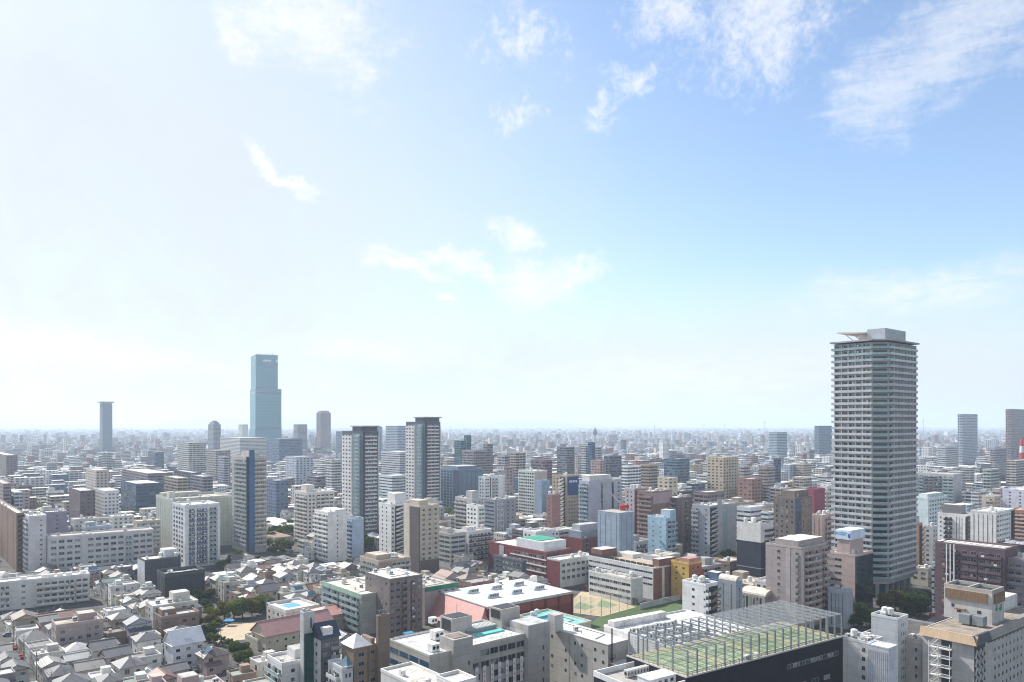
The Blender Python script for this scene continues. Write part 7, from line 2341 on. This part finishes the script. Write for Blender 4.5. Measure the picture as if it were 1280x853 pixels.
for kind, c in [('house', c) for c in CAND['house']] + [('townhouse', c) for c in CAND['townhouse']]:
    _, p, q, w, d, n, h, y, px = c
    r = random.Random(int(p * 31 + q * 17))
    wc, wn = pick(r, WALLS_H, WW_H)
    rc, rn = pick(r, ROOFS_H, WR_H)
    rc = [v * 0.78 for v in rc]
    form = 'flat' if kind == 'townhouse' else r.choices(('gable', 'hip'), (60, 40))[0]
    if form == 'flat':
        rc, rn = r.choice([((0.46, 0.46, 0.45), 'pale'), ((0.28, 0.28, 0.28), 'grey'), ((0.62, 0.62, 0.61), 'white'), ((0.25, 0.31, 0.28), 'green-grey')])
    jit = r.uniform(-4, 4)
    C = ungrid(p, q)
    sol = form != 'flat' and r.random() < 0.08
    k = r.uniform(0.85, 1.12)
    wing = d > 9.4 and r.random() < 0.75
    dw = 2.9 if wing else 0.0
    Ch = ungrid(p, q + dw)
    t = house(Ch, GA + jit, w, d - dw, h, form, [v * k for v in wc], [v * k for v in rc], 'house', name=kind, rng=r, axis=r.choice('xy'), solar=sol, group='houses of the town', wing=wing)
    ITEMS.append((t, f'{NUM[n]}-storey {wn} house with {rn} {form} roof' + (' and solar panel' if sol else ''), *C))

for kind in ('apartment_building', 'office_building'):
    for c in CAND[kind]:
        _, p, q, w, d, n, h, y, px = c
        r = random.Random(int(p * 37 + q * 11))
        wc, wn = pick(r, WALLS_A, WW_A)
        k = r.uniform(0.85, 1.1)
        col = [v * k for v in wc]
        rc = r.choice([(0.60, 0.60, 0.59), (0.45, 0.44, 0.42), (0.66, 0.65, 0.63), (0.5, 0.46, 0.40), (0.36, 0.36, 0.37)])
        C = ungrid(p, q)
        near = y < 640
        mode = r.choice(('windows', 'balconies', 'balconies', 'windows')) if kind == 'apartment_building' else r.choice(('ribbons', 'windows', 'ribbons'))
        b = Bld(kind, 'building', 'apartment block' if kind == 'apartment_building' else 'office block', C, w, d, h, col, GA + r.uniform(-2, 2), walls='paint' if near else mode, roofcol=rc, parapet=r.choice((0.5, 0.9, 1.1)), group='apartment blocks of the town' if kind == 'apartment_building' else 'office blocks of the town')
        what = 'balcony rows' if mode == 'balconies' else 'ribbon windows' if mode == 'ribbons' else 'small windows'
        if near:
            zs = storeys(h, 3.0, 0.4, 0.6)
            if mode == 'balconies':
                sd = r.choice('LR')
                b.balconies(sd, 0.03, 0.97, zs, unit=r.choice((4.5, 6)), style=r.choice(('solid', 'solid', 'glass', 'bars')), col=[min(.72, v * 1.15 + 0.03) for v in col])
                b.windows('R' if sd == 'L' else 'L', 0.1, 0.9, [z + 0.9 for z in zs], pitch=4.2, w=1.3, h=1.2, skip=0.25, rng=r)
            elif mode == 'windows':
                for sd in 'LR':
                    b.windows(sd, 0.04, 0.96, [z + 0.9 for z in zs], pitch=3.2, w=1.7, h=1.4, skip=0.12, rng=r)
            else:
                for sd in 'LR':
                    b.ribbons(sd, 0.04, 0.96, [z + 0.9 for z in zs], h=1.5, kind=r.choice(('blue', 'window')), seg=5)
        top = ''
        k = r.random()
        if k < 0.55:
            u = r.choice((0.08, 0.5))
            b.block('penthouse', w * u, w * (u + 0.38), d * 0.35, d * 0.85, h + 0.13, h + r.uniform(2.6, 4.2), color=col, roofcol=rc)
            top = ' and roof hut'
        elif k < 0.75:
            put('water_tank', tank_mesh(), b.root, (w * 0.4, d * 0.5, h + 0.12), 0, color=(0.6, 0.6, 0.58))
            top = ' and round tank'
        if y < 760:
            b.clutter(r, r.choice((2, 3, 5)))
            if r.random() < 0.28:
                sc = r.choice(((0.05, 0.12, 0.4), (0.5, 0.06, 0.05), (0.6, 0.42, 0.05), (0.05, 0.3, 0.14), (0.6, 0.6, 0.6)))
                b.panel('sign_board', r.choice('LR'), 0.06, 0.06 + 1.4 / w, max(1.5, h - r.uniform(5, 9)), h - 0.6, PAINT, t=0.5, color=sc)
            if r.random() < 0.5:
                put('pipe_run', MB().bar((w * .2, d * .15, h + .3), (w * .85, d * .2, h + .3), .22).bar((w * .85, d * .2, h + .3), (w * .85, d * .8, h + .3), .22).mesh('pipe_run', STEEL), b.root)
        b.done(keep=False)
        base = f'{NUM[min(n, 16)]}-storey {wn} ' + ('apartment block' if kind == 'apartment_building' else 'office block') + f' with {what}{top}'
        ITEMS.append((b.root, base, *C))

a0, b0 = ga, gb
for c in REST:
    kind, _, p, q, w, d, n, h, y, px = c
    r = random.Random(int(p * 31 + q * 17))
    wc, _w = pick(r, WALLS_H if 'house' in kind else WALLS_A, WW_H if 'house' in kind else WW_A)
    hip = kind == 'house' and r.random() < 0.6
    rc = pick(r, ROOFS_H, WR_H)[0] if hip else r.choice([(0.55, 0.55, 0.54), (0.42, 0.42, 0.42), (0.62, 0.62, 0.6)])
    city_box(ungrid(p, q), a0, b0, w, d, h, wc, rc, r.choice(('windows', 'windows', 'balconies')) if kind != 'office_building' else 'ribbons', r.random(), hip)

# ------------------------------------------------------------------ the far city, too many to count
RF = random.Random(77)
PAL = [c for c, _ in WALLS_A]


def far_city():
    y = 1380.0
    while y < 16500:
        cell = max(19.0, 0.0062 * y)
        half = y * 0.72
        x = -half
        while x < half:
            x2, y2 = x + RF.uniform(-.35, .35) * cell, y + RF.uniform(-.4, .4) * cell
            x += cell
            u = RF.random()
            if u < 0.10:
                continue
            px = 640 + x2 / y2 * F
            nz = 0.5 + 0.25 * sin(x2 * 0.0031 + 1.3) * sin(y2 * 0.0022 + x2 * 0.0007) + 0.25 * sin(x2 * 0.0013 - y2 * 0.0017 + 2)
            big = RF.random() ** (1.7 - 1.3 * nz)
            h = RF.uniform(5, 9) if big < 0.6 else RF.uniform(8, 17) if big < 0.9 else RF.uniform(15, 30) if big < 0.99 else RF.uniform(30, 52)
            if y2 > 5000:
                h *= 0.9
            g = grid(x2, y2)
            if not is_free((g[0] - 5, g[0] + 12, g[1] - 5, g[1] + 12)) and y2 < 3000:
                continue
            cap = visible_cap(x2, y2, cell, h)
            if h > cap:
                if cap < 4:
                    continue
                h = cap
            w, d = cell * RF.uniform(0.5, 0.95), cell * RF.uniform(0.45, 0.9)
            if big > 0.9:
                w, d = min(w, RF.uniform(22, 60)), min(d, 26)
            if RF.random() < 0.03:
                w, d, h = w * 2.4, d * 1.8, min(h, 12)
            an = radians(GA + RF.choice((0, 0, 0, 12, -20, 30)) + RF.uniform(-4, 4))
            a = (sin(an), cos(an))
            b = (-a[1], a[0])
            col = RF.choices(PAL, WW_A)[0]
            k = RF.uniform(0.8, 1.15)
            if y2 < 1700:
                md = RF.choice(('windows', 'balconies', 'ribbons'))
            else:
                md = RF.choice(('windows', 'balconies'))
            v = RF.random()
            rc = (0.58, 0.58, 0.57) if v < 0.22 else (0.40, 0.40, 0.40) if v < 0.5 else (0.22, 0.22, 0.23) if v < 0.84 else (0.30, 0.20, 0.17) if v < 0.90 else (0.18, 0.26, 0.32) if v < 0.94 else (0.7, 0.7, 0.7)
            if RF.random() < 0.05 + 0.22 * max(0, 0.32 - nz) and h < 14:
                # a clump of green between the roofs is left for the trees below
                continue
            city_box((x2, y2), a, b, w, d, h, [q * k for q in col], rc, md, RF.random(), hip=(h < 9 and cell < 30))
        y += cell * 0.9


far_city()


def flush_city():
    root = thing('distant_city', 'endless sea of low pale blocks and towers reaching the hazy horizon', 'city')
    root['kind'] = 'stuff'
    for k, (V, Fc, U, T) in CITY.items():
        me = bpy.data.meshes.new('city_' + k)
        me.from_pydata(V, [], Fc)
        me.materials.append(CITYROOF if k == 'roofs' else FACADES_T[k])
        ul = me.uv_layers.new(name='UVMap')
        ul.data.foreach_set('uv', np.array(U, dtype=np.float32).ravel())
        at = me.attributes.new('tint', 'FLOAT_COLOR', 'POINT')
        at.data.foreach_set('color', np.array(T, dtype=np.float32).ravel())
        o = put({'windows': 'windowed_blocks', 'balconies': 'balcony_blocks', 'ribbons': 'ribbon_blocks', 'roofs': 'flat_roofs'}[k], me, root)
        o['kind'] = 'stuff'


flush_city()


def far_green():
    """far clumps of trees between the roofs: parks and shrines, nobody could count the trees"""
    r = random.Random(55)
    v, f = [], []
    for i in range(900):
        y = 700 * (1 + r.random() * 3) ** 1.5 if r.random() < .7 else r.uniform(650, 1300)
        x = y * r.uniform(-0.7, 0.7)
        R = r.uniform(6, 16) * (1 + y / 5000)
        for k in range(46):
            a, q = r.uniform(0, 6.28), math.sqrt(r.random()) * R
            hx, hy, hz = x + q * cos(a), y + q * sin(a) * 0.8, r.uniform(2, 10.5)
            s = r.uniform(1.4, 3.2)
            n = len(v)
            A = np.array([r.uniform(-1, 1) for _ in range(3)])
            A /= np.linalg.norm(A)
            B = np.cross(A, [r.uniform(-1, 1) for _ in range(3)])
            B /= np.linalg.norm(B) + 1e-6
            P = np.array([hx, hy, hz])
            v += [tuple(P - A * s), tuple(P + B * s * .8), tuple(P + A * s), tuple(P - B * s * .8)]
            f.append((n, n + 1, n + 2, n + 3))
    me = bpy.data.meshes.new('far_foliage')
    me.from_pydata(v, [], f)
    me.materials.append(LEAF)
    o = put('far_foliage', me)
    o['kind'] = 'stuff'
    o['label'] = 'scattered dark green tree clumps between the distant roofs'


far_green()

# ------------------------------------------------------------------ small street things


def utility_pole(x, y, rng):
    t = thing('utility_pole', 'pole', 'utility pole', (x, y, 0), radians(90 - GA) + rng.choice((0, pi / 2)), 'utility poles along the alleys')
    if 'pole' not in _cache:
        _cache['pole'] = MB().tube((0, 0, 0), (0, 0, 12), 0.19, 0.12, 8).mesh('pole', PAVE)
        _cache['crossarm'] = MB().box(-1.1, 1.1, -0.06, 0.06, 11.2, 11.35).box(-0.9, 0.9, -0.06, 0.06, 10.4, 10.52).mesh('crossarm', STEEL)
        m = MB()
        for xo in (-.9, 0, .9):
            for a in range(6):
                u0, u1 = a / 6, (a + 1) / 6
                sg = lambda u: 11.35 - 3.2 * u * (1 - u)
                m.bar((xo, 28.6 * u0, sg(u0)), (xo, 28.6 * u1, sg(u1)), 0.07)
        _cache['wire'] = m.mesh('wire', RUBBER)
        _cache['transformer'] = MB().tube((0.5, 0, 8.6), (0.5, 0, 9.7), 0.32, 0.32, 8).mesh('transformer', STEEL)
    put('pole', _cache['pole'], t)
    put('crossarm', _cache['crossarm'], t)
    t.rotation_euler = (0, 0, radians(90 - GA))
    put('wire', _cache['wire'], t)
    if rng.random() < 0.6:
        put('transformer', _cache['transformer'], t)
        base = 'concrete utility pole with transformer can'
    else:
        base = 'plain concrete utility pole with two crossarms'
    ITEMS.append((t, base, x, y))


RP = random.Random(5)
count = 0
for i in range(-6, 20):
    for j in range(-8, 20):
        for k in (0,):
            x, y = ungrid(i * 47.5 + 45.6, j * 28.6 + k + RP.uniform(0, .5))
            px, py = proj(x, y, 0)
            if not (245 < y < 470 and -5 < px < 1285) or (px > 480 and y < 330):
                continue
            if not is_free(tuple(v for g in (grid(x, y),) for v in (g[0] - .4, g[0] + .4, g[1] - .4, g[1] + .4))):
                continue
            if visible_cap(x, y, 1.0, 13) < 12.3:
                continue
            utility_pole(x, y, RP)
            count += 1


def car(x, y, rot, col, label):
    t = thing('parked_car', label, 'car', (x, y, 0.02), rot)
    m = MB()
    prof = [(-2.1, 0.35), (-2.1, 0.85), (-1.5, 0.95), (-1.0, 1.45), (0.7, 1.47), (1.25, 0.95), (2.05, 0.8), (2.1, 0.35)]
    for i in range(len(prof)):
        p, q = prof[i], prof[(i + 1) % len(prof)]
        m.face([(p[0], -0.82, p[1]), (p[0], 0.82, p[1]), (q[0], 0.82, q[1]), (q[0], -0.82, q[1])])
    m.face([(p[0], -0.82, p[1]) for p in prof][::-1])
    m.face([(p[0], 0.82, p[1]) for p in prof])
    put('body', m.mesh('body', mat_paint('car_paint', 0.05, 0.25, spec=0.6) if 'car_paint' not in MATS else MATS['car_paint']), t, color=col)
    w = MB()
    w.face([(-0.95, -0.83, 1.0), (1.1, -0.83, 1.0), (0.68, -0.83, 1.4), (-0.9, -0.83, 1.4)])
    w.face([(-0.95, 0.83, 1.0), (-0.9, 0.83, 1.4), (0.68, 0.83, 1.4), (1.1, 0.83, 1.0)])
    w.face([(1.24, -0.7, 0.98), (1.24, 0.7, 0.98), (0.74, 0.7, 1.46), (0.74, -0.7, 1.46)])
    w.face([(-1.48, -0.7, 0.99), (-1.02, -0.7, 1.44), (-1.02, 0.7, 1.44), (-1.48, 0.7, 0.99)])
    put('car_window', w.mesh('car_window', GLASS), t)
    for (a, b_) in ((-1.3, -0.8), (1.3, -0.8), (1.3, 0.8), (-1.3, 0.8)):
        put('wheel', MB().tube((0, -0.1, 0), (0, 0.1, 0), 0.32, 0.32, 10).mesh('wheel', RUBBER), t, (a, b_, 0.32))
    return t


for px, py, rot, col, lab in ((171, 836, 1.2, (0.6, 0.6, 0.6), 'white car parked in the alley left of the tall white gable house'),
                              (180, 831, 1.2, (0.35, 0.42, 0.5), 'pale blue car parked next to the tall white gable house'),
                              (10, 795, 0.7, (0.12, 0.18, 0.28), 'dark blue car near the long white gallery slab'),
                              (17, 792, 0.7, (0.6, 0.6, 0.6), 'white car near the long white gallery slab'),
                              (1146, 766, 0.6, (0.35, 0.45, 0.55), 'pale blue car on the street by the tallest residential tower'),
                              (1166, 770, 0.6, (0.4, 0.03, 0.03), 'red car at the foot of the violet-brown fin block')):
    x, y = gpos(px, py)
    car(x, y, rot, col, lab)
tt = thing('canopy_tent', 'small tent with bright blue roof in the sandy kindergarten yard', 'tent', (*gpos(286, 782), 0))
put('roof', MB().face([(-2.2, -1.6, 2.3), (2.2, -1.6, 2.3), (0, 0, 3.2)]).face([(2.2, -1.6, 2.3), (2.2, 1.6, 2.3), (0, 0, 3.2)]).face([(2.2, 1.6, 2.3), (-2.2, 1.6, 2.3), (0, 0, 3.2)]).face([(-2.2, 1.6, 2.3), (-2.2, -1.6, 2.3), (0, 0, 3.2)]).mesh('roof', PAINT), tt, color=(0.08, 0.34, 0.62))
for (a, b_) in ((-2, -1.4), (2, -1.4), (2, 1.4), (-2, 1.4)):
    put('pole', MB().tube((0, 0, 0), (0, 0, 2.3), 0.06).mesh('pole', STEEL), tt, (a, b_, 0))
for px, py, lab in ((1165, 772, 'tall grey street lamp with curved arm near the dark trees'), (276, 812, 'grey lamp pole at the corner of the sandy yard')):
    x, y = gpos(px, py)
    t = thing('street_lamp', lab, 'street lamp', (x, y, 0))
    put('pole', MB().tube((0, 0, 0), (0, 0, 10), 0.14, 0.09, 8).mesh('pole', STEEL), t)
    put('lamp_head', MB().bar((0, 0, 10), (2.4, 0, 10.5), 0.1).box(1.8, 2.9, -0.16, 0.16, 10.35, 10.55).mesh('lamp_head', STEEL), t)

RC = random.Random(9)
CARC = [((0.6, 0.6, 0.6), 'white'), ((0.5, 0.5, 0.52), 'silver'), ((0.04, 0.04, 0.045), 'black'), ((0.10, 0.16, 0.3), 'blue'), ((0.4, 0.05, 0.04), 'red'), ((0.3, 0.3, 0.3), 'grey')]
nc = 0
for tries in range(900):
    if nc >= 34:
        break
    i, j = RC.randrange(-6, 14), RC.randrange(-8, 16)
    along = RC.random() < 0.5
    x, y = ungrid(i * 47.5 + (46 if not along else RC.uniform(2, 42)), j * 28.6 + (RC.uniform(1, 24) if not along else 26.6))
    px, py = proj(x, y, 0)
    g = grid(x, y)
    if not (255 < y < 470 and 0 < px < 1280) or not is_free((g[0] - 2.2, g[0] + 2.2, g[1] - 2.2, g[1] + 2.2)) or (px > 470 and y < 340):
        continue
    cc, cn = RC.choice(CARC)
    t = car(x, y, radians(90 - GA) + (0 if along else pi / 2) + RC.uniform(-.05, .05), cc, 'car')
    t['group'] = 'cars parked along the alleys'
    ITEMS.append((t, f'{cn} car parked in an alley', x, y))
    nc += 1

# streets one can see into: carriageway, kerbed pavement, centre line
def street(p0, p1, w):
    p0, p1 = np.array(p0), np.array(p1)
    d = (p1 - p0) / np.linalg.norm(p1 - p0)
    n = np.array((-d[1], d[0]))
    q = lambda s, o, z: (*(p0 + d * s + n * o), z)
    L = np.linalg.norm(p1 - p0)
    m = MB().face([q(0, -w / 2, .008), q(L, -w / 2, .008), q(L, w / 2, .008), q(0, w / 2, .008)])
    structure('road', m.mesh('road', ASPHALT))
    m = MB()
    for s in (-1, 1):
        a, b = sorted((s * (w / 2 + 0.01), s * (w / 2 + 2.2)))
        m.face([q(0, a, .13), q(L, a, .13), q(L, b, .13), q(0, b, .13)])
        e = a if s > 0 else b
        m.face([q(0, e, 0), q(L, e, 0), q(L, e, .13), q(0, e, .13)])
    structure('pavement', m.mesh('pavement', PAVE))
    m = MB()
    for i in range(int(L / 8)):
        m.face([q(i * 8, -.09, .014), q(i * 8 + 5, -.09, .014), q(i * 8 + 5, .09, .014), q(i * 8, .09, .014)])
    structure('road_marking', m.mesh('road_marking', LINE))


street(gpos(1100, 800), gpos(1172, 752), 13)
street(gpos(1130, 782), gpos(1220, 800), 9)
street(gpos(120, 870), gpos(150, 838), 4)

# ------------------------------------------------------------------ labels for the town: look first, then the building it stands by
ORD = ['', 'second', 'third', 'fourth', 'fifth', 'sixth', 'seventh', 'eighth', 'ninth', 'tenth', 'eleventh', 'twelfth', 'thirteenth', 'fourteenth', 'fifteenth', 'sixteenth', 'seventeenth', 'eighteenth', 'nineteenth', 'twentieth']


def relate(x, y):
    best = min(LANDMARKS, key=lambda l: (l[1] - x) ** 2 + (l[2] - y) ** 2)
    dx, dy = x - best[1], y - best[2]
    # seen from the camera: nearer or farther, left or right
    s = x / y - best[1] / best[2]
    if abs(dy) > abs(s) * y * 1.2:
        return ('before' if dy < 0 else 'behind') + ' the ' + best[0], dx * dx + dy * dy
    return ('left of' if s < 0 else 'right of') + ' the ' + best[0], dx * dx + dy * dy


groups = {}
for (o, base, x, y) in ITEMS:
    rel, d = relate(x, y)
    groups.setdefault((base, rel), []).append((d, o))
used = {}
for (base, rel), lst in groups.items():
    lst.sort(key=lambda v: v[0])
    for i, (d, o) in enumerate(lst):
        lab = f'{base} {rel}' if i == 0 and len(lst) == 1 else f'{base}, {"nearest" if i == 0 else ORD[i] + " nearest" if i < len(ORD) else "far"} {rel}'
        w = lab.split()
        if len(w) > 16:
            lab = lab.replace(' with ', ', ', 1).replace(' and roof hut', ', hut').replace(' and round tank', ', tank').replace(' and solar panel', ', solar').replace(', nearest ', ', first ')
        o['label'] = lab
